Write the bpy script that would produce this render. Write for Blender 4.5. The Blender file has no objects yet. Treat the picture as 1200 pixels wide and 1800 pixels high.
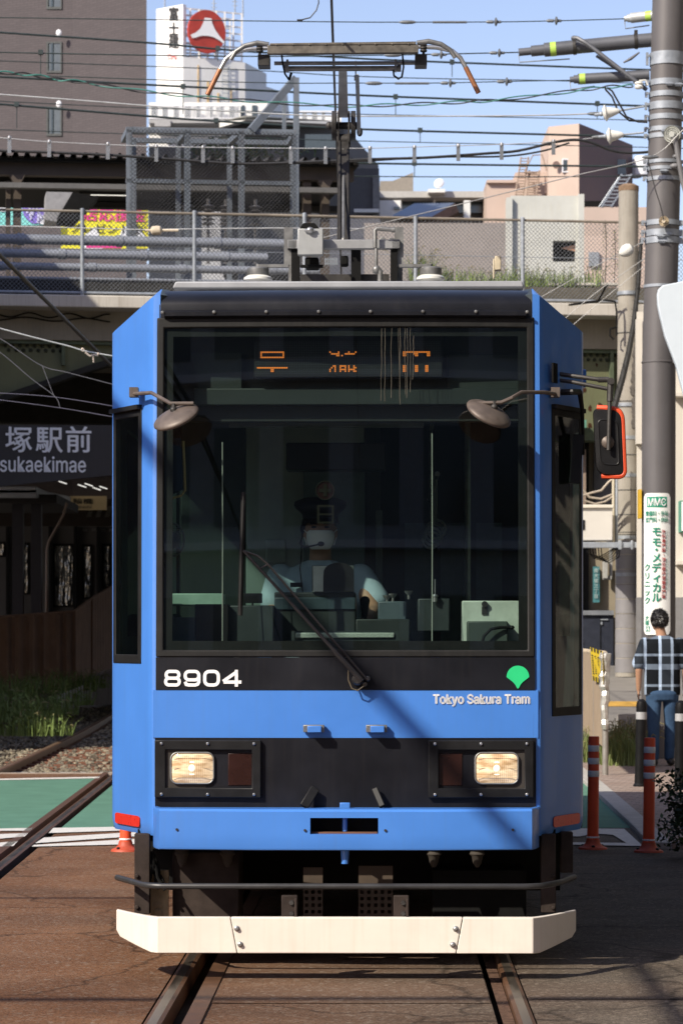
import bpy, bmesh, math, random
from mathutils import Vector, Matrix, Quaternion
random.seed(7)
SC = bpy.context.scene
COL = SC.collection

# ------------------------------------------------------------------ camera, sky, sun, exposure
F, CX, HY, H = 5250.0, 600.0, 1118.0, 1.5      # focal length in photo pixels, principal column, horizon row, eye height
cam = bpy.data.cameras.new('camera')
cam.sensor_fit = 'VERTICAL'; cam.sensor_height = 36.0; cam.lens = F/1800*36.0
cam.shift_y = (HY-900)/1800.0
cam.clip_start = 0.1; cam.clip_end = 5000
cam.dof.use_dof = True; cam.dof.focus_distance = 13.6; cam.dof.aperture_fstop = 11.0
camo = bpy.data.objects.new('camera', cam); COL.objects.link(camo)
camo.location = (0, 0, H); camo.rotation_euler = (math.radians(90), 0, 0)
SC.camera = camo

SUN_ELEV, SUN_AZ = math.radians(37), math.radians(46)     # azimuth measured from straight behind the camera towards its left
SUNV = Vector((-math.sin(SUN_AZ)*math.cos(SUN_ELEV), -math.cos(SUN_AZ)*math.cos(SUN_ELEV), math.sin(SUN_ELEV)))
w = bpy.data.worlds.new('World'); SC.world = w; w.use_nodes = True
nt = w.node_tree; bg = nt.nodes['Background']
sky = nt.nodes.new('ShaderNodeTexSky'); sky.sky_type = 'NISHITA'; sky.sun_disc = False
sky.sun_elevation = SUN_ELEV; sky.sun_rotation = math.atan2(SUNV.x, SUNV.y)
sky.air_density = 1.0; sky.dust_density = 1.1; sky.ozone_density = 2.0; sky.altitude = 100
tint = nt.nodes.new('ShaderNodeMix'); tint.data_type = 'RGBA'; tint.blend_type = 'MULTIPLY'; tint.inputs['Factor'].default_value = 1.0; tint.inputs['B'].default_value = (1.17, 1.01, 1.05, 1)
nt.links.new(sky.outputs[0], tint.inputs['A']); nt.links.new(tint.outputs['Result'], bg.inputs[0]); bg.inputs[1].default_value = 0.14
sl = bpy.data.lights.new('sun', 'SUN'); sl.energy = 5.0; sl.angle = math.radians(0.53); sl.color = (1.0, 0.915, 0.77)
so = bpy.data.objects.new('sun', sl); COL.objects.link(so); so.location = (-20, -20, 30)
so.rotation_euler = SUNV.to_track_quat('Z', 'Y').to_euler()
SC.view_settings.view_transform = 'Standard'; SC.view_settings.look = 'None'
SC.view_settings.exposure = 0.30; SC.view_settings.gamma = 1.0
SC.cycles.use_denoising = True
SC.cycles.max_bounces = 8; SC.cycles.transparent_max_bounces = 24
SC.cycles.sample_clamp_indirect = 6.0

# ------------------------------------------------------------------ helpers
def P(px, py, Y):                       # a point of the photograph at distance Y
    return Vector(((px-CX)*Y/F, Y, H-(py-HY)*Y/F))
ORG = {}
def sm(name): return bpy.data.objects[name]

class MB:
    """collects shapes, then links them as one mesh object"""
    def __init__(s): s.v = []; s.f = []; s.m = []; s.st = []
    def add(s, vs, fs, mi=0):
        o = len(s.v); s.st.append((len(s.v), len(s.f))); s.v += [tuple(x) for x in vs]
        s.f += [tuple(i+o for i in f) for f in fs]; s.m += [mi]*len(fs); return s
    def box(s, a, b, mi=0):
        x0, x1 = sorted((a[0], b[0])); y0, y1 = sorted((a[1], b[1])); z0, z1 = sorted((a[2], b[2]))
        return s.add([(x0,y0,z0),(x1,y0,z0),(x1,y1,z0),(x0,y1,z0),(x0,y0,z1),(x1,y0,z1),(x1,y1,z1),(x0,y1,z1)],
                     [(3,2,1,0),(4,5,6,7),(0,1,5,4),(1,2,6,5),(2,3,7,6),(3,0,4,7)], mi)
    def obox(s, c, dx, dy, dz, mi=0):    # centre and three half-axis vectors
        c, dx, dy, dz = map(Vector, (c, dx, dy, dz))
        vs = [c+a*dx+b*dy+e*dz for e in (-1,1) for a, b in ((-1,-1),(1,-1),(1,1),(-1,1))]
        return s.add(vs, [(3,2,1,0),(4,5,6,7),(0,1,5,4),(1,2,6,5),(2,3,7,6),(3,0,4,7)], mi)
    def bar(s, a, b, w, d, up=(0,0,1), mi=0):   # square bar from a to b
        a, b = Vector(a), Vector(b); t = (b-a); L = t.length; t.normalize(); up = Vector(up)
        x = t.cross(up)
        if x.length < 1e-4: x = t.cross(Vector((0,1,0)))
        x.normalize(); y = t.cross(x).normalized()
        return s.obox((a+b)/2, x*w/2, y*d/2, t*L/2, mi)
    def prism(s, pts, vec, mi=0):
        pts = [Vector(p) for p in pts]; vec = Vector(vec); n = len(pts)
        nrm = Vector()
        for i in range(n): nrm += pts[i].cross(pts[(i+1) % n])
        if nrm.dot(vec) > 0: pts.reverse()
        vs = pts+[p+vec for p in pts]
        fs = [tuple(range(n)), tuple(range(2*n-1, n-1, -1))]
        fs += [((i+1) % n, i, i+n, (i+1) % n+n) for i in range(n)]
        return s.add(vs, fs, mi)
    def tube(s, pts, r, n=8, mi=0, caps=True, closed=False):
        pts = [Vector(p) for p in pts]; N = len(pts)
        rs = r if isinstance(r, (list, tuple)) else [r]*N
        vs = []; prev = None
        for i, p in enumerate(pts):
            if closed: t = pts[(i+1) % N]-pts[i-1]
            else: t = pts[min(i+1, N-1)]-pts[max(i-1, 0)]
            t.normalize()
            if prev is None:
                a = Vector((0,0,1)) if abs(t.z) < .9 else Vector((1,0,0))
                x = t.cross(a).normalized()
            else:
                x = prev-t*prev.dot(t)
                x = x.normalized() if x.length > 1e-6 else t.cross(Vector((0,0,1))).normalized()
            prev = x; y = t.cross(x)
            for k in range(n):
                an = 2*math.pi*k/n
                vs.append(p+(x*math.cos(an)+y*math.sin(an))*rs[i])
        fs = []
        for i in range(N if closed else N-1):
            j = (i+1) % N
            for k in range(n):
                l = (k+1) % n
                fs.append((i*n+k, i*n+l, j*n+l, j*n+k))
        if caps and not closed: fs += [tuple(range(n-1, -1, -1)), tuple((N-1)*n+k for k in range(n))]
        return s.add(vs, fs, mi)
    def lathe(s, prof, org, axis=(0,0,1), n=20, mi=0):    # prof: (radius, height)
        org = Vector(org); ax = Vector(axis).normalized()
        a = Vector((0,0,1)) if abs(ax.z) < .9 else Vector((1,0,0))
        x = ax.cross(a).normalized(); y = ax.cross(x)
        vs = [org+ax*h+(x*math.cos(2*math.pi*k/n)+y*math.sin(2*math.pi*k/n))*max(r, 1e-5) for r, h in prof for k in range(n)]
        fs = []
        for i in range(len(prof)-1):
            for k in range(n):
                l = (k+1) % n; fs.append((i*n+k, i*n+l, (i+1)*n+l, (i+1)*n+k))
        fs += [tuple(range(n-1, -1, -1)), tuple((len(prof)-1)*n+k for k in range(n))]
        return s.add(vs, fs, mi)
    def cyl(s, a, b, r, n=12, mi=0): return s.tube([a, b], r, n, mi)
    def ell(s, c, r, n=14, m=9, mi=0, rot=None):
        c = Vector(c); vs = []; fs = []
        for i in range(m+1):
            th = math.pi*i/m
            for k in range(n):
                ph = 2*math.pi*k/n
                q = Vector((r[0]*math.sin(th)*math.cos(ph), r[1]*math.sin(th)*math.sin(ph), r[2]*math.cos(th)))
                vs.append(c+(rot @ q if rot else q))
        for i in range(m):
            for k in range(n):
                l = (k+1) % n; fs.append((i*n+k, (i+1)*n+k, (i+1)*n+l, i*n+l))
        return s.add(vs, fs, mi)
    def grid(s, rows, mi=0, flip=False):   # rows of points
        n = len(rows[0]); vs = [p for r in rows for p in r]; fs = []
        for i in range(len(rows)-1):
            for k in range(n-1):
                q = (i*n+k, i*n+k+1, (i+1)*n+k+1, (i+1)*n+k)
                fs.append(q[::-1] if flip else q)
        return s.add(vs, fs, mi)
    def shell(s, fn, cols, rows, depth, holes=(), mi=0, mback=None):
        """a sheet with thickness: fn(col,row) -> front point, depth = vector backwards, holes = set of (ci,ri) cells left open"""
        nc, nr = len(cols), len(rows); d = Vector(depth)
        fr = [[Vector(fn(c, r)) for c in cols] for r in rows]
        vs = [p for r in fr for p in r]+[p+d for r in fr for p in r]; o = nc*nr
        fs = []; bk_ = []; I = lambda i, j: j*nc+i
        solid = lambda i, j: 0 <= i < nc-1 and 0 <= j < nr-1 and (i, j) not in holes
        for j in range(nr-1):
            for i in range(nc-1):
                if not solid(i, j): continue
                a, b, c, e = I(i,j), I(i+1,j), I(i+1,j+1), I(i,j+1)
                fs.append((a,b,c,e)); bk_.append((e+o,c+o,b+o,a+o))
                if not solid(i, j-1): bk_.append((b,a,a+o,b+o))
                if not solid(i, j+1): bk_.append((e,c,c+o,e+o))
                if not solid(i-1, j): bk_.append((a,e,e+o,a+o))
                if not solid(i+1, j): bk_.append((c,b,b+o,c+o))
        k0 = len(s.f); s.add(vs, fs+bk_, mi)
        if mback is not None: s.m[k0+len(fs):] = [mback]*len(bk_)
        return s
    def text(s, body, org, right, up, W, Hh, bold=0.0, mi=0, res=4):
        cjk = ord(body[0]) > 0x2000
        vs, fs = glyphs(body, 0, res)
        x0 = min(v[0] for v in vs); x1 = max(v[0] for v in vs); y0 = min(v[1] for v in vs); y1 = max(v[1] for v in vs)
        org, right, up = Vector(org), Vector(right).normalized(), Vector(up).normalized()
        if W is None: W = Hh*(x1-x0)/(y1-y0)
        nrm = right.cross(up); sh = [(0,0)]
        if bold: sh += [(bold,0),(-bold,0),(0,bold*.7),(0,-bold*.7)]
        for i, (a, b) in enumerate(sh): s.add([org+right*((v[0]-x0+a)/(x1-x0)*W)+up*((v[1]-y0+b)/(y1-y0)*Hh)+nrm*.0012*i for v in vs], fs, mi)
        return s
    def char(s, ch, cen, right, up, size, bold=0.0, mi=0, sx=1.0):   # one character in a square cell
        vs, fs = glyphs(ch, 0, 4)
        x0 = min(v[0] for v in vs); x1 = max(v[0] for v in vs)
        cen, right, up = Vector(cen), Vector(right).normalized(), Vector(up).normalized()
        k = size/0.98
        nrm = right.cross(up); sh = [(0,0)]
        if bold: sh += [(bold,0),(-bold,0),(0,bold*.7),(0,-bold*.7)]
        for i, (a, b) in enumerate(sh): s.add([cen+right*((v[0]-(x0+x1)/2+a)*k*sx)+up*((v[1]-0.36+b)*k)+nrm*.0012*i for v in vs], fs, mi)
        return s
    def ribbon(s, pts, wd, right, up, closed=False, mi=0, org=(0,0,0)):   # flat stroke, 2-D points
        org, right, up = Vector(org), Vector(right), Vector(up); pts = [Vector((p[0], p[1])) for p in pts]; N = len(pts)
        L = []; R = []
        for i in range(N):
            a = pts[i-1] if (closed or i > 0) else None
            b = pts[(i+1) % N] if (closed or i < N-1) else None
            d1 = (pts[i]-a).normalized() if a is not None else None
            d2 = (b-pts[i]).normalized() if b is not None else None
            d1 = d1 or d2; d2 = d2 or d1
            n = Vector((-d1.y-d2.y, d1.x+d2.x))
            n.normalize(); k = 1/max(.5, n.dot(Vector((-d1.y, d1.x))))
            L.append(pts[i]+n*wd/2*k); R.append(pts[i]-n*wd/2*k)
        vs = [org+right*p.x+up*p.y for p in L+R]
        fs = [(i, i+N, (i+1) % N+N, (i+1) % N) for i in range(N if closed else N-1)]
        return s.add(vs, fs, mi)
    def each(s, name, mats, parent=None, **kw):    # every shape added becomes a mesh of its own
        st = s.st+[(len(s.v), len(s.f))]; out = []
        for (v0, f0), (v1, f1) in zip(st, st[1:]):
            q = MB(); q.v = s.v[v0:v1]; q.f = [tuple(i-v0 for i in f) for f in s.f[f0:f1]]; q.m = s.m[f0:f1]; out.append(q.build(name, mats, parent, **kw))
        return out
    def build(s, name, mats, parent=None, at=None, smooth=35, bevel=0, seg=2):
        me = bpy.data.meshes.new(name)
        if parent is not None: org = ORG[parent.name]
        elif at is not None: org = Vector(at)
        else:
            xs = [v[0] for v in s.v]; ys = [v[1] for v in s.v]
            org = Vector(((min(xs)+max(xs))/2, (min(ys)+max(ys))/2, min(v[2] for v in s.v)))
        me.from_pydata([Vector(v)-org for v in s.v], [], s.f)
        mats = mats if isinstance(mats, (list, tuple)) else [mats]
        for m in mats: me.materials.append(m)
        me.polygons.foreach_set('material_index', s.m)
        me.polygons.foreach_set('use_smooth', [bool(smooth)]*len(s.f))
        me.update()
        if smooth: me.set_sharp_from_angle(angle=math.radians(smooth))
        o = bpy.data.objects.new(name, me); COL.objects.link(o)
        if parent is not None: o.parent = parent
        else: o.location = org
        ORG[o.name] = org
        if bevel:
            b = o.modifiers.new('bevel', 'BEVEL'); b.width = bevel; b.segments = seg; b.limit_method = 'ANGLE'; b.angle_limit = math.radians(40)
            b.harden_normals = False
        return o

_gl = {}
try: INTER = bpy.data.fonts.load(bpy.utils.system_resource('DATAFILES', path='fonts')+'/Inter.woff2')   # Blender's own grotesque face
except Exception: INTER = None
def glyphs(body, bold=0.0, res=4):
    k = (body, bold, res)
    if k in _gl: return _gl[k]
    c = bpy.data.curves.new('lettering', 'FONT'); c.body = body; c.offset = bold;
    if INTER and max(map(ord, body)) < 0x250: c.font = INTER
    c.resolution_u = res; c.fill_mode = 'FRONT'
    o = bpy.data.objects.new('lettering', c); COL.objects.link(o)
    dg = bpy.context.evaluated_depsgraph_get()
    me = bpy.data.meshes.new_from_object(o.evaluated_get(dg))
    r = ([tuple(v.co) for v in me.vertices], [tuple(p.vertices) for p in me.polygons])
    bpy.data.objects.remove(o); bpy.data.meshes.remove(me); bpy.data.curves.remove(c)
    _gl[k] = r; return r

def tag(o, label=None, cat=None, group=None, kind=None):
    if label: o['label'] = label
    if cat: o['category'] = cat
    if group: o['group'] = group
    if kind: o['kind'] = kind
    return o
def thing(name, loc, label, cat, group=None, rz=0.0, local=False):
    o = bpy.data.objects.new(name, None); COL.objects.link(o); o.empty_display_size = .2
    o.location = loc; o.rotation_euler = (0, 0, rz)
    ORG[o.name] = Vector((0,0,0)) if local else Vector(loc)
    return tag(o, label, cat, group)
def copy_tree(o, parent=None):
    c = o.copy(); COL.objects.link(c); c.parent = parent
    for ch in list(o.children): copy_tree(ch, c)
    ORG[c.name] = ORG[o.name]
    return c

# ------------------------------------------------------------------ materials
def lin(c):
    return tuple((x/255/12.92) if x/255 <= .04045 else ((x/255+.055)/1.055)**2.4 for x in c)
_mats = {}
def pm(name, col, rough=.6, metal=0.0, var=.18, scale=8.0, bump=0.0, bscale=60.0, streak=0.0, stain=None, spec=.5, emit=None, estr=0, coat=0.0, stretch=None, coord='Object'):
    if name in _mats: return _mats[name]
    m = bpy.data.materials.new(name); m.use_nodes = True; n = m.node_tree; L = n.links
    b = n.nodes['Principled BSDF']
    tc = n.nodes.new('ShaderNodeTexCoord')
    src = tc.outputs[coord]
    if stretch:
        mp = n.nodes.new('ShaderNodeMapping'); mp.inputs['Scale'].default_value = stretch; L.new(src, mp.inputs[0]); src = mp.outputs[0]
    nz = n.nodes.new('ShaderNodeTexNoise'); nz.inputs['Scale'].default_value = scale; nz.inputs['Detail'].default_value = 6; nz.inputs['Roughness'].default_value = .62
    L.new(src, nz.inputs['Vector'])
    cr = n.nodes.new('ShaderNodeValToRGB')
    cr.color_ramp.elements[0].position = .3; cr.color_ramp.elements[1].position = .7
    cr.color_ramp.elements[0].color = (*[max(0, c*(1-var)) for c in col], 1); cr.color_ramp.elements[1].color = (*[min(1, c*(1+var)) for c in col], 1)
    L.new(nz.outputs['Fac'], cr.inputs[0]); out = cr.outputs[0]
    if streak:
        mp = n.nodes.new('ShaderNodeMapping'); mp.inputs['Scale'].default_value = (26, 26, 1.1); L.new(tc.outputs[coord], mp.inputs[0])
        n2 = n.nodes.new('ShaderNodeTexNoise'); n2.inputs['Scale'].default_value = 1.6; n2.inputs['Detail'].default_value = 4; L.new(mp.outputs[0], n2.inputs['Vector'])
        c2 = n.nodes.new('ShaderNodeValToRGB'); c2.color_ramp.elements[0].position = .5; c2.color_ramp.elements[1].position = .82
        c2.color_ramp.elements[0].color = (0,0,0,1); c2.color_ramp.elements[1].color = (streak,)*3+(1,)
        L.new(n2.outputs['Fac'], c2.inputs[0])
        mx = n.nodes.new('ShaderNodeMix'); mx.data_type = 'RGBA'
        L.new(c2.outputs[0], mx.inputs['Factor']); L.new(out, mx.inputs['A']); mx.inputs['B'].default_value = (*(stain or (.12,.1,.08)), 1)
        out = mx.outputs['Result']
    L.new(out, b.inputs['Base Color'])
    rr = n.nodes.new('ShaderNodeMapRange'); rr.inputs['To Min'].default_value = max(.02, rough-.1); rr.inputs['To Max'].default_value = min(1, rough+.1)
    L.new(nz.outputs['Fac'], rr.inputs['Value']); L.new(rr.outputs[0], b.inputs['Roughness'])
    b.inputs['Metallic'].default_value = metal; b.inputs['Specular IOR Level'].default_value = min(spec, .15) if rough >= .8 and not metal else spec
    b.inputs['Coat Weight'].default_value = coat
    if emit: b.inputs['Emission Color'].default_value = (*emit, 1); b.inputs['Emission Strength'].default_value = estr
    if bump:
        n3 = n.nodes.new('ShaderNodeTexNoise'); n3.inputs['Scale'].default_value = bscale; n3.inputs['Detail'].default_value = 5
        L.new(src, n3.inputs['Vector'])
        bp = n.nodes.new('ShaderNodeBump'); bp.inputs['Strength'].default_value = bump; bp.inputs['Distance'].default_value = .01
        L.new(n3.outputs['Fac'], bp.inputs['Height']); L.new(bp.outputs[0], b.inputs['Normal'])
    _mats[name] = m; return m
def glass(name, tint, rough=.01, ior=1.5):
    m = bpy.data.materials.new(name); m.use_nodes = True; n = m.node_tree; L = n.links
    n.nodes.remove(n.nodes['Principled BSDF']); out = n.nodes['Material Output']
    tr = n.nodes.new('ShaderNodeBsdfTransparent'); tr.inputs[0].default_value = (*tint, 1)
    gl = n.nodes.new('ShaderNodeBsdfGlossy'); gl.inputs['Roughness'].default_value = rough; gl.inputs['Color'].default_value = (1,1,1,1)
    lw = n.nodes.new('ShaderNodeLayerWeight'); pw = n.nodes.new('ShaderNodeMath'); pw.operation = 'POWER'; pw.inputs[1].default_value = 5.0
    L.new(lw.outputs['Facing'], pw.inputs[0])
    fr = n.nodes.new('ShaderNodeMath'); fr.operation = 'MULTIPLY_ADD'; fr.inputs[1].default_value = .94; fr.inputs[2].default_value = .05
    L.new(pw.outputs[0], fr.inputs[0])
    mx = n.nodes.new('ShaderNodeMixShader'); L.new(fr.outputs[0], mx.inputs[0]); L.new(tr.outputs[0], mx.inputs[1]); L.new(gl.outputs[0], mx.inputs[2])
    L.new(mx.outputs[0], out.inputs[0]); return m

M = {}
M['blue'] = pm('blue_paint', (.062,.212,.63), .38, var=.09, scale=1.3, streak=.16, stain=(.09,.16,.32), bump=.03, bscale=5, coat=.15)
M['black_paint'] = pm('black_paint', (.0095,.010,.0135), .36, var=.35, scale=3, streak=.035, stain=(.13,.11,.09), spec=.3, bump=.04, bscale=7)
M['rubber'] = pm('black_rubber', (.0095,.0095,.0095), .6, var=.4, scale=12, streak=.10, stain=(.07,.06,.05), spec=.3)
M['dark'] = pm('dark_plastic', (.012,.012,.013), .45, var=.3, spec=.22)
M['cream'] = pm('cream_guard_paint', (.74,.68,.605), .55, var=.05, scale=5, streak=.24, stain=(.56,.44,.32), bump=.02, bscale=30)
M['grey_metal'] = pm('weathered_grey_metal', (.22,.22,.215), .45, .55, var=.3, scale=14, bump=.05)
M['dark_metal'] = pm('sooty_dark_metal', (.045,.042,.04), .55, .4, var=.4, scale=12, bump=.06)
M['bright_metal'] = pm('bright_metal', (.5,.5,.5), .35, .8, var=.2, scale=20)
M['galv'] = pm('galvanised_steel', (.30,.33,.37), .5, .35, var=.2, scale=10, bump=.02)
M['roof_grey'] = pm('roof_grey', (.30,.31,.33), .6, var=.18, scale=4, streak=.1)
M['red_refl'] = pm('red_reflector', (.55,.03,.02), .3, var=.12, scale=60)
M['white_vinyl'] = pm('white_lettering', (.82,.82,.82), .5, var=.03)
M['green_vinyl'] = pm('green_emblem', (.02,.55,.20), .45, var=.05)
M['under'] = pm('underframe_brown', (.040,.030,.026), .8, var=.35, scale=9, bump=.1)
M['underblack'] = pm('underframe_black', (.008,.008,.008), .85, var=.3)
M['glass'] = glass('windscreen_glass', (.57,.65,.62))
M['sideglass'] = glass('side_glass', (.44,.54,.50))
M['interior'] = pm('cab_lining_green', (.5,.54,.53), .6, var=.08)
M['teal'] = pm('cab_teal_panel', (.026,.034,.033), .55, var=.1)
M['cabdark'] = pm('cab_dark_panel', (.035,.045,.047), .5, var=.2)
M['cabpale'] = pm('cab_pale_panel', (.55,.62,.56), .5, var=.05)
M['brown_disc'] = pm('brown_mirror_back', (.12,.095,.08), .5, .2, var=.25, scale=20)
M['copper'] = pm('copper_horn_tip', (.34,.145,.07), .5, .35, var=.25, scale=30)
M['orange'] = pm('orange_red_tape', (.75,.09,.03), .5, var=.12)
M['white_ceramic'] = pm('white_ceramic', (.68,.68,.64), .3, var=.08)
# ------------------------------------------------------------------ the tram (local frame: u right, v back, z up; v=0 is the front of the white guard)
TY, TX, TA = 13.05, 0.015, math.radians(-0.8)
tram = thing('tram', (TX, TY, 0), 'blue and black single car tram facing the camera, number 8904, headlights lit, pantograph raised', 'tram', rz=TA, local=True)
def T(px, py, v):
    Y = TY+v
    return Vector(((px-CX)*Y/F-TX-.014*v, v, H-(py-HY)*Y/F))
def TU(px, v): return T(px, 0, v).x
def TZ(py, v): return T(0, py, v).z
RX, UP = Vector((1,0,0)), Vector((0,0,1))
def crown(u): return .03*(u/.868)**2
def fv(u, z):                              # depth of the front face
    lean = 0 if z < 1.258 else .08*(z-1.258)/1.7
    rnd = 0
    if z > 3.0: t = min(1, (z-3.0)/.09); rnd = .30*(1-math.sqrt(max(0, 1-t*t)))
    return .35+lean+crown(u)+rnd
def lin_sp(a, b, n): return [a+(b-a)*i/n for i in range(n+1)]
def front(name, u0, u1, z0, z1, mat, off=0.0, thick=.03, nu=10, nz=3, holes=(), parent=None, cols=None, rows=None, bevel=0):
    mb = MB()
    mb.shell(lambda u, z: (u, fv(u, z)-off, z), cols or lin_sp(u0, u1, nu), rows or lin_sp(z0, z1, nz), (0, thick, 0), holes)
    return mb.build(name, mat, parent or tram, bevel=bevel)

# body shell: chamfered corners with a window opening, side walls, sloped shoulders
ZB, ZR = .60, 3.09
WIN = (.935, 1.082)                        # window between these |u|
def chamfer_v(u): return .435+(u-.898)/(1.095-.898)*(.88-.435)
def side_shell(sg, zwin0):
    path = [(.840,.378),(.858,.381),(.872,.388),(.884,.405),(.898,.435),(WIN[0], chamfer_v(WIN[0])),(WIN[1], chamfer_v(WIN[1])),(1.090,.872),(1.0985,.91),(1.10,1.0)]
    mb = MB()
    def pt(i, z):
        u, v = path[i]
        if z < .66: k = (.66-z)/.06; u -= .012*k*k; v += .006*k*k
        t = max(0, min(1, (u-.86)/(1.095-.86)))
        top = 3.045-.13*t                   # shoulder line falls towards the back corner
        if z > 2.6 and z <= 2.92: z = 2.6+(z-2.6)*(top-2.6)/.32
        elif z > 2.92:
            k = (z-2.92)/.17
            z = top+(ZR-top)*k; u = u+(.845+.05*t-u)*k; v = v+.14*k*(1-t)+.03*k
        lean = .08*(z-1.258)/1.7 if z > 1.258 else 0
        v += lean*(1-t)
        return (sg*u, v, z)
    rows = [.60,.615,.64,.66,zwin0,2.535,2.6,2.76,2.92,2.98,3.04,3.09]
    cols = list(range(len(path)))
    if sg > 0: mb.shell(lambda c, r: pt(c, r), cols, rows, (-.03, .035, 0), {(5, 4)}, mback=1)
    else: mb.shell(lambda c, r: pt(c, r), cols[::-1], rows, (.03, .035, 0), {(len(cols)-2-5, 4)}, mback=1)
    return mb
b = MB()
for sg, z0 in ((-1, 1.395), (1, 1.155)):
    q = side_shell(sg, z0); k0 = len(b.m); b.add(q.v, q.f); b.m[k0:] = q.m
for sg in (-1, 1):                         # straight side walls with window openings, sloped shoulder
    cols = [1.0]+[x for k in range(6) for x in (1.35+k*1.85, 1.35+k*1.85+1.55)]+[12.3]
    holes = {(1+2*k, 2) for k in range(6)}
    def wall(c, r):
        if r <= 2.92: return (sg*1.10, c, r)
        k = (r-2.92)/.17; return (sg*(1.10-.205*k), c, r)
    mb = MB(); mb.shell(wall, cols if sg > 0 else cols[::-1], [.60, .75, 1.5, 2.5, 2.92, 3.09], (-sg*.035, 0, 0), holes if sg > 0 else {(len(cols)-2-c, r) for c, r in holes}, mback=1)
    k0 = len(b.m); b.add(mb.v, mb.f); b.m[k0:] = mb.m
b.box((-1.10, 12.3, .6), (1.10, 12.36, 3.05))
body = b.build('body', [M['blue'], M['cabdark']], tram, smooth=28)
r = MB(); r.prism([(-.90,.80,3.05),(.90,.80,3.05),(.86,.80,3.086),(-.86,.80,3.086)], (0,11.5,0))
r.build('roof', M['roof_grey'], tram)
r = MB(); z0, z1 = TZ(506,1.0), TZ(494,1.0)
r.prism([(TU(303,1.0),1.0,z0),(TU(921,1.0),1.0,z0),(TU(917,1.0),1.0,z1),(TU(308,1.0),1.0,z1)], (0,10.6,0))
r.build('roof_deck', M['roof_grey'], tram, bevel=.008)

# black front panels, blue panels
front('destination_fascia', -.845, .838, 2.93, 3.09, M['black_paint'], 0, .03, 14, rows=[2.93,2.96,3.0,3.02,3.04,3.055,3.068,3.078,3.085,3.0885])
v_ = MB(); us = lin_sp(-.82,.81,14)
v_.shell(lambda u, k: (u, fv(u,2.97)-[.012,.035,.035,.0][k], [2.935,2.945,2.962,2.975][k]), us, [0,1,2,3], (0,.03,0))
vis = v_.build('rain_visor', M['black_paint'], tram, smooth=30)
bm_ = MB()
for px in (285,376,468,560,651,743,836,926):
    c = T(px,548,.40); c.y = fv(c.x,2.965)-.036; bm_.lathe([(.008,0),(.008,.004),(.004,.008)], c, (0,-1,0), 8)
bm_.each('bolt', M['grey_metal'], vis)
ZG0, ZG1 = 1.437, 2.893
cols = [-.855,-.822]+lin_sp(-.70,.70,8)+[.815,.848]
front('windscreen_frame', 0,0,0,0, M['rubber'], .006, .039, cols=cols, rows=[1.405,ZG0,1.9,2.4,ZG1,2.94], holes={(c, r) for c in range(1, len(cols)-2) for r in (1,2,3)}, bevel=.006)
ws = MB(); ws.grid([[(u, fv(u,z)+.006, z) for u in lin_sp(-.835,.828,12)] for z in lin_sp(ZG0-.01, ZG1+.01, 6)])
wsc = ws.build('windscreen', M['glass'], tram)
fr = MB()                                  # dark printed border behind the glass
fr.shell(lambda u, z: (u, fv(u,z)+.012, z), [-.84,-.782,0,.775,.832], [ZG0-.02,1.478,2.0,2.855,ZG1+.02], (0,.006,0), {(c, r) for c in (1,2) for r in (1,2)})
fr.build('windscreen_border', M['rubber'], wsc)
# dried drip marks on the upper right of the glass
dm = MB(); rg = random.Random(3)
for px, y0, y1 in ((671,572,705),(676,572,706),(688,572,700),(700,574,709),(703,574,712),(712,572,694),(716,572,700),(722,575,690),(727,590,668)):
    pts = []; x = px
    for k in range(9):
        py = y0+(y1-y0)*k/8; x += rg.uniform(-.9,.9); c = T(x,py,.43); pts.append((c.x, fv(c.x,c.z)-.003+.006, c.z))
    rad = [.0006+.0009*rg.random() for _ in pts]
    dm.tube(pts, rad, 4)
dm.each('drip_mark', pm('dried_drips', (.11,.10,.08), .9), wsc)
front('number_panel', -.855, .848, 1.258, 1.404, M['black_paint'], .003)
front('front_panel', -.868, .862, 1.043, 1.2575, M['blue'], .0)
front('headlight_panel', -.858, .852, .724, 1.0425, M['black_paint'], .004)

# blue bumper beam with the coupler slot
def bump_v(u):
    a = abs(u)
    if a <= .385: return .135
    if a <= .825: return .135+(a-.385)/.44*.055
    return .19+((a-.825)/.04)**1.5*.17
cols = [-.865,-.862,-.855,-.843,-.825,-.385,-.155,.145,.385,.825,.843,.855,.862,.865]
rows = [.552,.556,.566,.625,.697,.724,.734]
bb = MB(); zz = {.552:.012,.556:.003,.734:.012}
bb.shell(lambda u, z: (u, bump_v(u)+zz.get(z,0), z), cols, rows, (0,.10,0), {(6,3)})
bb.box((-.86,.30,.727), (.86,.36,.731))
bp = bb.build('bumper_beam', M['blue'], tram, smooth=20)
cb = MB(); cb.box((-.16,.235,.61), (.15,.30,.71)); cb.build('coupler_recess', M['underblack'], bp)
cb = MB(); cb.box((-.15,.17,.6255), (.14,.233,.632)); cb.build('coupler_ledge', pm('rusty_steel', (.16,.08,.05), .8, var=.3), bp)
cb = MB(); c = T(606,1440,.20); cb.tube([(c.x,.2,.70),(c.x,.2,.634)], .011, 10); cb.build('coupler_pin', M['blue'], bp)
cb = MB(); c = T(606,1500,.2); cb.tube([(c.x,.2,.60),(c.x,.2,.548),(c.x,.2,.49)], [.012,.02,.016], 10)
cb.build('towing_pin', M['blue'], bp)
cb = MB()
for px, py in ((310,1459),(536,1459),(677,1459),(901,1459)):
    c = T(px,py,.15); cb.lathe([(.006,0),(.006,.004)], (c.x, bump_v(c.x)-.002, c.z), (0,-1,0), 8)
cb.each('bolt', M['dark_metal'], bp)

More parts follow.
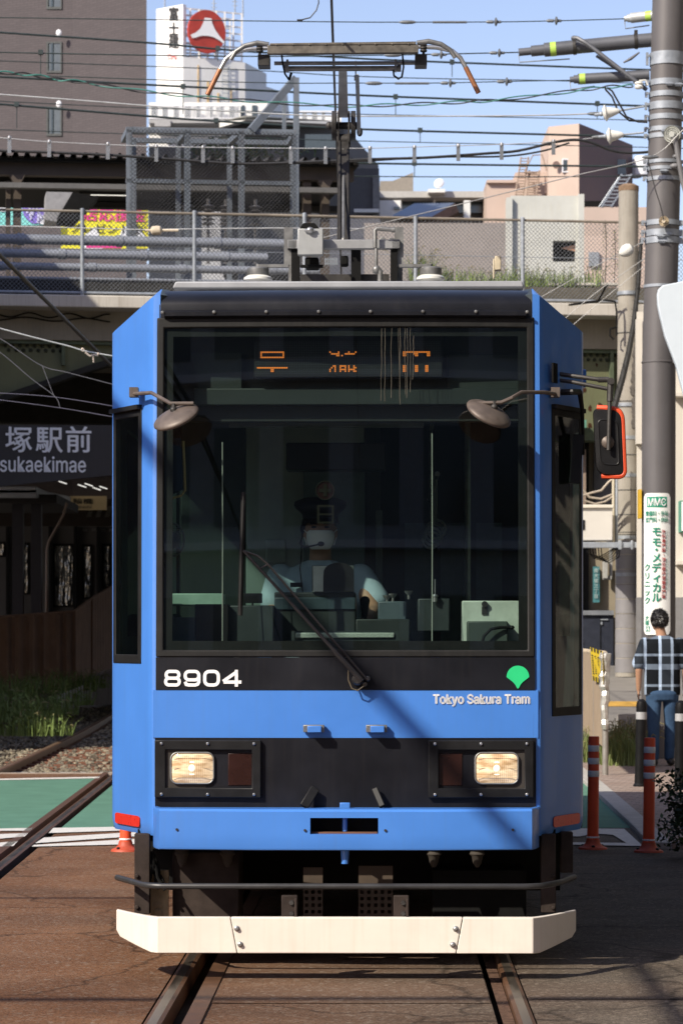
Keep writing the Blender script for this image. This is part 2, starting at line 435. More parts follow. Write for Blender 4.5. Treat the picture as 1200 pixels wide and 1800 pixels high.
# small fittings on the front
for px in (551, 661):
    mb = MB(); a = T(px-18,1287,.34); e = T(px+19,1274,.34)
    mb.box((a.x,.318,a.z), (e.x,.345,e.z)); mb.build('step_handle', M['grey_metal'], tram, bevel=.003)
    mb = MB(); mb.box((a.x+.02,.275,a.z), (e.x-.012,.317,e.z-.004)); mb.build('handle_block', M['blue'], sm([o.name for o in tram.children if o.name.startswith('step_handle')][-1]), bevel=.003)
for x0, x1, s in ((540,560,1),(656,668,-1)):
    mb = MB(); a = T(x0-6 if s > 0 else x1+4,1418,.30); e = T(x1-6 if s > 0 else x0+2,1386,.33)
    mb.bar((a.x,.28,a.z), (e.x,.325,e.z), .042 if s > 0 else .028, .022, up=(0,1,0)); mb.build('jumper_plug', M['dark'], tram, bevel=.004)
mb = MB(); a = T(597,1423,.3); e = T(615,1411,.3); mb.box((a.x,.30,a.z), (e.x,.318,e.z)); mb.build('latch_plate', M['blue'], tram, bevel=.003)

# headlights
for x0, x1, lx, bx, sg in ((272,459,338,(401,443),-1),(752,937,872,(770,812),1)):
    zt, zb = TZ(1301,.36), TZ(1402,.36); u0, u1 = TU(x0,.36), TU(x1,.36)
    iu0, iu1 = (TU(291,.36), TU(443,.36)) if sg < 0 else (TU(770,.36), TU(921,.36))
    izt, izb = TZ(1318,.36), TZ(1385,.36)
    mb = MB(); mb.shell(lambda u, z: (u, fv(u,z)-.028, z), [u0,iu0,iu1,u1], [zb,izb,izt,zt], (0,.03,0), {(1,1)})
    hl = mb.build('headlight', M['dark'], tram, bevel=.004)
    mb = MB()
    for px in (x0+12, (x0+x1)/2, x1-12):
        for py in (1307, 1396):
            c = T(px,py,.36); mb.lathe([(.007,0),(.007,.004),(.003,.008)], (c.x, fv(c.x,c.z)-.028, c.z), (0,-1,0), 8)
    mb.each('bolt', M['bright_metal'], hl)
    mb = MB(); mb.box((iu0-.01, .362, izb-.01), (iu1+.01, .372, izt+.01)); mb.build('lamp_bay', pm('lamp_bay', (.035,.03,.026), .5), hl)
    c = T(lx,1350,.36)
    def rr(w, h, r, n=5):
        out = []
        for cx, cz, a0 in ((w-r,h-r,0),(-w+r,h-r,90),(-w+r,-h+r,180),(w-r,-h+r,270)):
            out += [(cx+r*math.cos(math.radians(a0+90*k/n)), cz+r*math.sin(math.radians(a0+90*k/n))) for k in range(n+1)]
        return out
    rim = [(c.x+x, .350, c.z+z) for x, z in rr(.096,.069,.03)]
    mb = MB(); mb.tube(rim, .004, 8, closed=True); mb.build('lamp_rim', M['grey_metal'], hl)
    mb = MB(); mb.ell((c.x,.334,c.z), (.016,.006,.016)); mb.lathe([(.030,0),(.031,.003),(.027,.004)], (c.x,.339,c.z), (0,-1,0), 20); bq_ = mb.build('bulb_shield', pm('bulb_glow', (.9,.8,.6), .3, emit=(1,.85,.6), estr=.7), hl)
    mb = MB(); mb.box((c.x-.088,.338,c.z-.0012),(c.x+.088,.340,c.z+.0012)); mb.box((c.x-.09,.3385,c.z+.044),(c.x+.09,.341,c.z+.0455)); mb.box((c.x-.09,.3385,c.z-.043),(c.x+.09,.341,c.z-.0415)); mb.build('lens_rib', pm('lens_rib', (.42,.30,.18), .3), hl)
    mb = MB(); o_ = rr(.094,.067,.028); n_ = len(o_)
    rows_ = [[(c.x+x*k, .352-.020*(1-k*k), c.z+z*k) for x, z in o_+o_[:1]] for k in (1,.85,.6,.3,.02)]
    mb.grid(rows_, flip=True)
    ml = bpy.data.materials.get('headlight_glass')
    if not ml:
        ml = bpy.data.materials.new('headlight_glass'); ml.use_nodes = True; n = ml.node_tree; bs = n.nodes['Principled BSDF']
        tc = n.nodes.new('ShaderNodeTexCoord'); wv = n.nodes.new('ShaderNodeTexWave'); wv.inputs['Scale'].default_value = 34; wv.inputs['Distortion'].default_value = .3; wv.bands_direction = 'X'
        n.links.new(tc.outputs['Object'], wv.inputs[0])
        nz = n.nodes.new('ShaderNodeTexNoise'); nz.inputs['Scale'].default_value = 16; nz.inputs['Detail'].default_value = 2; mpl = n.nodes.new('ShaderNodeMapping'); mpl.inputs['Scale'].default_value = (.7,.7,2.6); n.links.new(tc.outputs['Object'], mpl.inputs[0]); n.links.new(mpl.outputs[0], nz.inputs[0])
        cr = n.nodes.new('ShaderNodeValToRGB'); cr.color_ramp.elements[0].position = .38; cr.color_ramp.elements[1].position = .68
        cr.color_ramp.elements[0].color = (.45,.29,.15,1); cr.color_ramp.elements[1].color = (.9,.72,.48,1)
        n.links.new(nz.outputs['Fac'], cr.inputs[0])
        n.links.new(cr.outputs[0], bs.inputs['Base Color']); n.links.new(cr.outputs[0], bs.inputs['Emission Color'])
        bs.inputs['Emission Strength'].default_value = .26; bs.inputs['Roughness'].default_value = .12; bs.inputs['Coat Weight'].default_value = .6
        bp_ = n.nodes.new('ShaderNodeBump'); bp_.inputs['Strength'].default_value = .25; bp_.inputs['Distance'].default_value = .003
        n.links.new(wv.outputs[0], bp_.inputs['Height']); n.links.new(bp_.outputs[0], bs.inputs['Normal'])
    lo = mb.build('lamp', ml, hl, smooth=60); tag(lo, 'lit headlamp glowing warm yellow')
    mb = MB(); a = T(bx[0],1381,.36); e = T(bx[1],1324,.36); mb.box((a.x,.352,a.z), (e.x,.362,e.z))
    mb.build('indicator', pm('dark_red_lens', (.026,.010,.008), .2, var=.2), hl, bevel=.003)

# lettering and emblem
mb = MB(); k = 392.0/1000
def rrp(x0, y0, x1, y1, r, n=4):
    out = []
    for cx, cy, a0 in ((x1-r,y1-r,0),(x0+r,y1-r,90),(x0+r,y0+r,180),(x1-r,y0+r,270)):
        out += [(cx+r*math.cos(math.radians(a0+90*q/n)), cy+r*math.sin(math.radians(a0+90*q/n))) for q in range(n+1)]
    return out
o = T(288,1207,.36); o.y = fv(o.x,1.3)-.0075; hh = .0755; ww = .076; sw = .0146
lift = 0
def dig(x): return Vector((o.x+x, 0, o.z))
def flat(pts, closed, x):
    vs = MB().ribbon(pts, sw, RX, UP, closed, org=dig(x))
    mb.add([(p[0], fv(p[0],p[2])-.0065-lift, p[2]) for p in vs.v], vs.f)
g = sw/2
flat(rrp(g+.002, hh/2, ww-g-.002, hh-g, .0145), True, 0); lift = .0012; flat(rrp(g, g, ww-g, hh/2, .0140), True, 0); lift = 0
x = .088
flat(rrp(g, hh*.40, ww-g, hh-g, .0170), True, x)
lift = .0012; flat([(ww-g,hh*.6)]+[(ww-g,.02),(ww-g-.005,.011),(ww-g-.016,g),(.022,g),(.012,.010),(g,.022)], False, x); lift = 0
flat(rrp(g, g, ww-g, hh-g, .020), True, x+.088)
x += .174
flat([(.086,.0205),(.006,.0205)], False, x); lift = .0008; flat([(.004,.0235),(.062,hh-g-.004)], False, x); lift = .0016; flat([(.064,0),(.064,hh)], False, x); lift = .0024; flat([(.058,hh-g),(.07,hh-g)], False, x)
mb.build('fleet_number', M['white_vinyl'], tram)
mb = MB(); a = T(761,1241,.36); e = T(930,1222,.36)
mb.text('Tokyo Sakura Tram', (a.x,0,a.z), RX, UP, e.x-a.x, .052, .034)
mb.v = [(p[0], fv(p[0],p[2])-.0035, p[2]) for p in mb.v]; mb.build('line_name', M['white_vinyl'], tram)
mb = MB(); c = T(909.5,1190,.36)
def gk(u, w): mb_pts.append((c.x+u/392, 0, c.z-w/392))
mb_pts = []
for q in range(0, 19):
    an = math.radians(180+180*q/18); gk(20*math.cos(an), 0+20*math.sin(an))
for u, w in ((15,4),(9,8.5),(5,13),(2.4,18),(0,21),(-2.4,18),(-5,13),(-9,8.5),(-15,4)): gk(u, w)
top = [(p[0], fv(p[0],p[2])-.0065, p[2]) for p in mb_pts]; cc = (c.x, fv(c.x,c.z)-.0065, c.z)
mb.add(top+[cc], [(i, (i+1) % len(top), len(top)) for i in range(len(top))]); mb.build('leaf_emblem', M['green_vinyl'], tram)

# corner windows and red reflectors
for sg, z0, z1 in ((-1,1.395,2.535),(1,1.155,2.535)):
    mb = MB(); N_ = Vector((sg*.914, -.405, 0))
    def cw(u, z): return Vector((sg*u, chamfer_v(u)+(.08*(z-1.258)/1.7 if z > 1.258 else 0)*(1-min(1,(u-.86)/.235)), z))
    cs = [WIN[0]-.004, WIN[0]+.012, WIN[1]-.008, WIN[1]+.004]
    mb.shell(lambda u, z: cw(u,z)+N_*.005, cs if sg > 0 else cs[::-1], [z0-.02,z0+.02,z1-.03,z1+.02], -N_*.03, {(1,1)})
    wf = mb.build('corner_window', M['rubber'], tram, bevel=.003)
    mb = MB(); mb.grid([[cw(u,z)+N_*.002 for u in ((WIN[0],WIN[1]) if sg > 0 else (WIN[1],WIN[0]))] for z in (z0,z1)])
    mb.build('window_glass', M['sideglass'], wf)
    mb = MB(); mb.bar(cw(cs[0],z1+.01)+N_*.008, cw(cs[-1],z1+.01)+N_*.008, .035, .02); mb.build('window_rail', M['rubber'], wf)
    mb = MB(); zr0, zr1 = (TZ(1450,.7), TZ(1431,.7))
    u0, u1 = .935, 1.075; pts = []
    for (u, z, a0) in ((u1-.012,zr1-.012,0),(u0+.012,zr1-.012,90),(u0+.012,zr0+.012,180),(u1-.012,zr0+.012,270)):
        for q in range(5):
            an = math.radians(a0+22.5*q); pts.append(cw(u+.012*math.cos(an), z+.012*math.sin(an))+N_*.003)
    mb.prism(pts, N_*.002); mb.build('reflector', M['red_refl'], tram)
for sg in (-1, 1):
    for k in range(6):
        mb = MB(); a0 = 1.35+k*1.85; mb.box((sg*1.082, a0-.01, 1.49), (sg*1.076, a0+1.56, 2.51)); mb.build('side_window', M['sideglass'], tram)

# windscreen wiper
wp = MB()
pv = T(636,1197,.30); v0 = fv(.1,1.3)
A = Vector((T(636,1197,.3).x, v0-.06, TZ(1197,.3))); B = Vector((T(428,968,.36).x, fv(-.4,1.9)-.045, TZ(968,.36)))
wp.lathe([(.026,0),(.026,.05),(.018,.066)], (A.x-.02,v0+.0,A.z+.006), (0,-1,0), 14)
wp.tube([A, A+(B-A)*.22, A+(B-A)*.25, B], [.014,.013,.0085,.006], 8)
off = Vector((.036,0,.02))
wp.tube([A+off*.55, A+(B-A)*.86+off, A+(B-A)*.93+off*.8], .0055, 6)
wp.tube([A+(B-A)*.86, A+(B-A)*.86+off], .004, 6); wp.tube([B, A+(B-A)*.93+off*.8], .005, 6)
wiper = wp.build('wiper', M['dark_metal'], tram)
mb = MB(); a, e = T(429,866,.42), T(422,1082,.36)
a.y = fv(a.x,a.z)-.035; e.y = fv(e.x,e.z)-.03; mid = (a+e)/2
mb.tube([a, mid, e], [.0035,.009,.0035], 6); mb.bar(a+Vector((.0,.014,0)), e+Vector((0,.014,0)), .006, .022, up=(1,0,0))
mb.build('wiper_blade', M['rubber'], wiper)
mb = MB(); pts = []
for px, py in ((612,1178),(612,1195),(618,1210),(628,1214),(638,1207),(643,1200)):
    c = T(px,py,.30); pts.append((c.x, v0-.05, c.z))
mb.tube(pts, .0035, 6); mb.build('washer_hose', pm('brown_hose', (.10,.08,.05), .6), wiper)
mb = MB(); c = T(646,1193,.3); mb.lathe([(.012,0),(.012,.02),(.007,.03)], (c.x, v0-.01, c.z), (0,-1,0), 10); mb.lathe([(.01,0),(.01,.03)], (T(641,1203,.3).x, v0-.01, TZ(1203,.3)), (0,-1,0), 10)
mb.each('pivot_cap', M['grey_metal'], wiper)

# round mirrors on bent arms
for arm, cpx, hub, nrm in (([(235,692),(266,690),(284,700),(300,709),(340,709)], (309,732), (305,720), (-.36,-.42,.83)),
                           ([(975,693),(955,690),(915,690),(898,700),(880,708),(838,709)], (859,726), (868,716), (.42,-.42,.80))):
    mb = MB(); n_ = len(arm); pts = []
    for i, (px, py) in enumerate(arm):
        vv = .50 if i == 0 else (.36 if i == 1 else (.27 if i == 2 else .18))
        pts.append(T(px,py,vv))
    mb.tube(pts, [.009]*n_, 8); q = pts[0]; mb.box((q.x-.02,q.y-.01,q.z-.014), (q.x+.02,q.y+.05,q.z+.03))
    ma = mb.build('round_mirror', M['brown_disc'], tram)
    c = T(cpx[0],cpx[1],.18); ax = Vector(nrm).normalized()
    mb = MB(); mb.lathe([(.104,-.012),(.108,-.006),(.106,.001),(.095,.010),(.06,.022),(.02,.028)], c, ax, 32)
    mb.build('mirror_disc', M['brown_disc'], ma, smooth=50)
    mb = MB(); mb.lathe([(.103,-.013),(.103,-.0125)], c, ax, 32); mb.build('mirror_glass', M['bright_metal'], ma)
    h = T(hub[0],hub[1],.18); mb = MB(); mb.tube([c+ax*.02, h, h+Vector((0,0,.028))], .011, 8); mb.ell(h, (.016,.016,.016)); mb.build('mirror_hub', M['dark_metal'], ma)

# right-hand door mirror on its stalk
vm = .62
mb = MB()
mb.tube([T(975,657,.66),T(1003,661,vm),T(1053,668,vm-.02)], .010, 8); mb.tube([T(975,668,.66),T(1005,672,vm),T(1066,684,vm-.02)], .009, 8)
mb.tube([T(1071,668,vm-.04),T(1068,792,vm-.06)], .0095, 8); mb.tube([T(1072,668,vm-.04),T(1070.5,706,vm-.045)], .015, 8)
mb.lathe([(.016,-.02),(.016,.02)], T(1072,671,vm-.04), (0,1,0), 10); mb.lathe([(.013,0),(.013,.05)], T(1050,668,vm-.02), (1,0,0), 8)
dm_ = mb.build('door_mirror', M['dark_metal'], tram)
def mirror_pts(sc, y):
    cs = [(1040,718),(1091,719),(1096,838),(1047,836)]; out = []
    cen = Vector((sum(a for a, _ in cs)/4, sum(b_ for _, b_ in cs)/4))
    rads = (13,20,12,20)
    for i in range(4):
        p = Vector(cs[i]); a = (Vector(cs[i-1])-p).normalized(); e = (Vector(cs[(i+1) % 4])-p).normalized(); r_ = rads[i]
        for q in range(7):
            t = q/6; out.append(p+a*r_*(1-t)**2+e*r_*t*t)
    return [T(*(cen+(p-cen)*sc), y) for p in out]
mb = MB(); ring = [mirror_pts(1.0,vm+.01), mirror_pts(1.0,vm-.012), mirror_pts(.95,vm-.03), mirror_pts(.62,vm-.036)]
mb.grid([r_+r_[:1] for r_ in ring], flip=False)
b_ = len(mb.v); n_ = len(ring[0])
mb.add(ring[3], [tuple(range(n_))]); mb.add(ring[0], [tuple(range(n_-1,-1,-1))])
mb.build('mirror_housing', M['dark'], dm_, smooth=30)
mb = MB(); cs = mirror_pts(.66, vm-.034); mb.tube([Vector((p.x, p.y, p.z)) for p in cs], .0045, 6, closed=True); mb.build('housing_rib', M['dark'], dm_)
mb = MB(); mb.lathe([(.03,0),(.028,.006),(.012,.016)], T(1067,778,vm-.037), (0,-1,0), 14); mb.build('mirror_hub', M['brown_disc'], dm_)
rp = mirror_pts(1.0, vm-.016); seg = rp[6:28]
mb = MB(); q = T(1048,717.5,vm-.004); mb.tube([q]+rp[7:21]+[T(1056,837,vm-.004)], .0135, 8); mb.build('edge_tape', M['orange'], dm_)
mb = MB(); a, e = T(998,681,1.0), T(1029,650,1.0); mb.box((1.05,.98,a.z), (e.x,1.10,e.z)); mb.build('mirror_box', M['blue'], tram, bevel=.008)
mb = MB(); cwp = [T(970,641,.60),T(982,641,.62)]; mb.obox(Vector((.945,chamfer_v(.945)-.004,TZ(657,.56))), Vector((.405,.914,0))*.028, N_*.004, Vector((0,0,.045))); mb.build('mirror_socket', M['underblack'], tram)
# wiper of the right corner window
mb = MB(); Nr = Vector((.914,-.405,0))
def cR(px, py, off):
    u = TU(px,.62); 
    for _ in range(6): u = TU(px, chamfer_v(u))
    return Vector((u, chamfer_v(u), TZ(py, chamfer_v(u))))+Nr*off
mb.tube([cR(985,690,.0),cR(985,690,.05),cR(997,690,.055)], .014, 8); mb.tube([cR(998,690,.055),cR(1004,720,.05),cR(1012,800,.035)], [.013,.010,.006], 8)
w2 = mb.build('corner_wiper', M['dark'], tram)
mb = MB(); mb.bar(cR(1005,765,.03), cR(1001,850,.02), .05, .02, up=(0,1,0)); mb.build('wiper_blade', M['rubber'], w2)

# white guard at the foot
def gp(u): 
    a = abs(u)
    if a < .82: return 0.0
    t = (a-.82)/(1.03-.82); return .05*min(1,t*3)*0 + .36*(t**1.25)
cols = [-1.03,-1.01,-.97,-.92,-.88,-.85,-.82,-.6,-.485]
def gz(u, k):                              # k 0 bottom .. 1 top
    a = abs(u); zb = .113
    if a > .85: zb = .113+(a-.85)/.18*.045
    if a > 1.02: zb += .02
    return zb+(.27-zb)*k
for cols_, skew in ((cols,(0,1)),([-.485,-.2,0,.2,.50],(1,-1)),([.50,.6,.82,.85,.88,.92,.97,1.01,1.03],(-1,0))):
    mb = MB()
    def gf(u, k):
        x = u
        if abs(u+.485) < 1e-6: x = u+(.5-k)*.030+(.0015 if skew == (1,-1) else -.0015)
        if abs(u-.50) < 1e-6: x = u-(.5-k)*.030-(.0015 if skew == (1,-1) else -.0015)
        return (x, gp(x), gz(x, k))
    mb.shell(gf, cols_, [0,.04,.5,.96,1], (0,.05,0))
    mb.build('guard_board', M['cream'], tram, bevel=.004, smooth=25)
mb = MB()
for px, py in ((416,1632),(422,1660),(800,1632),(795,1660)):
    c = T(px,py,0); mb.lathe([(.013,0),(.013,.004),(.009,.005),(.009,.013),(.006,.015)], (c.x,0,c.z), (0,-1,0), 8)
mb.each('guard_bolt', M['bright_metal'], tram)
# tubular rail, posts, brackets
mb = MB(); pts = []
for px, py, vv in ((206,1543,.50),(228,1549,.32),(248,1555,.20),(262,1557,.15),(285,1558,.13),(606,1558,.12),(920,1558,.13),(948,1557,.15),(966,1554,.20),(985,1550,.32),(1008,1541,.50)): pts.append(T(px,py,vv))
mb.tube(pts, .0135, 10); mb.build('guard_rail', pm('rail_tube', (.045,.045,.047), .4, .3, var=.2), tram, smooth=60)
for x0, x1, y0, y1, vv in ((236,263,1466,1608,.42),(950,976,1466,1604,.42),(984,1006,1462,1534,.62)):
    mb = MB(); a, e = T(x0,y1,vv), T(x1,y0,vv); mb.box((a.x,vv,a.z), (e.x,vv+.06,e.z))
    for py in (1540,1595):
        if vv < .5: mb.lathe([(.01,0),(.01,.012)], (a.x+.012 if x0 < 600 else e.x-.012, vv, TZ(py,vv)), (0,-1,0), 8)
    mb.build('guard_post', M['under'], tram, bevel=.006)
for x0, x1 in ((495,523),(691,718)):
    mb = MB(); a, e = T(x0,1612,.1), T(x1,1573,.1); mb.box((a.x,.06,a.z-.01), (e.x,.10,e.z)); mb.box((e.x-.012,.03,a.z-.01), (e.x,.06,e.z-.01))
    g_ = mb.build('guard_bracket', M['under'], tram, bevel=.004)
    mb = MB()
    for py in (1587,1606): mb.lathe([(.012,0),(.010,.010)], ((a.x+e.x)/2+.01,.06,TZ(py,.06)), (0,-1,0), 6)
    mb.each('bolt', M['dark_metal'], g_)
# underframe
mb = MB(); mb.box((-1.0,1.05,.30), (1.0,12.2,.62)); mb.box((-.95,.55,.52), (.95,1.1,.62)); mb.build('underframe', M['underblack'], tram)
mb = MB(); a, e = T(303,1640,.55), T(420,1498,.55); mb.box((a.x,.55,.16), (e.x,.95,e.z)); mb.build('equipment_box', M['under'], tram, bevel=.006)
mb = MB(); a, e = T(760,1630,.7), T(925,1530,.7); mb.box((a.x,.75,.2), (e.x,1.1,e.z)); mb.build('equipment_box', M['underblack'], tram, bevel=.006)
mb = MB(); a, e = T(264,1640,.5), T(296,1530,.5); mb.box((a.x,.5,.17), (e.x,.53,e.z)); mb.obox(T(279,1592,.498), (.016,0,0), (0,.002,0), (0,0,.012)); mb.lathe([(.02,0),(.02,.01)], T(278,1606,.5), (0,-1,0), 12)
mb.build('yellowed_plate', pm('yellowed_paint', (.30,.23,.13), .7, var=.3, scale=15), tram, bevel=.004)
for x0, x1, y0 in ((533,567,1525),(630,690,1522)):
    mb = MB(); a, e = T(x0,1625,.6), T(x1,y0,.6); W_ = e.x-a.x; nc = 3 if W_ < .11 else 5
    cs = sorted([a.x]+[a.x+W_*(i+.5)/nc+d for i in range(nc) for d in (-.008,.008)]+[e.x]); zs = [a.z]
    for i in range(8): zs += [a.z+.02+i*.03, a.z+.036+i*.03]
    zs.append(e.z); holes = {(2*i+1, 2*j+1) for i in range(nc) for j in range(6)}
    mb.shell(lambda u, z: (u,.6,z), cs, zs, (0,.01,0), holes); mb.build('perforated_plate', pm('tan_plate', (.06,.042,.029), .7, var=.2), tram, smooth=0)
for px in (320,400,762,838):
    mb = MB(); c = T(px,1505,.5); mb.lathe([(.035,.05),(.04,.03),(.03,.025),(.036,.01),(.026,.0),(.02,-.03),(.008,-.05)], c, UP, 14); mb.build('rubber_mount', pm('dusty_rubber', (.06,.052,.045), .8), tram)
mb = MB(); rg = random.Random(5)
for k in range(5):
    p = T(268+rg.uniform(-3,3),1500,.45); pts = [p]
    for j in range(5): p = p+Vector((rg.uniform(-.01,.02), rg.uniform(-.01,.01), -.03+rg.uniform(-.01,.005))); pts.append(p)
    mb.tube(pts, .007, 6)
mb.build('cable_loop', M['underblack'], tram)
for vv in (2.6, 4.2, 8.6, 10.2):           # wheels
    mb = MB()
    for sg in (-1, 1):
        mb.lathe([(.30,-.03),(.33,-.03),(.33,.03),(.30,.035),(.12,.04),(.06,.06)], (sg*.70,vv,.34), (sg,0,0), 28)
    mb.cyl((-.7,vv,.34), (.7,vv,.34), .06); mb.build('wheel_axle', M['dark_metal'], tram)
# ------------------------------------------------------------------ cab and saloon seen through the glass
def cab(name, x0, x1, y0, y1, v, d, mat, parent=None, bevel=.006):
    mb = MB(); a, e = T(x0,y1,v), T(x1,y0,v); mb.box((a.x,v,a.z), (e.x,v+d,e.z)); return mb.build(name, mat, parent or tram, bevel=bevel)
mb = MB(); mb.box((-1.06,1.0,.74), (1.06,12.3,.80)); mb.box((-.84,.5,.74), (.84,1.0,.80)); mb.build('floor', M['cabdark'], tram)
mb = MB(); mb.box((-.80,.52,2.89), (.80,1.0,2.92)); mb.box((-.93,1.0,2.89), (.93,12.3,2.92)); mb.build('ceiling', M['interior'], tram)
mb = MB(); mb.box((-.86,.43,.80), (.86,.47,1.40)); mb.build('cab_front_lining', M['cabdark'], tram)
# partition behind the driver: panels either side of a dark doorway
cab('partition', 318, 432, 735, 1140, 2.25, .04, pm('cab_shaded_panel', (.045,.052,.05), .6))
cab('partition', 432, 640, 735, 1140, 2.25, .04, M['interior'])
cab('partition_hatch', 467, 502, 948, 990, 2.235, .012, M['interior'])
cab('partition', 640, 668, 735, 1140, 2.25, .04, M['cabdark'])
cab('partition_door', 660, 672, 897, 1140, 2.20, .03, pm('cab_mid_panel', (.14,.17,.16), .5))
cab('notice_board', 533, 641, 828, 1000, 2.20, .01, pm('pale_notice', (.17,.23,.25), .5))
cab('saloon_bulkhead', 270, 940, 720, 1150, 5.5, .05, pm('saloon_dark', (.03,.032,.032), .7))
# destination display and header
hd = cab('header_panel', 270, 936, 566, 742, .66, .04, pm('header_shade', (.022,.026,.026), .6))
mb = MB(); c = [T(335,620,.62),T(424,620,.62),T(424,690,.62),T(350,690,.62)]; mb.prism(c, (0,.03,0)); mb.build('header_inset', M['teal'], hd)
cab('header_inset', 786, 925, 622, 712, .63, .02, M['teal'], hd)
cab('header_strip', 340, 940, 682, 712, .60, .05, M['teal'], hd)
db = cab('destination_display', 446, 778, 586, 664, .55, .05, pm('display_black', (.012,.012,.012), .4), None)
led = {
 'a': ["..##############..", "..#............#..", "..#............#..", "..##############..", "", "", "", "", "", "##################", "........##........", "........##........"],
 'b': ["#....#.....#...#", ".#####...######.", "....##.#........", "", "", "", "", "", "..##..####.#..#.", ".#.#..#..#.#..##", "#..#..####.####.", "#..#..#..#.#..##"],
 'c': ["################", "##....###.....##", "##.....##.....##", "", "", "", "", "", "##.....##....##", "##.....##....##", "##.....##....##", "##.....##....##"]}
mo = pm('amber_led', (.3,.08,.01), .5, emit=(1.0,.27,.04), estr=.85); mb = MB()
for key, x0 in (('a',453),('b',580),('c',709)):
    for r_, row in enumerate(led[key]):
        for q, ch in enumerate(row):
            if ch == '#':
                c = T(x0+q*3.0, 619+r_*3.05, .548); mb.box((c.x-.0031,.545,c.z-.0031), (c.x+.0031,.549,c.z+.0031))
o = mb.build('led_character', mo, db, smooth=0)
mb = MB()
for r_ in range(22):
    for q in range(108):
        c = T(449+q*3.02, 592+r_*3.05, .548)
        if 600 < c.x*0+592+r_*3.05 < 660: mb.add([(c.x-.0022,.5485,c.z-.0022),(c.x+.0022,.5485,c.z-.0022),(c.x+.0022,.5485,c.z+.0022),(c.x-.0022,.5485,c.z+.0022)], [(0,1,2,3)])
mb.build('unlit_led', pm('unlit_led', (.05,.055,.052), .4, var=0), db, smooth=0)
cab('roller_blind', 402, 745, 731, 751, .80, .04, pm('blind', (.10,.125,.115), .5))
cab('overhead_box', 503, 677, 778, 826, 1.15, .2, pm('cab_black', (.012,.012,.013), .4))
for px, y0, y1 in ((391,777,1131),(759,762,1131)):
    mb = MB(); mb.tube([T(px,y0,.52),T(px+.4,(y0+y1)/2,.50),T(px,y1,.47)], .0026, 5); mb.ell(T(px,y1,.47), (.006,)*3, 8, 5); mb.build('cord', pm('pale_cord', (.42,.45,.40), .5), tram)
# desk, cabinets, controls
cab('driver_desk', 482, 625, 1041, 1140, .80, .35, M['teal']); cab('desk_panel', 482, 625, 1050, 1072, .79, .01, pm('desk_blue', (.045,.07,.085), .4))
cab('desk_front', 625, 720, 1088, 1140, .80, .3, M['teal'])
cab('control_box', 664, 714, 1057, 1090, .85, .2, pm('control_blue', (.09,.12,.14), .4))
cab('cabinet', 734, 790, 1052, 1110, .72, .25, M['cabdark'])
cab('cabinet', 400, 481, 1064, 1140, .66, .3, M['cabdark']); cab('cabinet', 342, 402, 1062, 1140, .62, .3, pm('cab_black', (.02,.02,.02), .4))
cab('side_ledge', 276, 392, 1043, 1064, .95, .2, pm('pale_green_ledge', (.35,.5,.42), .5)); cab('side_ledge', 276, 302, 1043, 1140, .85, .06, pm('pale_green_ledge', (.35,.5,.42), .5))
mb = MB(); mb.prism([T(292,1085,.60),T(342,1085,.60),T(342,1150,.60),T(292,1150,.60)], (0,.3,0)); mb.prism([T(292,1087,.595),T(312,1087,.595),T(306,1108,.595),T(292,1110,.595)], (0,.004,0))
mb.build('fare_box', pm('fare_blue', (.08,.11,.14), .4), tram, bevel=.005)
pb = cab('equipment_panel', 811, 918, 1056, 1140, .62, .05, pm('cab_white_panel', (.62,.68,.60), .5))
cab('junction_box', 820, 892, 1092, 1140, .55, .07, pm('junction_grey', (.07,.09,.08), .5), pb)
mb = MB(); pts = [T(845,1136,.53),T(850,1118,.52),T(862,1106,.52),T(878,1103,.53),T(897,1103,.54)]; mb.tube(pts, .007, 8); mb.ell(T(899,1103,.54), (.012,.012,.010)); mb.build('cable', M['dark'], pb)
mb = MB(); mb.lathe([(.014,0),(.014,.02)], T(851,1062,.62), (0,-1,0), 12); mb.box(T(846,1080,.612), T(856,1066,.62)); mb.build('latch', M['dark_metal'], pb)
cab('defroster_grille', 519, 693, 1112, 1122, .60, .03, pm('speckled_grille', (.42,.47,.42), .6, var=.5, scale=220))
mb = MB(); mb.box(T(512,1126,.61), T(700,1109,.64)); mb.build('defroster_housing', M['cabdark'], tram)
cab('route_card', 550, 590, 995, 1040, .78, .004, pm('white_card', (.62,.66,.62), .6)); cab('card_holder', 548, 622, 994, 1042, .786, .006, pm('holder_grey', (.10,.115,.115), .4))
mb = MB(); c = T(595,1015,.77); pts = [T(568+27*(1-math.cos(math.pi*q/12)), 1015-26*math.sin(math.pi*q/12)**.6, .77) for q in range(13)]+[T(622,1040,.77),T(568,1040,.77)]
mb.prism(pts, (0,.006,0)); mb.build('round_disc', pm('cab_black', (.02,.02,.02), .4), tram)
mb = MB(); c = T(641,1088,.9); mb.tube([c, T(641,1072,.88), T(641,1058,.88)], [.008,.018,.024], 10); mb.ell(T(641,1056,.88), (.024,.02,.022)); mb.build('brake_handle', M['dark'], tram)
mb = MB(); mb.box(T(428,1060,.70), T(461,1043,.73)); mb.tube([T(444,1066,.71),T(444,1058,.71)], .005, 6); mb.build('monitor', M['dark'], tram, bevel=.008)
for px, py in ((690,1051),(680,1054),(718,1046)):
    mb = MB(); c = T(px,py,.86); mb.lathe([(.006,-.02),(.007,0),(.018,.012),(.020,.02)], c, UP, 12); mb.build('knob', M['bright_metal'], tram)
mb = MB(); c = T(764,1050,.70)
mb.lathe([(.012,-.02),(.012,0),(.016,.004),(.010,.014)], c, UP, 12); mb.tube([c, T(764,1018,.70)], .003, 5); mb.build('microphone', M['bright_metal'], tram)
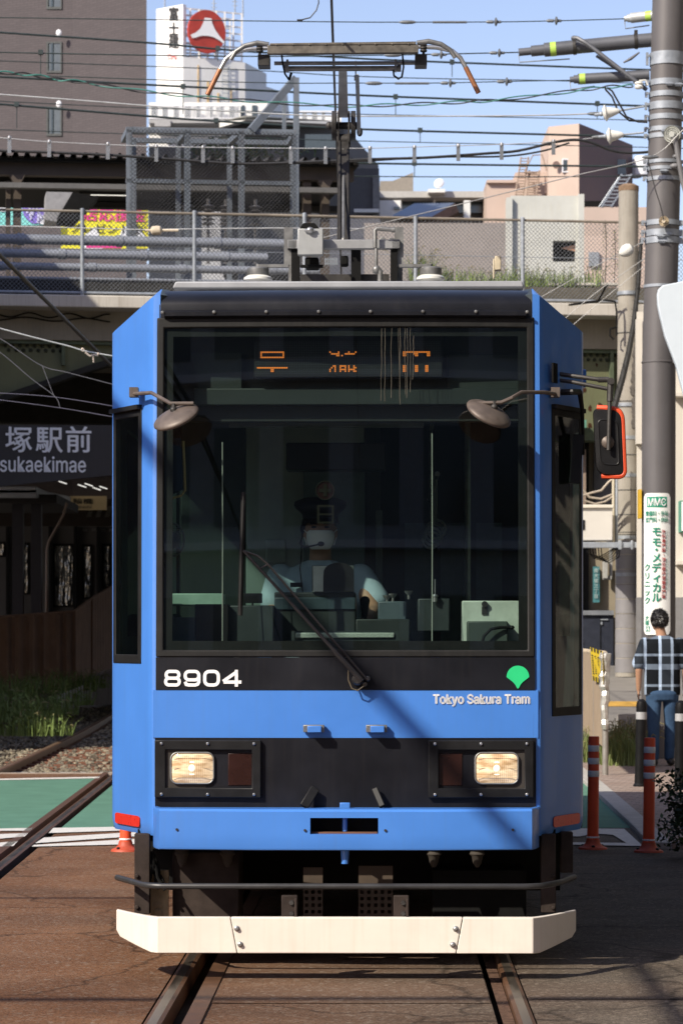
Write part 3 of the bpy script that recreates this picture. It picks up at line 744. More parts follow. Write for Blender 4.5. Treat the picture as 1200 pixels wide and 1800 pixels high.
# side fan, inner mirror
mb = MB(); c = T(304,949,.62); mb.tube([c+Vector((.052*math.cos(q*.3), -.01, .075*math.sin(q*.3))) for q in range(21)], .005, 6, closed=True)
for q in range(-7, 8):
    x = .052*math.sqrt(max(0,1-(q/8)**2)); mb.bar(c+Vector((-x,-.015,q*.0094)), c+Vector((x,-.015,q*.0094)), .003, .003)
mb.ell(c+Vector((0,.03,0)), (.035,.03,.04)); mb.build('fan', pm('fan_grey', (.16,.17,.17), .5), tram)
mb = MB(); mb.prism([T(290,770,.56),T(318,770,.56),T(322,860,.56),T(290,876,.56)], (0,.02,0)); im = mb.build('inner_mirror', pm('mirror_dark', (.03,.05,.08), .15, .6), tram, bevel=.004)
mb = MB(); mb.tube([T(322,775,.555),T(324,820,.555),T(325,862,.555),T(318,871,.555),T(293,878,.555)], .006, 8); mb.build('mirror_edge', pm('yellow_edge', (.55,.42,.16), .5), im)
# safety sticker pair on the glass
st = pm('sticker_red', (.016,.005,.0045), .95); stw = pm('sticker_cream', (.016,.015,.011), .95)
mb = MB(); c = T(571.5,862,.46); mb.lathe([(.041,0),(.041,.001)], c, (0,-1,0), 24); sk = mb.build('sticker', st, wsc)
mb = MB(); mb.tube([c+Vector((.042*math.cos(q*.262),-.002,.042*math.sin(q*.262))) for q in range(24)], .003, 5, closed=True)
mb.box((c.x-.008,c.y-.004,c.z-.028), (c.x+.008,c.y-.002,c.z+.028)); mb.box((c.x-.028,c.y-.0045,c.z-.008), (c.x+.028,c.y-.0022,c.z+.008))
c = T(572,904,.46); mb.shell(lambda u, z: (c.x+u, c.y, c.z+z), [-.038,-.028,.028,.038], [-.042,-.033,-.004,.004,.033,.042], (0,.001,0), {(1,1),(1,3)})
mb.build('sticker', stw, wsc)
# saloon seats and handrails further back
for k in range(4):
    for sg in (-1, 1):
        mb = MB(); v0 = 3.2+k*2.1; mb.box((sg*.62,v0,1.10), (sg*1.0,v0+1.6,1.22)); mb.box((sg*.92,v0,1.22), (sg*1.03,v0+1.6,1.62)); mb.build('bench_seat', pm('seat_cloth', (.05,.09,.10), .9), tram, bevel=.03)

for sg in (-1, 1):                         # handrails and straps in the saloon
    mb = MB(); mb.cyl((sg*.45,2.6,2.35), (sg*.45,5.4,2.35), .014, 8); mb.cyl((sg*.62,3.0,.8), (sg*.62,3.0,2.85), .016, 8); mb.cyl((sg*.45,4.6,2.35), (sg*.45,4.6,2.85), .012, 8); mb.build('handrail', M['bright_metal'], tram)
    for k in range(4): mb = MB(); v0 = 2.9+k*.6; mb.cyl((sg*.45,v0,2.34), (sg*.45,v0,2.12), .006, 6); mb.tube([(sg*.45+.05*math.cos(q*.524), v0, 2.07+.05*math.sin(q*.524)) for q in range(12)], .008, 6, closed=True); mb.build('strap', pm('strap_pale', (.45,.45,.42), .5), tram)
mb = MB()
for k in range(3): mb.box((.30+k*.22,5.43,1.3), (.46+k*.22,5.46,2.2))
mb.each('bulkhead_window', pm('dim_saloon_window', (.10,.12,.12), .2), tram)
# ------------------------------------------------------------------ roof gear and pantograph (about four metres back)
VP_ = 3.95
def PB(mb, x0, x1, y0, y1, v, d, mi=0):
    a, e = T(x0,y1,v), T(x1,y0,v); mb.box((a.x,v,a.z), (e.x,v+d,e.z), mi); return mb
mb = MB(); PB(mb,505,703,421,437,3.7,.06); PB(mb,505,703,424,437,4.5,.06); PB(mb,505,522,421,437,3.7,.85); PB(mb,688,703,421,437,3.7,.85)
panto = mb.build('pantograph', pm('base_frame_grey', (.30,.305,.31), .5, .3, var=.15, scale=8), tram, bevel=.004)
for x0, x1 in ((512,526),(686,698)):
    for vv in (3.72, 4.45): mb = MB(); PB(mb,x0,x1,437,560,vv,.12); mb.build('base_leg', M['underblack'], panto)
mb = MB(); PB(mb,617,634,437,500,4.0,.08); mb.build('base_strut', M['underblack'], panto)
mb = MB(); PB(mb,528,684,482,505,4.1,.35); mb.build('base_tray', M['dark_metal'], panto)
for px in (453.5, 756.5):
    for vv in (3.75, 4.55):
        c = T(px,492,3.75); c.y = vv; mb = MB()
        mb.lathe([(.05,-.28),(.055,-.2),(.078,-.19),(.05,-.15),(.078,-.12),(.05,-.08),(.055,-.01),(.081,.0),(.080,.012),(.058,.026),(.05,.028)], c, UP, 24)
        ins = mb.build('insulator', M['white_ceramic'], panto, smooth=40)
        mb = MB(); mb.lathe([(.06,.026),(.062,.03),(.062,.062),(.055,.07),(.012,.072),(.012,.09)], c, UP, 24); mb.build('insulator_cap', M['grey_metal'], ins)
        mb = MB(); s_ = -1 if px < 600 else 1; e = T(507 if px < 600 else 701,434,3.75); e.y = vv
        a = c+Vector((0,0,.078)); b1 = Vector((e.x,vv,a.z)); mb.bar(a, b1, .05, .016); mb.bar(b1, Vector((e.x,vv,e.z+.11)), .05, .012); mb.build('support_strap', M['grey_metal'], panto)
mb = MB(); PB(mb,523,568,401,448,3.62,.07)
bx = mb.build('spring_box', pm('light_grey_box', (.36,.37,.37), .5, .3, var=.1), panto, bevel=.006)
mb = MB(); mb.prism([T(527,401,3.62),T(561,401,3.62),T(553,392,3.62),T(533,392,3.62)], (0,.07,0)); mb.build('box_cap', M['underblack'], bx)
mb = MB(); c = T(545,405,3.62); mb.cyl(c+Vector((-.03,-.012,0)), c+Vector((.03,-.012,0)), .008); mb.ell(c+Vector((0,-.015,0)), (.022,.018,.018)); mb.build('bolt', M['bright_metal'], bx)
for px in (501.5, 706):
    mb = MB(); mb.tube([T(px,462,3.75),T(px,402,3.75)], .006, 6); mb.build('guide_rod', M['galv'], panto)
mb = MB(); mb.tube([T(659,436,3.66),T(659,405,3.66),T(662,402,3.66),T(668,402,3.66)], .012, 10); mb.tube([T(668,402,3.66),T(690,404,3.66)], [.015,.012], 10); mb.lathe([(.016,0),(.016,.02)], T(688,404,3.66), (1,0,0), 10)
mb.tube([T(661,437,3.66),T(661,470,3.66)], .010, 8); mb.ell(T(661,474,3.66), (.022,.022,.025)); mb.tube([T(661,470,3.66),T(668,478,3.66),T(668,495,3.66)], .016, 10)
fitting = mb.build('air_fitting', M['grey_metal'], panto, bevel=.002)
mb = MB(); PB(mb,637,650,425,435,3.8,.05); PB(mb,648,683,425,437,3.9,.05); PB(mb,683,692,418,437,3.9,.06); PB(mb,668,676,417,430,3.85,.05)
mb.lathe([(.014,0),(.014,.01)], T(642,429,3.8), (0,-1,0), 8); mb.lathe([(.014,0),(.014,.01)], T(676,429,3.85), (0,-1,0), 8)
mb.each('clamp_block', M['grey_metal'], panto, bevel=.002)
mb = MB()
for px in range(571, 592, 4): PB(mb,px,px+2,453,466,3.9,.01)
PB(mb,570,592,455,457,3.9,.01); PB(mb,570,592,462,464,3.9,.01); mb.build('grille', M['galv'], panto, smooth=0)
mb = MB(); PB(mb,536,560,452,468,3.75,.2); PB(mb,598,612,449,466,4.0,.1); mb.tube([T(528,468,3.7),T(568,468,3.7)], .01, 8); mb.each('spring_drum', M['underblack'], panto, bevel=.01)
# arms
kv = 4.75
mb = MB(); mb.prism([T(592,434,3.95),T(615.5,434,3.95),T(613.5,240,kv-.02),T(594,240,kv-.02)], (0,.05,0)); mb.bar(T(597,434,3.93), T(596,245,kv-.04), .012, .02); mb.bar(T(611,434,3.93), T(611,245,kv-.04), .012, .02)
la = mb.build('lower_arm', M['dark_metal'], panto)
mb = MB(); mb.tube([T(603.5,430,3.86),T(603.5,420,3.87),T(603.5,415,3.88)], [.006,.012,.006], 8); mb.tube([T(603.5,416,3.88),T(603.5,275,kv-.1)], .009, 8); mb.tube([T(603.5,278,kv-.1),T(603.5,262,kv-.1)], [.012,.014], 8); mb.build('control_rod', M['grey_metal'], la)
mb = MB()
for x0, x1 in ((583,591),(616.5,625)):
    c = T((x0+x1)/2,221,kv); w2_ = (x1-x0)/2/300; mb.lathe([(.04,-w2_),(.088,-w2_),(.088,w2_),(.04,w2_)], c, (1,0,0), 28)
mb.cyl(T(578,221,kv), T(632,221,kv), .022); mb.ell(T(578,221,kv), (.02,.025,.025)); mb.ell(T(632,232,kv), (.018,.022,.028))
mb.cyl(T(592,247,kv-.02), T(616,247,kv-.02), .04)
PB(mb,593,596,195,250,kv-.07,.14); PB(mb,611.5,615,195,250,kv-.07,.14)
mb.build('knee_joint', M['dark_metal'], panto, bevel=.002)
mb = MB(); mb.prism([T(594,205,kv-.03),T(612,205,kv-.03),T(609.5,118,4.02),T(595,118,4.02)], (0,.04,0)); ua = mb.build('upper_arm', pm('brushed_arm', (.42,.42,.42), .4, .5, var=.2, scale=10), panto, bevel=.004)
mb = MB(); mb.tube([T(631,236,kv),T(627.5,133,4.05)], .0115, 8); mb.lathe([(.016,-.012),(.016,.012)], T(626,137,4.05), (1,0,0), 10); mb.tube([T(625,139,4.05),T(625,107,4.0)], .004, 6); mb.build('thrust_rod', M['galv'], ua)
# head
mb = MB(); mb.cyl(T(503,120.5,4.0), T(701,120.5,4.0), .0155); mb.cyl(T(482,111,3.98), T(750,111,3.98), .0115)
for px in (503, 701): mb.lathe([(.02,-.012),(.02,.012)], T(px,120.5,4.0), (1,0,0), 12)
for px in (505, 695): PB(mb,px-2,px+2,104,124,3.96,.06)
ph = mb.build('head_frame', M['grey_metal'], panto)
for x0, x1 in ((453,474),(729,750)):
    mb = MB(); PB(mb,x0,x1,95,114.5,3.93,.13); c = T(456.5 if x0 < 600 else 744,83,3.95)
    for q in range(4): mb.lathe([(.018,-.007),(.021,0),(.018,.007)], c+Vector((0,0,-.022+q*.016)), UP, 12)
    mb.cyl(c+Vector((0,0,-.05)), c+Vector((0,0,.03)), .008); mb.build('head_spring_bracket', M['dark_metal'], ph, bevel=.003)
for vv in (3.86, 4.12):
    mb = MB(); mb.prism([T(470,79,vv),T(735,78,vv),T(735,92.5,vv),T(470,94,vv)], (0,.05,0)); mb.prism([T(474,75.5,vv-.004),T(731,73,vv-.004),T(731,78,vv-.004),T(474,79,vv-.004)], (0,.058,0))
    for q in range(9): mb.ell(T(486+q*29,78.5-q*.12,vv-.004), (.006,.004,.005), 6, 4)
    mb.build('collector_strip', pm('carbon_collector', (.15,.135,.115), .5, .5, var=.35, scale=20), ph, bevel=.004)
for sg in (-1, 1):
    X = lambda q: 602.5+sg*q
    dyy = -2 if sg > 0 else 0
    mb = MB(); mb.tube([T(X(130),78+dyy,3.88),T(X(150),75+dyy,3.88),T(X(172),80+dyy,3.88),T(X(188),90+dyy,3.88),T(X(197),104+dyy,3.88)], [.014,.015,.014,.013,.012], 10); mb.build('short_horn', M['grey_metal'], ph, smooth=60)
    mb = MB(); mb.tube([T(X(125),84+dyy,4.1),T(X(165),86+dyy,4.1),T(X(192),92+dyy,4.1),T(X(206),104+dyy,4.1),T(X(216),122+dyy,4.1)], .013, 10); hn = mb.build('long_horn', M['bright_metal'], ph, smooth=60)
    mb = MB(); mb.tube([T(X(215.5),121+dyy,4.1),T(X(238),166+dyy,4.1)], .0145, 12); mb.build('horn_tip', M['copper'], hn)
mb = MB(); mb.tube([T(495,95,3.95),T(497,112,3.93),T(501,130,3.95),T(508,140,3.98)], .006, 6); mb.tube([T(508,140,3.98),T(512,128,3.99)], .008, 6); mb.build('shunt_lead', M['underblack'], ph)
mb = MB(); mb.tube([T(707,95,3.95),T(709,118,3.93),T(706,135,3.95),T(700,139,3.98),T(692,133,3.98),T(691,124,3.99)], .006, 6); mb.build('shunt_lead', M['underblack'], ph)
mb = MB(); PB(mb,869,880,450,475,5.5,.08); PB(mb,866,869,455,490,5.5,.06); mb.build('aerial_box', pm('beige_plastic', (.55,.47,.33), .6), tram, bevel=.006)

# ------------------------------------------------------------------ people
SKIN = pm('skin', (.42,.24,.155), .55, var=.06, scale=20)
class Blob(MB):
    def limb(s, pts, rs, n=14):
        for i in range(len(pts)-1): s.tube([pts[i], pts[i+1]], [rs[i], rs[i+1]], n)
        for p, r_ in zip(pts, rs): s.ell(p, (r_*.99,)*3, 14, 9)
        return s
    def loft(s, secs, n=20):               # secs: (centre, half width x, half depth y)
        vs = []; fs = []
        for c, rx, ry in secs:
            c = Vector(c); vs += [c+Vector((rx*math.copysign(abs(math.cos(2*math.pi*k/n))**.8, math.cos(2*math.pi*k/n)), ry*math.copysign(abs(math.sin(2*math.pi*k/n))**.8, math.sin(2*math.pi*k/n)), 0)) for k in range(n)]
        for i in range(len(secs)-1):
            for k in range(n): l = (k+1) % n; fs.append((i*n+k, i*n+l, (i+1)*n+l, (i+1)*n+k))
        fs += [tuple(range(n-1,-1,-1)), tuple((len(secs)-1)*n+k for k in range(n))]
        return s.add(vs, fs)
    def skin(s, name, mat, parent, vox=.009, sm_=4):
        o = s.build(name, mat, parent, smooth=180)
        m_ = o.modifiers.new('remesh', 'REMESH'); m_.mode = 'VOXEL'; m_.voxel_size = vox; m_.use_smooth_shade = True
        q = o.modifiers.new('smooth', 'SMOOTH'); q.iterations = sm_; q.factor = .5
        return o
def hand(bl, wrist, d, side, n_):          # wrist, finger direction, direction of the thumb side, palm normal
    d, side, n_ = Vector(d).normalized(), Vector(side).normalized(), Vector(n_).normalized()
    w_ = Vector(wrist)
    for k in (-1, 0, 1): bl.limb([w_+side*.012*k, w_+d*.085+side*.024*k], [.014,.013], 10)
    for k, L in zip((-1.5,-.5,.5,1.5), (.055,.072,.078,.070)):
        b0 = w_+d*.088+side*.0185*k; b1 = b0+d*L*.45+n_*.010; b2 = b0+d*L*.78+n_*.030; b3 = b0+d*L*.90+n_*.048
        bl.limb([b0,b1,b2,b3], [.0092,.0088,.008,.007], 8)
    t0 = w_+d*.025+side*.026; bl.limb([t0, t0+side*.022+d*.026+n_*.012, t0+side*.022+d*.055+n_*.026], [.013,.0105,.009], 8)

def place_local(px, py, v):                 # tram frame to world frame
    q = T(px,py,v); return Matrix.Rotation(TA,3,'Z') @ q + Vector((TX,TY,0))
c0 = place_local(563,1118,1.38)
drv = thing('person', (c0.x, c0.y, .80), 'driver in navy cap, white mask and pale blue shirt seated at the controls', 'person')
def D(px, py, dv=0): 
    q = place_local(px,py,1.38+dv); return q
hc = D(563,933)
bl = Blob()
bl.ell(hc, (.074,.094,.112)); bl.ell(hc+Vector((0,-.03,-.055)), (.055,.062,.058))       # skull and jaw
bl.ell(hc+Vector((0,-.098,-.018)), (.013,.018,.022)); bl.ell(hc+Vector((0,-.090,-.066)), (.024,.010,.008))
for sg in (-1, 1):
    bl.ell(hc+Vector((sg*.076,.005,-.012)), (.010,.022,.032)); bl.ell(hc+Vector((sg*.03,-.084,.012)), (.020,.012,.008))
bl.limb([hc+Vector((0,.01,-.08)), D(563,1000,.02)], [.052,.058])
for sg, el, wr in ((-1, D(478,1072,-.05), D(480,1100,-.30)), (1, D(655,1075,-.10), D(648,1090,-.36))):
    sh = D(563+sg*72,1010,.02); bl.limb([sh, el, wr], [.052,.043,.029])
    hand(bl, wr, (-sg*.2,-.9,-.15), (-sg*1,0,.1), (0,-.1,-1))
bl.loft([(D(563,1180,.05),.15,.10),(D(563,1010,.03),.19,.10),(D(563,992,.03),.08,.06)])
bl.skin('driver_body', SKIN, drv, .010)
bl = Blob()
bl.loft([(D(563,1200,.05),.175,.125),(D(563,1120,.04),.185,.13),(D(563,1050,.03),.21,.13),(D(563,1018,.03),.215,.12),(D(563,1000,.03),.15,.09),(D(563,985,.02),.072,.065)])
for sg, ex in ((-1,481),(1,660)):
    bl.limb([D(563+sg*70,1016,.02), D(ex,1056,-.04)], [.072,.070])
bl.skin('shirt', pm('pale_blue_shirt', (.42,.55,.64), .8, var=.08, scale=10, bump=.3, bscale=14), drv, .011)
bl = MB(); 
for sg in (-1, 1): bl.prism([D(563,994,-.075),D(563+sg*16,984,-.06),D(563+sg*24,996,-.07),D(563+sg*10,1010,-.10)], (0,.006,0))
bl.build('collar', pm('pale_blue_shirt'  , (0,0,0)), drv)
mb = MB(); mb.prism([D(559,998,-.10),D(567,998,-.10),D(568,1008,-.11),D(572,1050,-.12),D(563,1058,-.12),D(555,1050,-.12),D(558,1008,-.11)], (0,.01,0)); mb.build('tie', pm('navy_tie', (.02,.025,.05), .7), drv)
bl = Blob(); bl.loft([(hc+Vector((0,-.045,-.092)),.045,.060),(hc+Vector((0,-.046,-.06)),.066,.074),(hc+Vector((0,-.044,-.02)),.069,.079),(hc+Vector((0,-.040,.0)),.062,.076)])
bl.skin('mask', pm('white_mask', (.95,.97,.97), .75, var=.01), drv, .008)
mb = MB()
for sg in (-1, 1): mb.tube([hc+Vector((sg*.066,-.06,-.01)), hc+Vector((sg*.08,-.01,.005)), hc+Vector((sg*.08,.01,-.02)), hc+Vector((sg*.066,-.06,-.07))], .0025, 5)
mb.each('mask_loop', pm('white_mask', (0,0,0)), drv)
for sg in (-1, 1):
    mb = MB(); mb.ell(hc+Vector((sg*.031,-.094,.014)), (.012,.005,.006)); mb.build('eye', M['underblack'], drv); mb = MB(); mb.bar(hc+Vector((sg*.016,-.098,.030)), hc+Vector((sg*.048,-.092,.032)), .006, .007); mb.build('eyebrow', M['underblack'], drv)
mb = MB(); mb.ell(hc+Vector((0,.02,.02)), (.078,.085,.095)); mb.build('hair', M['underblack'], drv)
capm = pm('navy_cap', (.012,.014,.028), .7, var=.2)
mb = MB(); cc = hc+Vector((0,0,.058))
mb.lathe([(.084,-.008),(.087,.018),(.097,.032),(.118,.050),(.128,.066),(.124,.082),(.09,.096),(0,.104)], cc, Vector((0,-.16,1)), 32); cp = mb.build('cap', capm, drv, smooth=60)
mb = MB(); pts0 = [cc+Vector((.086*math.cos(a), .086*math.sin(a), .0)) for a in [math.pi+math.pi*q/14 for q in range(15)]]
pts1 = [cc+Vector((.092*math.cos(a), .150*math.sin(a) if True else 0, -.022)) for a in [math.pi+math.pi*q/14 for q in range(15)]]
mb.grid([pts0, pts1]); mb.grid([[p+Vector((0,0,-.004)) for p in pts0], [p+Vector((0,0,-.004)) for p in pts1]], flip=True); mb.build('peak', pm('black_peak', (.012,.012,.012), .2), cp)
mb = MB(); mb.tube([D(533,940,-.0), D(527,955,-.02), D(535,962,-.08), D(560,957,-.14)], .004, 6); mb.ell(D(564,956,-.145), (.016,.014,.012)); mb.tube([D(531,930,.0),D(529,985,-.05),D(527,1000,-.1),D(533,1050,-.13)], .003, 5); mb.ell(D(533,930,0), (.016,.02,.026)); mb.build('headset', M['underblack'], drv)
mb = MB(); mb.box(D(510,1032,-.12), D(532,1024,-.11)); mb.build('name_badge', M['dark'], drv)
mb = MB(); q = D(563,1150,.2); mb.box((q.x-.24,q.y,.95), (q.x+.24,q.y+.08,1.75)); mb.box((q.x-.24,q.y-.45,1.02), (q.x+.24,q.y+.04,1.16)); 
mb.v = [tuple(Matrix.Rotation(-TA,3,'Z') @ (Vector(p)-Vector((TX,TY,0)))) for p in mb.v]; mb.build('driver_seat', M['dark'], tram, bevel=.04)
# ------------------------------------------------------------------ ground, road, tracks
def asphalt():
    m = bpy.data.materials.new('asphalt'); m.use_nodes = True; n = m.node_tree; L = n.links; b = n.nodes['Principled BSDF']
    tc = n.nodes.new('ShaderNodeTexCoord'); g = tc.outputs['Object']
    def noise(sc, det=5, st=None):
        z = n.nodes.new('ShaderNodeTexNoise'); z.inputs['Scale'].default_value = sc; z.inputs['Detail'].default_value = det
        if st:
            mp = n.nodes.new('ShaderNodeMapping'); mp.inputs['Scale'].default_value = st; L.new(g, mp.inputs[0]); L.new(mp.outputs[0], z.inputs[0])
        else: L.new(g, z.inputs[0])
        return z.outputs['Fac']
    def ramp(fac, p0, c0, p1, c1):
        r = n.nodes.new('ShaderNodeValToRGB'); e = r.color_ramp.elements; e[0].position = p0; e[1].position = p1; e[0].color = (*c0,1); e[1].color = (*c1,1); L.new(fac, r.inputs[0]); return r.outputs[0]
    def mix(f, a, c, mode='MIX'):
        x = n.nodes.new('ShaderNodeMix'); x.data_type = 'RGBA'; x.blend_type = mode
        if isinstance(f, float): x.inputs['Factor'].default_value = f
        else: L.new(f, x.inputs['Factor'])
        L.new(a, x.inputs['A']); L.new(c, x.inputs['B']); return x.outputs['Result']
    rust = ramp(noise(1.6,7), .3, (.155,.074,.038), .75, (.235,.120,.064))
    grey = ramp(noise(3,6), .3, (.095,.078,.062), .75, (.155,.128,.102))
    # rust from the rails lies along the tracks: more to the left, less to the right
    sx = n.nodes.new('ShaderNodeSeparateXYZ'); L.new(g, sx.inputs[0])
    mr = n.nodes.new('ShaderNodeMapRange'); mr.inputs['From Min'].default_value = 1.0; mr.inputs['From Max'].default_value = -.9; L.new(sx.outputs['X'], mr.inputs['Value'])
    nn = n.nodes.new('ShaderNodeMath'); nn.operation = 'MULTIPLY_ADD'; nn.inputs[1].default_value = .9; L.new(noise(1.1,3,(.5,1,1)), nn.inputs[0])
    sb = n.nodes.new('ShaderNodeMath'); sb.operation = 'SUBTRACT'; sb.inputs[1].default_value = .45; L.new(mr.outputs[0], sb.inputs[0]); L.new(sb.outputs[0], nn.inputs[2])
    cl = n.nodes.new('ShaderNodeClamp'); L.new(nn.outputs[0], cl.inputs[0])
    base = mix(cl.outputs[0], grey, rust)
    vo = n.nodes.new('ShaderNodeTexVoronoi'); vo.inputs['Scale'].default_value = 60; L.new(g, vo.inputs[0])
    spk = ramp(vo.outputs['Color'], .66, (0,0,0), .98, (1,1,1))
    wn = n.nodes.new('ShaderNodeTexNoise'); wn.inputs['Scale'].default_value = 110; L.new(g, wn.inputs[0])
    pits = ramp(wn.outputs['Fac'], .30, (.35,.35,.35), .55, (1,1,1))
    base = mix(1.0, base, pits, 'MULTIPLY')
    q = n.nodes.new('ShaderNodeMath'); q.operation = 'MULTIPLY'; q.inputs[1].default_value = .6; L.new(spk, q.inputs[0])
    lt = n.nodes.new('ShaderNodeRGB'); lt.outputs[0].default_value = (.30,.25,.20,1)
    base = mix(q.outputs[0], base, lt.outputs[0])
    st_ = ramp(noise(.55,4), .50, (1,1,1), .66, (.68,.66,.66)); base = mix(1.0, base, st_, 'MULTIPLY')
    vc = n.nodes.new('ShaderNodeTexVoronoi'); vc.feature = 'DISTANCE_TO_EDGE'; vc.inputs['Scale'].default_value = .55
    dn = n.nodes.new('ShaderNodeTexNoise'); dn.inputs['Scale'].default_value = 2.5; dn.inputs['Detail'].default_value = 6; L.new(g, dn.inputs[0])
    ad = n.nodes.new('ShaderNodeVectorMath'); ad.operation = 'MULTIPLY_ADD'; L.new(dn.outputs['Color'], ad.inputs[0]); ad.inputs[1].default_value = (.5,.5,0); L.new(g, ad.inputs[2]); L.new(ad.outputs[0], vc.inputs[0])
    crk = ramp(vc.outputs['Distance'], .0, (.45,.45,.45), .012, (1,1,1)); base = mix(1.0, base, crk, 'MULTIPLY')
    L.new(base, b.inputs['Base Color']); b.inputs['Roughness'].default_value = .85; b.inputs['Specular IOR Level'].default_value = .15
    bp = n.nodes.new('ShaderNodeBump'); bp.inputs['Strength'].default_value = .7; bp.inputs['Distance'].default_value = .006
    L.new(wn.outputs['Fac'], bp.inputs['Height']); L.new(bp.outputs[0], b.inputs['Normal'])
    return m
M['asphalt'] = asphalt()
M['ground'] = pm('plain_ground', (.10,.095,.085), .95, var=.2, scale=.6, coord='Object')
M['paint_white'] = pm('road_paint_white', (.62,.60,.56), .8, var=.14, scale=14, streak=0)
M['paint_green'] = pm('road_paint_green', (.10,.215,.155), .85, var=.14, scale=3, bump=.15, bscale=90)
M['rail'] = pm('rusty_rail', (.13,.066,.036), .55, .4, var=.3, scale=12, bump=.1)
M['railtop'] = pm('polished_rail_head', (.15,.125,.10), .32, .7, var=.6, scale=5, stretch=(3,.5,1))
M['dirt'] = pm('rail_groove_dirt', (.11,.065,.045), .95, var=.4, scale=30, bump=.6, bscale=80)
M['groove'] = pm('rail_groove', (.018,.014,.012), .95, var=.4, scale=20)
ZA = -0.012                                 # asphalt lies just under the rail heads
def sheet(name, pts, z, mat, kind='structure'):
    mb = MB(); mb.add([(p[0], p[1], z) for p in pts], [tuple(range(len(pts)))])
    return tag(mb.build(name, mat, at=(0,0,0), smooth=0), kind=kind)
sheet('ground', [(-900,-300),(900,-300),(900,2500),(-900,2500)], -.26, M['ground'])
ca, sa = math.cos(TA), math.sin(TA)
def track(u, Y): return TX+.000+u+(Y-TY)*math.tan(-TA)     # x of a line parallel to our track
# asphalt in strips between the rail slots
L0, L1 = -.70, .676                         # inner faces of our rails
def tr2(Y): return -2.31-.0172*(Y-24) if Y < 40 else -2.585-.0172*(Y-40)-.0006*(Y-40)**2    # right rail of the other track
YA0, YA1 = -30, 32.9
ys = [YA0, 0, 8, 12, 16, 20, 24, 28, YA1]
def strip(name, fa, fb, z, mat, ys=ys, kind='structure'):
    mb = MB(); mb.grid([[(fa(y), y, z), (fb(y), y, z)] for y in ys]); return tag(mb.build(name, mat, at=(0,0,0), smooth=0), kind=kind)
# our rail: rail from u=-.765..-.695, groove to -.635, guard bar to -.585 ; right rail mirrored
LR = [lambda y: track(-.775,y), lambda y: track(-.690,y), lambda y: track(-.617,y), lambda y: track(-.545,y)]
RR = [lambda y: track(.612,y), lambda y: track(.688,y), lambda y: track(.768,y)]
strip('road', lambda y: -40, lambda y: tr2(y)-1.372-.16, ZA, M['asphalt'])
strip('road', lambda y: tr2(y)-1.372+.10, lambda y: tr2(y)-.16, ZA, M['asphalt'])
strip('road', lambda y: tr2(y)+.10, LR[0], ZA, M['asphalt'])
strip('road', LR[3], RR[0], ZA, M['asphalt'])
strip('road', RR[2], lambda y: 40, ZA, M['asphalt'])
strip('track_bed', lambda y: -4.6, lambda y: 1.2, -.10, M['groove'], [YA0, YA1])
def rail(name, f, w_, zt, label, mat, y0, y1, full=False, guard=None, step=2.0):
    n_ = max(2, int((y1-y0)/step)); yy = lin_sp(y0, y1, n_)
    mb = MB()
    zb = zt-.14 if full else zt-.085
    prof = [(-.5*w_,zt-.006),(-.27*w_,zt),(.27*w_,zt),(.5*w_,zt-.006),(.5*w_,zt-.035)]
    if full: prof += [(.12*w_,zt-.05),(.12*w_,zb+.02),(.95*w_,zb+.008),(.95*w_,zb),(-.95*w_,zb),(-.95*w_,zb+.008),(-.12*w_,zb+.02),(-.12*w_,zt-.05)]
    else: prof += [(.5*w_,zb),(-.5*w_,zb)]
    prof += [(-.5*w_,zt-.035)]
    k = len(prof); vs = [(f(y)+a, y, z) for y in yy for a, z in prof]; fs = []; ms = []
    for i in range(len(yy)-1):
        for j in range(k):
            fs.append((i*k+j, (i+1)*k+j, (i+1)*k+(j+1) % k, i*k+(j+1) % k)); ms.append(1 if j == 1 else 0)
    mb.v = vs; mb.f = fs; mb.m = ms
    if guard:
        for a, b_, z0, z1 in guard:
            g_ = [(f(y)+c, y, z) for y in yy for c, z in ((a,z0),(a,z1),(b_,z1),(b_,z0))]; o_ = len(mb.v); mb.v += g_
            for i in range(len(yy)-1):
                for j in range(3): mb.f.append((o_+i*4+j, o_+(i+1)*4+j, o_+(i+1)*4+j+1, o_+i*4+j+1)); mb.m.append(0)
    o = mb.build(name, mat, smooth=20); tag(o, label, 'rail', 'running rails'); return o
RM = [M['rail'], M['railtop']]
rail('rail', lambda y: track(-.728,y), .070, 0, 'left rail under the tram with a flat rusty guard bar beside it', RM, YA0, 60, guard=[(.115,.185,-.08,-.003)])
rail('rail', lambda y: track(.726,y), .068, 0, 'right rail under the tram with a dirt filled groove inside it', RM, YA0, 60)
strip('rail_dirt', lambda y: RR[0](y)+.028, lambda y: RR[1](y), -.03, M['dirt'], kind='stuff')
rail('rail', lambda y: tr2(y), .078, 0, 'rail crossing the green lane left of the tram', RM, YA0, 33.0, guard=[(-.16,-.10,-.08,-.004)])
rail('rail', lambda y: tr2(y)-1.372, .085, .0, 'rusty rail on the stone ballast at the left edge', [M['rail'], pm('dull_rail_head', (.24,.155,.10), .4, .5, var=.2)], 31.0, 110, full=True)
rail('rail', lambda y: tr2(y), .085, .0, 'rail on the ballast running close past the left side of the tram', RM, 33.0, 110, full=True)
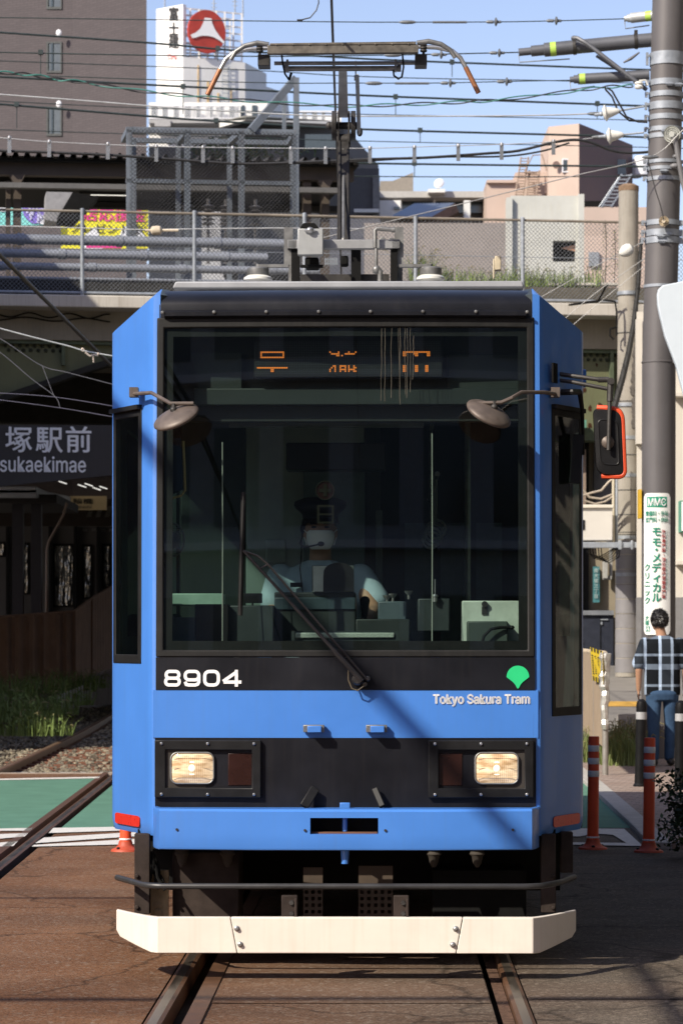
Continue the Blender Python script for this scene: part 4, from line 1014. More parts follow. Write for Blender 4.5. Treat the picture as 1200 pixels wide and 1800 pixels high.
# white edge line, green lane, white chevrons on the left
def poly(name, pts, mat, z=ZA+.004): return sheet(name, [((px-CX)*(H/((py-HY)/F))/F, H/((py-HY)/F)) for px, py in pts], z, mat)
def gxy(px, py): Y = (H-ZA)*F/(py-HY); return ((px-CX)*Y/F, Y)
def mark(name, pts, mat, z): 
    return sheet(name, [gxy(*p) for p in pts], z, mat)
xl = lambda y: tr2(y)-.16
g0, g1 = 23.25, 31.6
mb = MB(); mb.add([(-6,g0,ZA+.004),(tr2(g0)-.16,g0,ZA+.004),(tr2(g1)-.16,g1,ZA+.004),(-6,g1,ZA+.004)], [(0,1,2,3)]); mb.add([(tr2(g0)+.10,g0,ZA+.004),(track(-.775,g0),g0,ZA+.004),(track(-.775,g1),g1,ZA+.004),(tr2(g1)+.10,g1,ZA+.004)], [(0,1,2,3)])
tag(mb.build('green_lane', M['paint_green'], at=(0,0,0), smooth=0), kind='structure')
mb = MB(); z_ = ZA+.008
def mk(pts): mb.add([(*gxy(*p), z_) for p in pts], [tuple(range(len(pts)))])
mk([(0,1370),(176,1366.5),(174,1369),(0,1372.5)]); mk([(0,1458),(58,1457),(54,1462),(0,1462)]); mk([(0,1468),(50,1466),(44,1472),(0,1476)]); mk([(0,1483),(32,1480),(24,1489),(0,1490)])
mk([(94,1457),(262,1454),(262,1460),(86,1466)]); mk([(78,1474),(262,1463),(262,1470),(62,1484)]); mk([(60,1487),(262,1475),(262,1485),(56,1490)])
mk([(1005,1457.5),(1096,1458.5),(1129,1489),(970,1486),(970,1482),(1100,1483.5),(1076,1469),(1046,1467),(1018,1472),(975,1472),(975,1457.5)])
tag(mb.build('road_marking', M['paint_white'], at=(0,0,0), smooth=0), kind='structure')
# right: green lane, kerb stones, brick pavement
mb = MB(); mb.add([(*gxy(*p), ZA+.004) for p in ((960,1456),(1090,1456),(1133,1456),(1128,1448),(1052,1380),(1020,1366),(960,1366))], [tuple(range(7))])
tag(mb.build('green_lane', M['paint_green'], at=(0,0,0), smooth=0), kind='structure')
def brick_mat():
    m = bpy.data.materials.new('pavement_brick'); m.use_nodes = True; n = m.node_tree; L = n.links; b = n.nodes['Principled BSDF']
    tc = n.nodes.new('ShaderNodeTexCoord'); mp = n.nodes.new('ShaderNodeMapping'); mp.inputs['Rotation'].default_value = (0,0,.5); L.new(tc.outputs['Object'], mp.inputs[0])
    bt = n.nodes.new('ShaderNodeTexBrick'); bt.inputs['Scale'].default_value = 1.0; bt.inputs['Brick Width'].default_value = .22; bt.inputs['Row Height'].default_value = .11; bt.inputs['Mortar Size'].default_value = .008
    bt.inputs['Color1'].default_value = (.27,.20,.165,1); bt.inputs['Color2'].default_value = (.34,.275,.235,1); bt.inputs['Mortar'].default_value = (.12,.10,.09,1)
    L.new(mp.outputs[0], bt.inputs[0]); L.new(bt.outputs[0], b.inputs['Base Color']); b.inputs['Roughness'].default_value = .9; b.inputs['Specular IOR Level'].default_value = .15; return m
M['brick'] = brick_mat()
PZ = .03
pave = [gxy(*p) for p in ((1020,1352),(1040,1368),(1060,1384),(1145,1458),(1180,1492))]
mb = MB(); pts = [(pave[0][0]-.9,40)]+[pave[0]]+pave[1:]+[(9,20.5),(9,40)]
mb.prism([(x,y,PZ) for x, y in pts], (0,0,-.2)); tag(mb.build('pavement', M['brick'], at=(0,0,0), smooth=0), kind='structure')
mb = MB()
for i in range(len(pave)-1):               # kerb stones beside the pavement
    a, e = Vector((*pave[i],0)), Vector((*pave[i+1],0)); n_ = max(1, round((e-a).length/.6)); nrm = Vector(((e-a).y, -(e-a).x, 0)).normalized()*-.0
    sd = Vector((-(e-a).y, (e-a).x, 0)).normalized()
    if sd.x > 0: sd = -sd
    for k in range(n_):
        p, q = a.lerp(e, (k+.01)/n_), a.lerp(e, (k+.985)/n_); mb.prism([p+Vector((0,0,PZ+.004)), q+Vector((0,0,PZ+.004)), q+sd*.16+Vector((0,0,PZ+.004)), p+sd*.16+Vector((0,0,PZ+.004))], (0,0,-.2))
tag(mb.build('kerb', pm('kerb_concrete', (.40,.385,.36), .85, var=.15, scale=6), at=(0,0,0), bevel=.006), kind='structure')
# the road behind rises gently on the right
def rz(y): return .02+max(0, y-38)*.070
mb = MB(); mb.grid([[(1.6,y,rz(y)), (30,y,rz(y))] for y in (39.5,42,44,46,48,52.4)]); tag(mb.build('side_road', pm('grey_road', (.20,.19,.18), .9, var=.12, scale=2, bump=.2, bscale=60), at=(0,0,0), smooth=0), kind='structure')
mb = MB(); mb.grid([[(1.6,y,rz(y)+.006), (30,y,rz(y)+.006)] for y in (44.2,45.0)]); tag(mb.build('road_line', pm('yellow_road_paint', (.50,.30,.07), .8, var=.3, scale=6), at=(0,0,0), smooth=0), kind='structure')
asp2 = M['asphalt'].copy(); asp2.name = 'patch_asphalt'
for n_ in asp2.node_tree.nodes:
    if n_.type == 'VALTORGB' and abs(n_.color_ramp.elements[1].color[0]-.255) < 1e-3: n_.color_ramp.elements[0].color = (.115,.088,.068,1); n_.color_ramp.elements[1].color = (.165,.13,.102,1)
strip('asphalt_patch', lambda y: LR[3](y)+.004, lambda y: RR[0](y)-.004, ZA+.003, asp2, [12.28,16,20])
strip('asphalt_patch', lambda y: RR[2](y)+.01, lambda y: 3.6, ZA+.003, asp2, [12.42,16,20])
# ballast
M['ballast'] = pm('ballast_base', (.16,.145,.12), .95, var=.35, scale=14, bump=.8, bscale=30)
mb = MB(); mb.grid([[(-14,y,-.13),(-.0,y,-.13)] for y in (32.9,50,80,130)]); tag(mb.build('ballast_bed', M['ballast'], at=(0,0,0), smooth=0), kind='structure')
rg = random.Random(11); mb = MB()
ph_ = (1+5**.5)/2; ico = [Vector(v).normalized() for v in ((-1,ph_,0),(1,ph_,0),(-1,-ph_,0),(1,-ph_,0),(0,-1,ph_),(0,1,ph_),(0,-1,-ph_),(0,1,-ph_),(ph_,0,-1),(ph_,0,1),(-ph_,0,-1),(-ph_,0,1))]
icf = [(0,11,5),(0,5,1),(0,1,7),(0,7,10),(0,10,11),(1,5,9),(5,11,4),(11,10,2),(10,7,6),(7,1,8),(3,9,4),(3,4,2),(3,2,6),(3,6,8),(3,8,9),(4,9,5),(2,4,11),(6,2,10),(8,6,7),(9,8,1)]
for _ in range(9000):
    y = 32.9+ (rg.random()**1.6)*34; x = tr2(y)-rg.uniform(-1.0,3.6); s_ = rg.uniform(.014,.036)
    if abs(x-tr2(y)) < .13 or abs(x-tr2(y)+1.372) < .13: continue
    vs = [Vector((p.x*s_*rg.uniform(.7,1.25)*1.2, p.y*s_*rg.uniform(.7,1.25), p.z*s_*rg.uniform(.6,1.1)*.8)) for p in ico]
    mb.add([v+Vector((x,y,-.12+rg.uniform(0,.03))) for v in vs], icf, rg.choice((0,0,1,2)))
tag(mb.build('ballast_stones', [pm('ballast_grey', (.165,.145,.11), .95, var=.25, scale=6), pm('ballast_dark', (.085,.068,.052), .95, var=.3), pm('ballast_pale', (.26,.225,.165), .95, var=.2)], at=(0,0,0), smooth=0), kind='stuff')
for k, y in enumerate((34.2,34.9,35.6,36.3,37.0,37.8,38.6,39.4,40.2,41,41.8,42.6)):
    mb = MB(); mb.box((tr2(y)-1.372-.35,y,-.16),(tr2(y)+.35,y+.20,-.095))
    o = mb.build('sleeper', pm('sleeper_concrete' if k < 2 else 'sleeper_wood', (.36,.34,.30) if k < 2 else (.15,.07,.045), .9, var=.3, scale=12), bevel=.01); tag(o, 'grey concrete sleeper under the rails nearest the green lane' if k < 2 else 'rust brown sleeper lying in the ballast', 'sleeper', 'sleepers in the ballast')
mb = MB(); mb.box((-6,32.75,-.15),(-.9,32.95,ZA+.006)); tag(mb.build('edge_beam', pm('edge_concrete', (.33,.27,.22), .9, var=.2, scale=6), at=(0,0,0)), kind='structure')

# ------------------------------------------------------------------ vegetation
M['grass'] = pm('grass_green', (.12,.17,.045), .7, var=.35, scale=3, spec=.3)
M['grass_dry'] = pm('grass_seed_heads', (.22,.195,.095), .8, var=.25, scale=4, spec=.2)
M['leafd'] = pm('dark_leaf', (.030,.050,.022), .45, var=.4, scale=9, spec=.4)
M['leaf'] = pm('mid_leaf', (.07,.12,.035), .55, var=.35, scale=9)
def grass(mb, c, n_, rx, ry, h0, h1, rg, heads=.25, lean=.5, w_=.008):
    for _ in range(n_):
        a = rg.uniform(0,6.283); q = math.sqrt(rg.random()); b0 = Vector((c[0]+rx*q*math.cos(a), c[1]+ry*q*math.sin(a), c[2]))
        h_ = rg.uniform(h0,h1); d = Vector((rg.gauss(0,1), rg.gauss(0,1), 0)); d = d.normalized()*lean*h_*rg.random()
        sd = Vector((-d.y, d.x, 0)); sd = sd.normalized()*w_ if sd.length > 1e-5 else Vector((w_,0,0))
        p1 = b0+d*.35+Vector((0,0,h_*.6)); p2 = b0+d+Vector((0,0,h_*rg.uniform(.8,1)))
        mb.add([b0-sd, b0+sd, p1+sd*.7, p1-sd*.7, p2], [(0,1,2,3),(3,2,4)], 0)
        if rg.random() < heads:
            t = p2+d.normalized()*.03 if d.length > 1e-5 else p2
            mb.tube([p1.lerp(p2,.8), p2, p2+d*.25+Vector((0,0,-.02))], [.004,.008,.002], 4, 1)
rg = random.Random(21)
lw_ = [(5,1235,46,.55),(30,1240,44,.5),(60,1236,46,.5),(90,1230,50,.5),(120,1215,53,.4),(20,1200,52,.5),(80,1195,55,.5),(130,1190,57,.5),(150,1188,60,.4),(45,1262,42.5,.42),(75,1262,42.5,.40)]
for i, (px, py, Y, hh_) in enumerate(lw_):
    c = P(px,py,Y); c.z = max(-.12, c.z-.25); mb = MB(); grass(mb, c, 210, .48, .40, hh_*.25, hh_*1.0, rg, .10, .95)
    for _ in range(40):
        q_ = Vector((c[0]+rg.uniform(-.45,.45), c[1]+rg.uniform(-.35,.35), c[2]+hh_*rg.uniform(.1,.7))); t_ = Vector((rg.gauss(0,1),rg.gauss(0,1),rg.gauss(0,.6))).normalized(); b2_ = t_.cross(Vector((rg.gauss(0,1),rg.gauss(0,1),1))).normalized(); mb.add([q_-t_*.05,q_+b2_*.022,q_+t_*.05,q_-b2_*.022], [(0,1,2,3)], 0)
    tag(mb.build('weeds', [M['grass'], M['grass_dry']], at=c, smooth=0), kind='stuff')
rw = [(1030,1330,36),(1050,1325,36),(1072,1332,34.5),(1090,1330,35),(1105,1320,36),(1085,1300,38),(1112,1300,38.5),(1020,1335,35),(1128,1290,40),(1075,1310,37.5),(1100,1335,34)]
for i, (px, py, Y) in enumerate(rw):
    c = P(px,py,Y); c.z = PZ-.01; mb = MB(); grass(mb, c, 150, .30, .30, .18, .46, rg, .30, .6)
    tag(mb.build('weeds', [pm('sunlit_grass', (.16,.20,.06), .7, var=.35, scale=3), M['grass_dry']], at=c, smooth=0), kind='stuff')
def shrub(name, c, rx, ry, rz_, n_, size, mats, label, rg, group=None, stems=8):
    mb = MB(); c = Vector(c)
    for k in range(stems):
        a = rg.uniform(0,6.28); q = c+Vector((rx*.7*math.cos(a), ry*.7*math.sin(a), rz_*rg.uniform(.9,1.7))); mb.tube([c, c.lerp(q,.5)+Vector((0,0,.1)), q], [.012,.008,.004], 5, 2)
    for _ in range(n_):
        while True:
            p = Vector((rg.uniform(-1,1), rg.uniform(-1,1), rg.uniform(-1,1)))
            if p.length < 1 and p.length > .35*rg.random()**.5: break
        lump = 1+.22*math.sin(p.x*5+c.x)*math.cos(p.z*6)+.12*math.sin(p.y*9)
        q = c+Vector((p.x*rx*lump, p.y*ry*lump, rz_+p.z*rz_*lump))
        n1 = Vector((rg.gauss(0,1), rg.gauss(0,1), rg.gauss(.4,1))).normalized(); t = n1.cross(Vector((rg.gauss(0,1), rg.gauss(0,1), rg.gauss(0,1)))).normalized(); b_ = n1.cross(t)
        s_ = size*rg.uniform(.6,1.3)
        mb.add([q-t*s_, q+b_*s_*.45, q+t*s_, q-b_*s_*.45], [(0,1,2,3)], rg.choice((0,0,0,1)))
    o = mb.build(name, mats, at=c, smooth=0); return tag(o, label, 'shrub', group) if label else o
q = P(1196,1492,20.3); shrub('bush', (q.x+.20,20.2,.0), .34, .40, .32, 5200, .022, [M['leafd'], M['leaf'], M['under']], 'dark clipped bush at the right edge in front of the bollards', rg)
# ------------------------------------------------------------------ railway frame: the elevated line crosses behind, turned by 8 degrees
RO = Vector((P(0,520,50.0).x, 50.0, 0)); RA = math.radians(8.2)
RE, RN = Vector((math.cos(RA), math.sin(RA), 0)), Vector((-math.sin(RA), math.cos(RA), 0))
def RP(px, py, d):                          # photograph column/row on the vertical plane d metres behind the bridge face
    a = (px-CX)/F; Y = (d+RO.x*RN.x+RO.y*RN.y)/(a*RN.x+RN.y); return P(px, py, Y)
def RB(mb, x0, x1, y0, y1, d, depth, mi=0, flat=None):   # block on that plane; rows given at both ends when they differ
    ya0, ya1 = y0 if isinstance(y0, tuple) else (y0, y0); yb0, yb1 = y1 if isinstance(y1, tuple) else (y1, y1)
    return mb.prism([RP(x0,yb0,d), RP(x1,yb1,d), RP(x1,ya1,d), RP(x0,ya0,d)], RN*depth, mi)
def slope(y, x): return y+x*18/1085.0       # rows of level lines drift down to the right
def RL(mb, x0, x1, y0, y1, d, depth, mi=0): return RB(mb, x0, x1, (slope(y0,x0),slope(y0,x1)), (slope(y1,x0),slope(y1,x1)), d, depth, mi)

conc = pm('bridge_concrete', (.27,.245,.195), .85, var=.15, scale=1.5, streak=.35, stain=(.14,.12,.09), bump=.1, bscale=8)
ledgem = pm('ledge_concrete', (.50,.475,.43), .85, var=.1, scale=2, streak=.5, stain=(.22,.17,.12))
girder = pm('old_green_girder', (.14,.15,.078), .7, var=.2, scale=1.2, streak=.25, stain=(.10,.06,.035), bump=.1, bscale=6)
br = thing('railway_bridge', P(600,1118,51), 'railway bridge crossing behind the tram with a white ledge over rusty green riveted girders', 'bridge')
XL, XR = -420, 1500
mb = MB(); RL(mb, XL, XR, 516, 538, -.55, 1.2); mb.build('ledge', ledgem, br, bevel=.02)
mb = MB(); RL(mb, XL, XR, 538, 596, 0, .8); mb.build('concrete_beam', conc, br)
mb = MB()                                   # girder with an arched lower edge
top = 596
for x0, x1, fn in ((XL,400,lambda x: 630+max(0,(190-x))*.36 if x < 190 else 630), (400,835,lambda x: 640), (835,XR,lambda x: 742)):
    n_ = 10; xs = lin_sp(x0, x1, n_)
    for i in range(n_): 
        a, e = xs[i], xs[i+1]; mb.prism([RP(a,slope(fn(a),a),.15), RP(e,slope(fn(e),e),.15), RP(e,slope(top,e),.15), RP(a,slope(top,a),.15)], RN*.35)
g1_ = mb.build('girder', girder, br, smooth=0)
mb = MB(); xs = lin_sp(-60,230,8)
for i in range(8):
    a, e = xs[i], xs[i+1]; f = lambda x: 630+max(0,(190-x))*.36; mb.prism([RP(a,slope(f(a)+8,a),.0), RP(e,slope(f(e)+8,e),.0), RP(e,slope(f(e)-3,e),.0), RP(a,slope(f(a)-3,a),.0)], RN*.6)
mb.build('arch_flange', pm('dark_flange', (.03,.03,.028), .8), br, smooth=0)
mb = MB()
for x in (112,905,930,1075): RL(mb, x-3, x+3, 598, (640 if x < 400 else 738), .03, .12)
RL(mb, 835, XR, 735, 757, -.15, .6); RL(mb, XL, 300, 597, 603, .05, .1); RL(mb, 835, XR, 597, 603, .05, .1); mb.each('stiffener', pm('stiffener_green', (.085,.11,.065), .7, var=.3), br)
mb = MB(); rg = random.Random(31)
for x in list(range(10,112,13))+list(range(840,1100,11)):
    for r_ in (607, 615): 
        c = RP(x+(r_ == 615)*6, slope(r_,x), .14); mb.lathe([(.035,0),(.025,.025)], c, -RN, 6)
mb.build('rivet', pm('dark_rivet', (.04,.045,.03), .8), br)
mb = MB(); 
for k in range(26):                         # rust patches with a shape of their own
    x = rg.uniform(850,1075); y = rg.uniform(610,735); c = RP(x,slope(y,x),.145); n_ = 9; r_ = rg.uniform(.015,.085)
    pts = [c+RE*(r_*rg.uniform(.4,1.2)*math.cos(q*.698))+Vector((0,0,r_*1.6*rg.uniform(.4,1.2)*math.sin(q*.698))) for q in range(n_)]; mb.add(pts, [tuple(range(n_))])
mb.build('rust_patch', pm('rust_flaking', (.05,.022,.012), .95, var=.4, scale=10), g1_, smooth=0)
mb = MB(); mb.prism([RO+RE*-8+RN*.5+Vector((0,0,6.95)), RO+RE*22+RN*.5+Vector((0,0,6.95)), RO+RE*22+RN*44+Vector((0,0,6.95)), RO+RE*-8+RN*44+Vector((0,0,6.95))], (0,0,-.5)); mb.build('deck', conc, br)
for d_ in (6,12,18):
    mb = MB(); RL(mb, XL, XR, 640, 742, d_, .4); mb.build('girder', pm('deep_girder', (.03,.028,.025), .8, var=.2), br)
# cable trough on the beam
mb = MB(); pts = [RP(x, slope(553+4*math.sin(x*.09),x), -.03) for x in range(-40,200,6)]; mb.tube(pts, .012, 5); mb.tube([RP(x, slope(560+3*math.sin(x*.06+2),x), -.03) for x in range(-40,200,6)], .012, 5)
tag(mb.build('cable', M['underblack'], br))
# chain link fence on the bridge
def chain(mb, x0, x1, z0, z1, d, pitch=.072, r_=.0036, ox=None):
    W_ = x1-x0; Hh = z1-z0; n_ = int((W_+Hh)/pitch)
    for i in range(n_):
        c = x0+i*pitch
        for sg in (1,-1):
            a0 = c if sg == 1 else c-Hh; a1 = a0-sg*Hh if False else (c-Hh if sg == 1 else c)
            # line from (a0,z0) to (a1,z1)
            p, q = (a0, z0), (a1, z1)
            def clip(p, q):
                dx, dz = q[0]-p[0], q[1]-p[1]; t0, t1 = 0, 1
                for v, lo, hi, s in ((p[0],x0,x1,dx),):
                    if abs(s) > 1e-9:
                        ta, tb = (lo-v)/s, (hi-v)/s; ta, tb = min(ta,tb), max(ta,tb); t0, t1 = max(t0,ta), min(t1,tb)
                return None if t0 >= t1 else ((p[0]+dx*t0,p[1]+dz*t0),(p[0]+dx*t1,p[1]+dz*t1))
            cc = clip(p, q)
            if not cc: continue
            f = lambda s: RO+RE*s[0]+RN*(d+(.003 if sg > 0 else -.003))+Vector((0,0,s[1]))
            A_, B_ = f(cc[0]), f(cc[1]); t = (B_-A_).normalized(); u_ = t.cross(RN).normalized()*r_
            mb.add([A_-u_+RN*r_, A_-RN*r_, A_+u_+RN*r_, B_+u_+RN*r_, B_-RN*r_, B_-u_+RN*r_], [(0,1,4,5),(1,2,3,4)])
def rs(px, d): q = RP(px,500,d); return (q-RO).dot(RE)
fd = -.2
fz0, fz1 = RP(145,slope(514,145),fd).z, RP(145,slope(369,145),fd).z
wirem = pm('chain_wire', (.19,.20,.21), .5, .5, var=.2)
ft = thing('chain_link_fence', P(600,516,51), 'grey chain link fence along the white bridge ledge', 'fence')
mb = MB(); chain(mb, rs(-320,fd), rs(1480,fd), fz0, fz1, fd); mb.build('wire_mesh', wirem, ft, smooth=0)
mb = MB(); a, e = RO+RE*rs(-320,fd)+RN*fd, RO+RE*rs(1480,fd)+RN*fd
mb.cyl(a+Vector((0,0,fz1)), e+Vector((0,0,fz1)), .022, 8); mb.build('top_rail', pm('rust_tinged_rail', (.26,.225,.18), .6, .3, var=.35, scale=2), ft)
mb = MB(); mb.cyl(a+Vector((0,0,fz0+.02)), e+Vector((0,0,fz0+.02)), .02, 8); mb.cyl(a+Vector((0,0,fz0+.75)), e+Vector((0,0,fz0+.75)), .006, 6); mb.build('bottom_rail', M['galv'], ft)
for px in (-245,-50,145,342,535,730,918,1110,1300,1475):
    c = RP(px,500,fd-.03); mb = MB(); mb.cyl((c.x,c.y,fz0-.1), (c.x,c.y,fz1+.03), .034, 12); mb.ell((c.x,c.y,fz1+.03), (.036,.036,.02), 10, 6); mb.build('fence_post', M['galv'], ft)
# grey pipes along the line behind the fence
for i, (y0, y1, x1, d_) in enumerate(((410,428,640,2.0),(436,452,470,1.6),(460,474,560,1.3),(485,490,500,1.0))):
    mb = MB(); c = RP(0,(y0+y1)/2,d_); r_ = (y1-y0)/2*c.y/F; a = RP(-400,slope((y0+y1)/2,-400),d_); e = RP(x1,slope((y0+y1)/2,x1)-1,d_); e.z = a.z
    mb.cyl(a, e, r_, 14)
    for q in range(6):
        t = q/6+.08; m_ = a.lerp(e,t); mb.lathe([(r_*1.18,-.06),(r_*1.18,.06)], m_, (e-a).normalized(), 14)
    tag(mb.build('pipe', pm('grey_duct', (.26,.28,.32), .45, .2, var=.12, scale=3), smooth=60), ['thickest grey pipe, topmost of the stack behind the fence','second grey pipe down behind the fence','third grey pipe down behind the fence','thin grey pipe lowest behind the fence'][i], 'pipe', 'grey pipes along the railway')
mb = MB(); RL(mb, 620, XR, 489, 524, 1.4, .2); tag(mb.build('trackside_wall', pm('weedy_wall', (.115,.105,.085), .9, var=.3, scale=3)), 'low brownish wall behind the foot of the fence right of the roof gear', 'wall')
mb = MB(); RL(mb, XL, 620, 490, 520, 1.4, .2); tag(mb.build('trackside_wall', pm('sooty_wall', (.035,.034,.033), .85, var=.3)), 'low sooty wall behind the fence under the grey pipes', 'wall')

# steel mesh cage
cgm = pm('cage_steel', (.15,.175,.205), .55, .2, var=.2, scale=4, streak=.2, stain=(.2,.1,.06))
cage = thing('mesh_cage', P(370,500,53), 'grey steel frame cage covered in wire mesh above the bridge', 'cage')
cd, cb_ = 2.4, 4.6
mb = MB()
for x in (228,330,425,520): RB(mb, x-5, x+5, slope(216,x)+5, 520, cd, .12)
RL(mb, 222, 526, 219, 229, cd, .12); RL(mb, 222, 526, 310, 317, cd, .10)
for x in (236,314,404,515): RB(mb, x-4, x+4, slope(240,x), 520, cb_, .12)
RL(mb, 222, 526, 238, 246, cb_, .12)
for x, x2 in ((228,218),(330,316),(425,405),(520,508)): mb.bar(RP(x,slope(224,x),cd), RP(x2,slope(243,x2),cb_), .1, .1)
mb.bar(RP(441,slope(222,441),cd), RP(519,138,cd+.2), .13, .13); RB(mb, 517, 526, 136, 420, cd+.1, .12); RB(mb, 497, 503, 168, 240, cd+1.6, .1)
mb.build('frame', cgm, cage)
mb = MB(); z0_, z1_ = RP(300,430,cd).z, RP(300,slope(222,300),cd).z; chain(mb, rs(228,cd), rs(520,cd), z0_, z1_, cd-.02, .072, .0032); mb.build('wire_mesh', pm('cage_wire', (.05,.05,.052), .6, .3), cage, smooth=0); mb = MB(); chain(mb, rs(236,cb_), rs(515,cb_), z0_, z1_, cb_, .072, .0032); mb.build('wire_mesh', pm('cage_wire', (.05,.05,.052), .6, .3), cage, smooth=0)
for x in (330,366,397,449):
    c = RP(x,slope(372,x),4.9); mb = MB()
    for q in range(5): mb.lathe([(.06,-.03),(.13,0),(.06,.03)], c+Vector((0,0,-.16+q*.08)), UP, 14)
    mb.cyl(c+Vector((0,0,-.9)), c+Vector((0,0,.3)), .03, 8); tag(mb.build('post_insulator', pm('brown_grey_porcelain', (.16,.15,.15), .3)), 'ribbed porcelain insulator standing inside the mesh cage', 'insulator', 'post insulators in the cage')

# platform roof of the elevated station
pf = thing('platform_roof', P(300,300,58), 'dark corrugated platform roof on steel beams behind the mesh cage', 'platform roof')
pd = 7.0
mb = MB(); xs = lin_sp(-425, 632, 260); row0 = []; row1 = []
for i, x in enumerate(xs):
    k = i % 5; dz = (0,.10,.10,0,0)[k] if True else 0
    p = RP(x,slope(273,x),pd); p.z = RP(0,273,pd).z+dz; row0.append(p); row1.append(p+RN*6+Vector((0,0,.5)))
mb.grid([row0, row1]); mb.grid([[p+Vector((0,0,-.02)) for p in row0], [p+Vector((0,0,-.02)) for p in row1]], flip=True); mb.build('corrugated_sheet', pm('roof_sheet', (.05,.047,.045), .7, var=.2), pf, smooth=0)
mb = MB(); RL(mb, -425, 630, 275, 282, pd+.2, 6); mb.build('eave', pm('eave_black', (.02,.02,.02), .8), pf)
mb = MB(); RL(mb, -425, 622, 283, 307, pd+.4, .25); mb.build('beam', pm('brown_beam', (.07,.054,.042), .75, var=.15, scale=2), pf)
mb = MB(); RL(mb, -425, 612, 320, 329, pd+.1, .2); mb.build('lower_beam', pm('grey_beam', (.11,.108,.105), .7, var=.15), pf)
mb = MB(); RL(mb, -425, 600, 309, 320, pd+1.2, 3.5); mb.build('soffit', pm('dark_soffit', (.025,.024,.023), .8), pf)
for x in (15,31,540,572):
    mb = MB(); RB(mb, x-(4 if x == 15 else 7), x+(4 if x == 15 else 7), 318, 520, pd+.5, .25)
    if x in (31,572): mb.prism([RP(x-14,slope(306,x),pd+.3), RP(x+14,slope(306,x),pd+.3), RP(x+7,slope(320,x),pd+.3), RP(x-7,slope(320,x),pd+.3)], RN*.2)
    mb.build('column', pm('brown_beam'), pf) if False else mb.build('column', pm('brown_beam', (0,0,0)), pf)
mb = MB(); RL(mb, 80, 600, 352, 362, pd+3.5, .3); RL(mb, 270, 600, 368, 373, pd+3, .1); RL(mb, 140, 240, 333, 338, pd+2, .1); mb.each('far_beam', pm('dark_beam', (.035,.033,.032), .8), pf)
mb = MB(); RL(mb, 160, 235, 336, 340, pd+2.2, .06); mb.build('lamp_tube', pm('tube_light', (.8,.8,.75), .4, emit=(1,.95,.85), estr=.9), pf)
# slanted loudspeaker-like hood
mb = MB(); mb.prism([RP(82,337,pd-1), RP(128,338,pd-1), RP(100,390,pd-1), RP(80,386,pd-1)], RN*.8, 0); mb.prism([RP(128,338,pd-1.05), RP(174,346,pd-1.05), RP(133,389,pd-1.05), RP(100,385,pd-1.05)], RN*.9, 1)
tag(mb.build('hood', [pm('hood_grey', (.28,.28,.29), .6), M['underblack']]), 'slanting grey and black hood hanging under the platform roof', 'hood')
# shop banners in the platform shade
bd = pd+15
def rcard(name, x0, x1, y0, y1, d, mat, label, cat, group=None):
    mb = MB(); RB(mb, x0, x1, y0, y1, d, .04); return tag(mb.build(name, mat), label, cat, group)
yl = pm('banner_yellow', (.85,.78,.03), .6, var=.03); pk = pm('banner_pink', (.80,.05,.30), .6, var=.03); bk = pm('banner_black', (.02,.02,.02), .6); wh = pm('banner_white', (.78,.80,.84), .6, var=.04); cy = pm('banner_cyan', (.25,.72,.68), .6, var=.04); pu = pm('banner_purple', (.24,.18,.62), .6, var=.1)
bn = rcard('banner', 108, 261, 361, 437, bd, yl, 'yellow banner with pink and black Japanese lettering under the platform roof', 'banner')
BX = RE
def rtext(o, body, x0, x1, y0, y1, d, mat, name='lettering', bold=.02):
    mb = MB(); a = RP(x0,y1,d); e = RP(x1,y0,d); mb.text(body, a, RE, UP, (e-a).dot(RE), e.z-a.z, bold); return mb.build(name, mat, o, smooth=0)
mb = MB(); 
for p in ([(145,437),(150,412),(170,398),(182,437)],[(205,424),(218,398),(240,396),(262,424)]): mb.prism([RP(x,y,bd-.01) for x, y in p], RN*.01)
mb.build('white_patch', wh, bn, smooth=0)
mb = MB(); RB(mb, 152, 213, 425, 436, bd-.012, .01); mb.build('pink_patch', pk, bn, smooth=0)
rtext(bn, '店応援金', 146, 256, 366, 388, bd-.02, pk); rtext(bn, 'プレゼント中', 124, 250, 395, 409, bd-.02, bk)
bn2 = rcard('banner', 0, 84, 331, 396, bd-.2, cy, 'turquoise poster with a purple and white round emblem beside the yellow banner', 'banner')
mb = MB(); c = RP(62,362,bd-.22); rr_ = 23*c.y/F; mb.add([c+RE*(rr_*math.cos(q*.2094))+Vector((0,0,1.35*rr_*math.sin(q*.2094))) for q in range(30)], [tuple(range(30))]); mb.build('emblem', pu, bn2, smooth=0)
mb = MB()
for pts in ([(-.6,.9),(-.3,-.9)],[(.1,1.1),(-.2,-.6)],[(-.8,.2),(.8,.5)],[(.5,1),(.7,-.3)],[(-.7,-.4),(.7,-.2)],[(.3,-.2),(.2,-1.1)],[(-.2,.4),(.5,-.8)]): mb.ribbon([(a*rr_, b_*1.2*rr_) for a, b_ in pts], .05, RE, UP, org=c-RN*.02)
mb.build('emblem_lines', pm('pale_lilac', (.62,.62,.85), .6), bn2, smooth=0)
mb = MB(); RB(mb, 0, 10, 345, 372, bd-.22, .01); RB(mb, 70, 98, 378, 394, bd-.22, .01); mb.build('white_patch', wh, bn2, smooth=0)

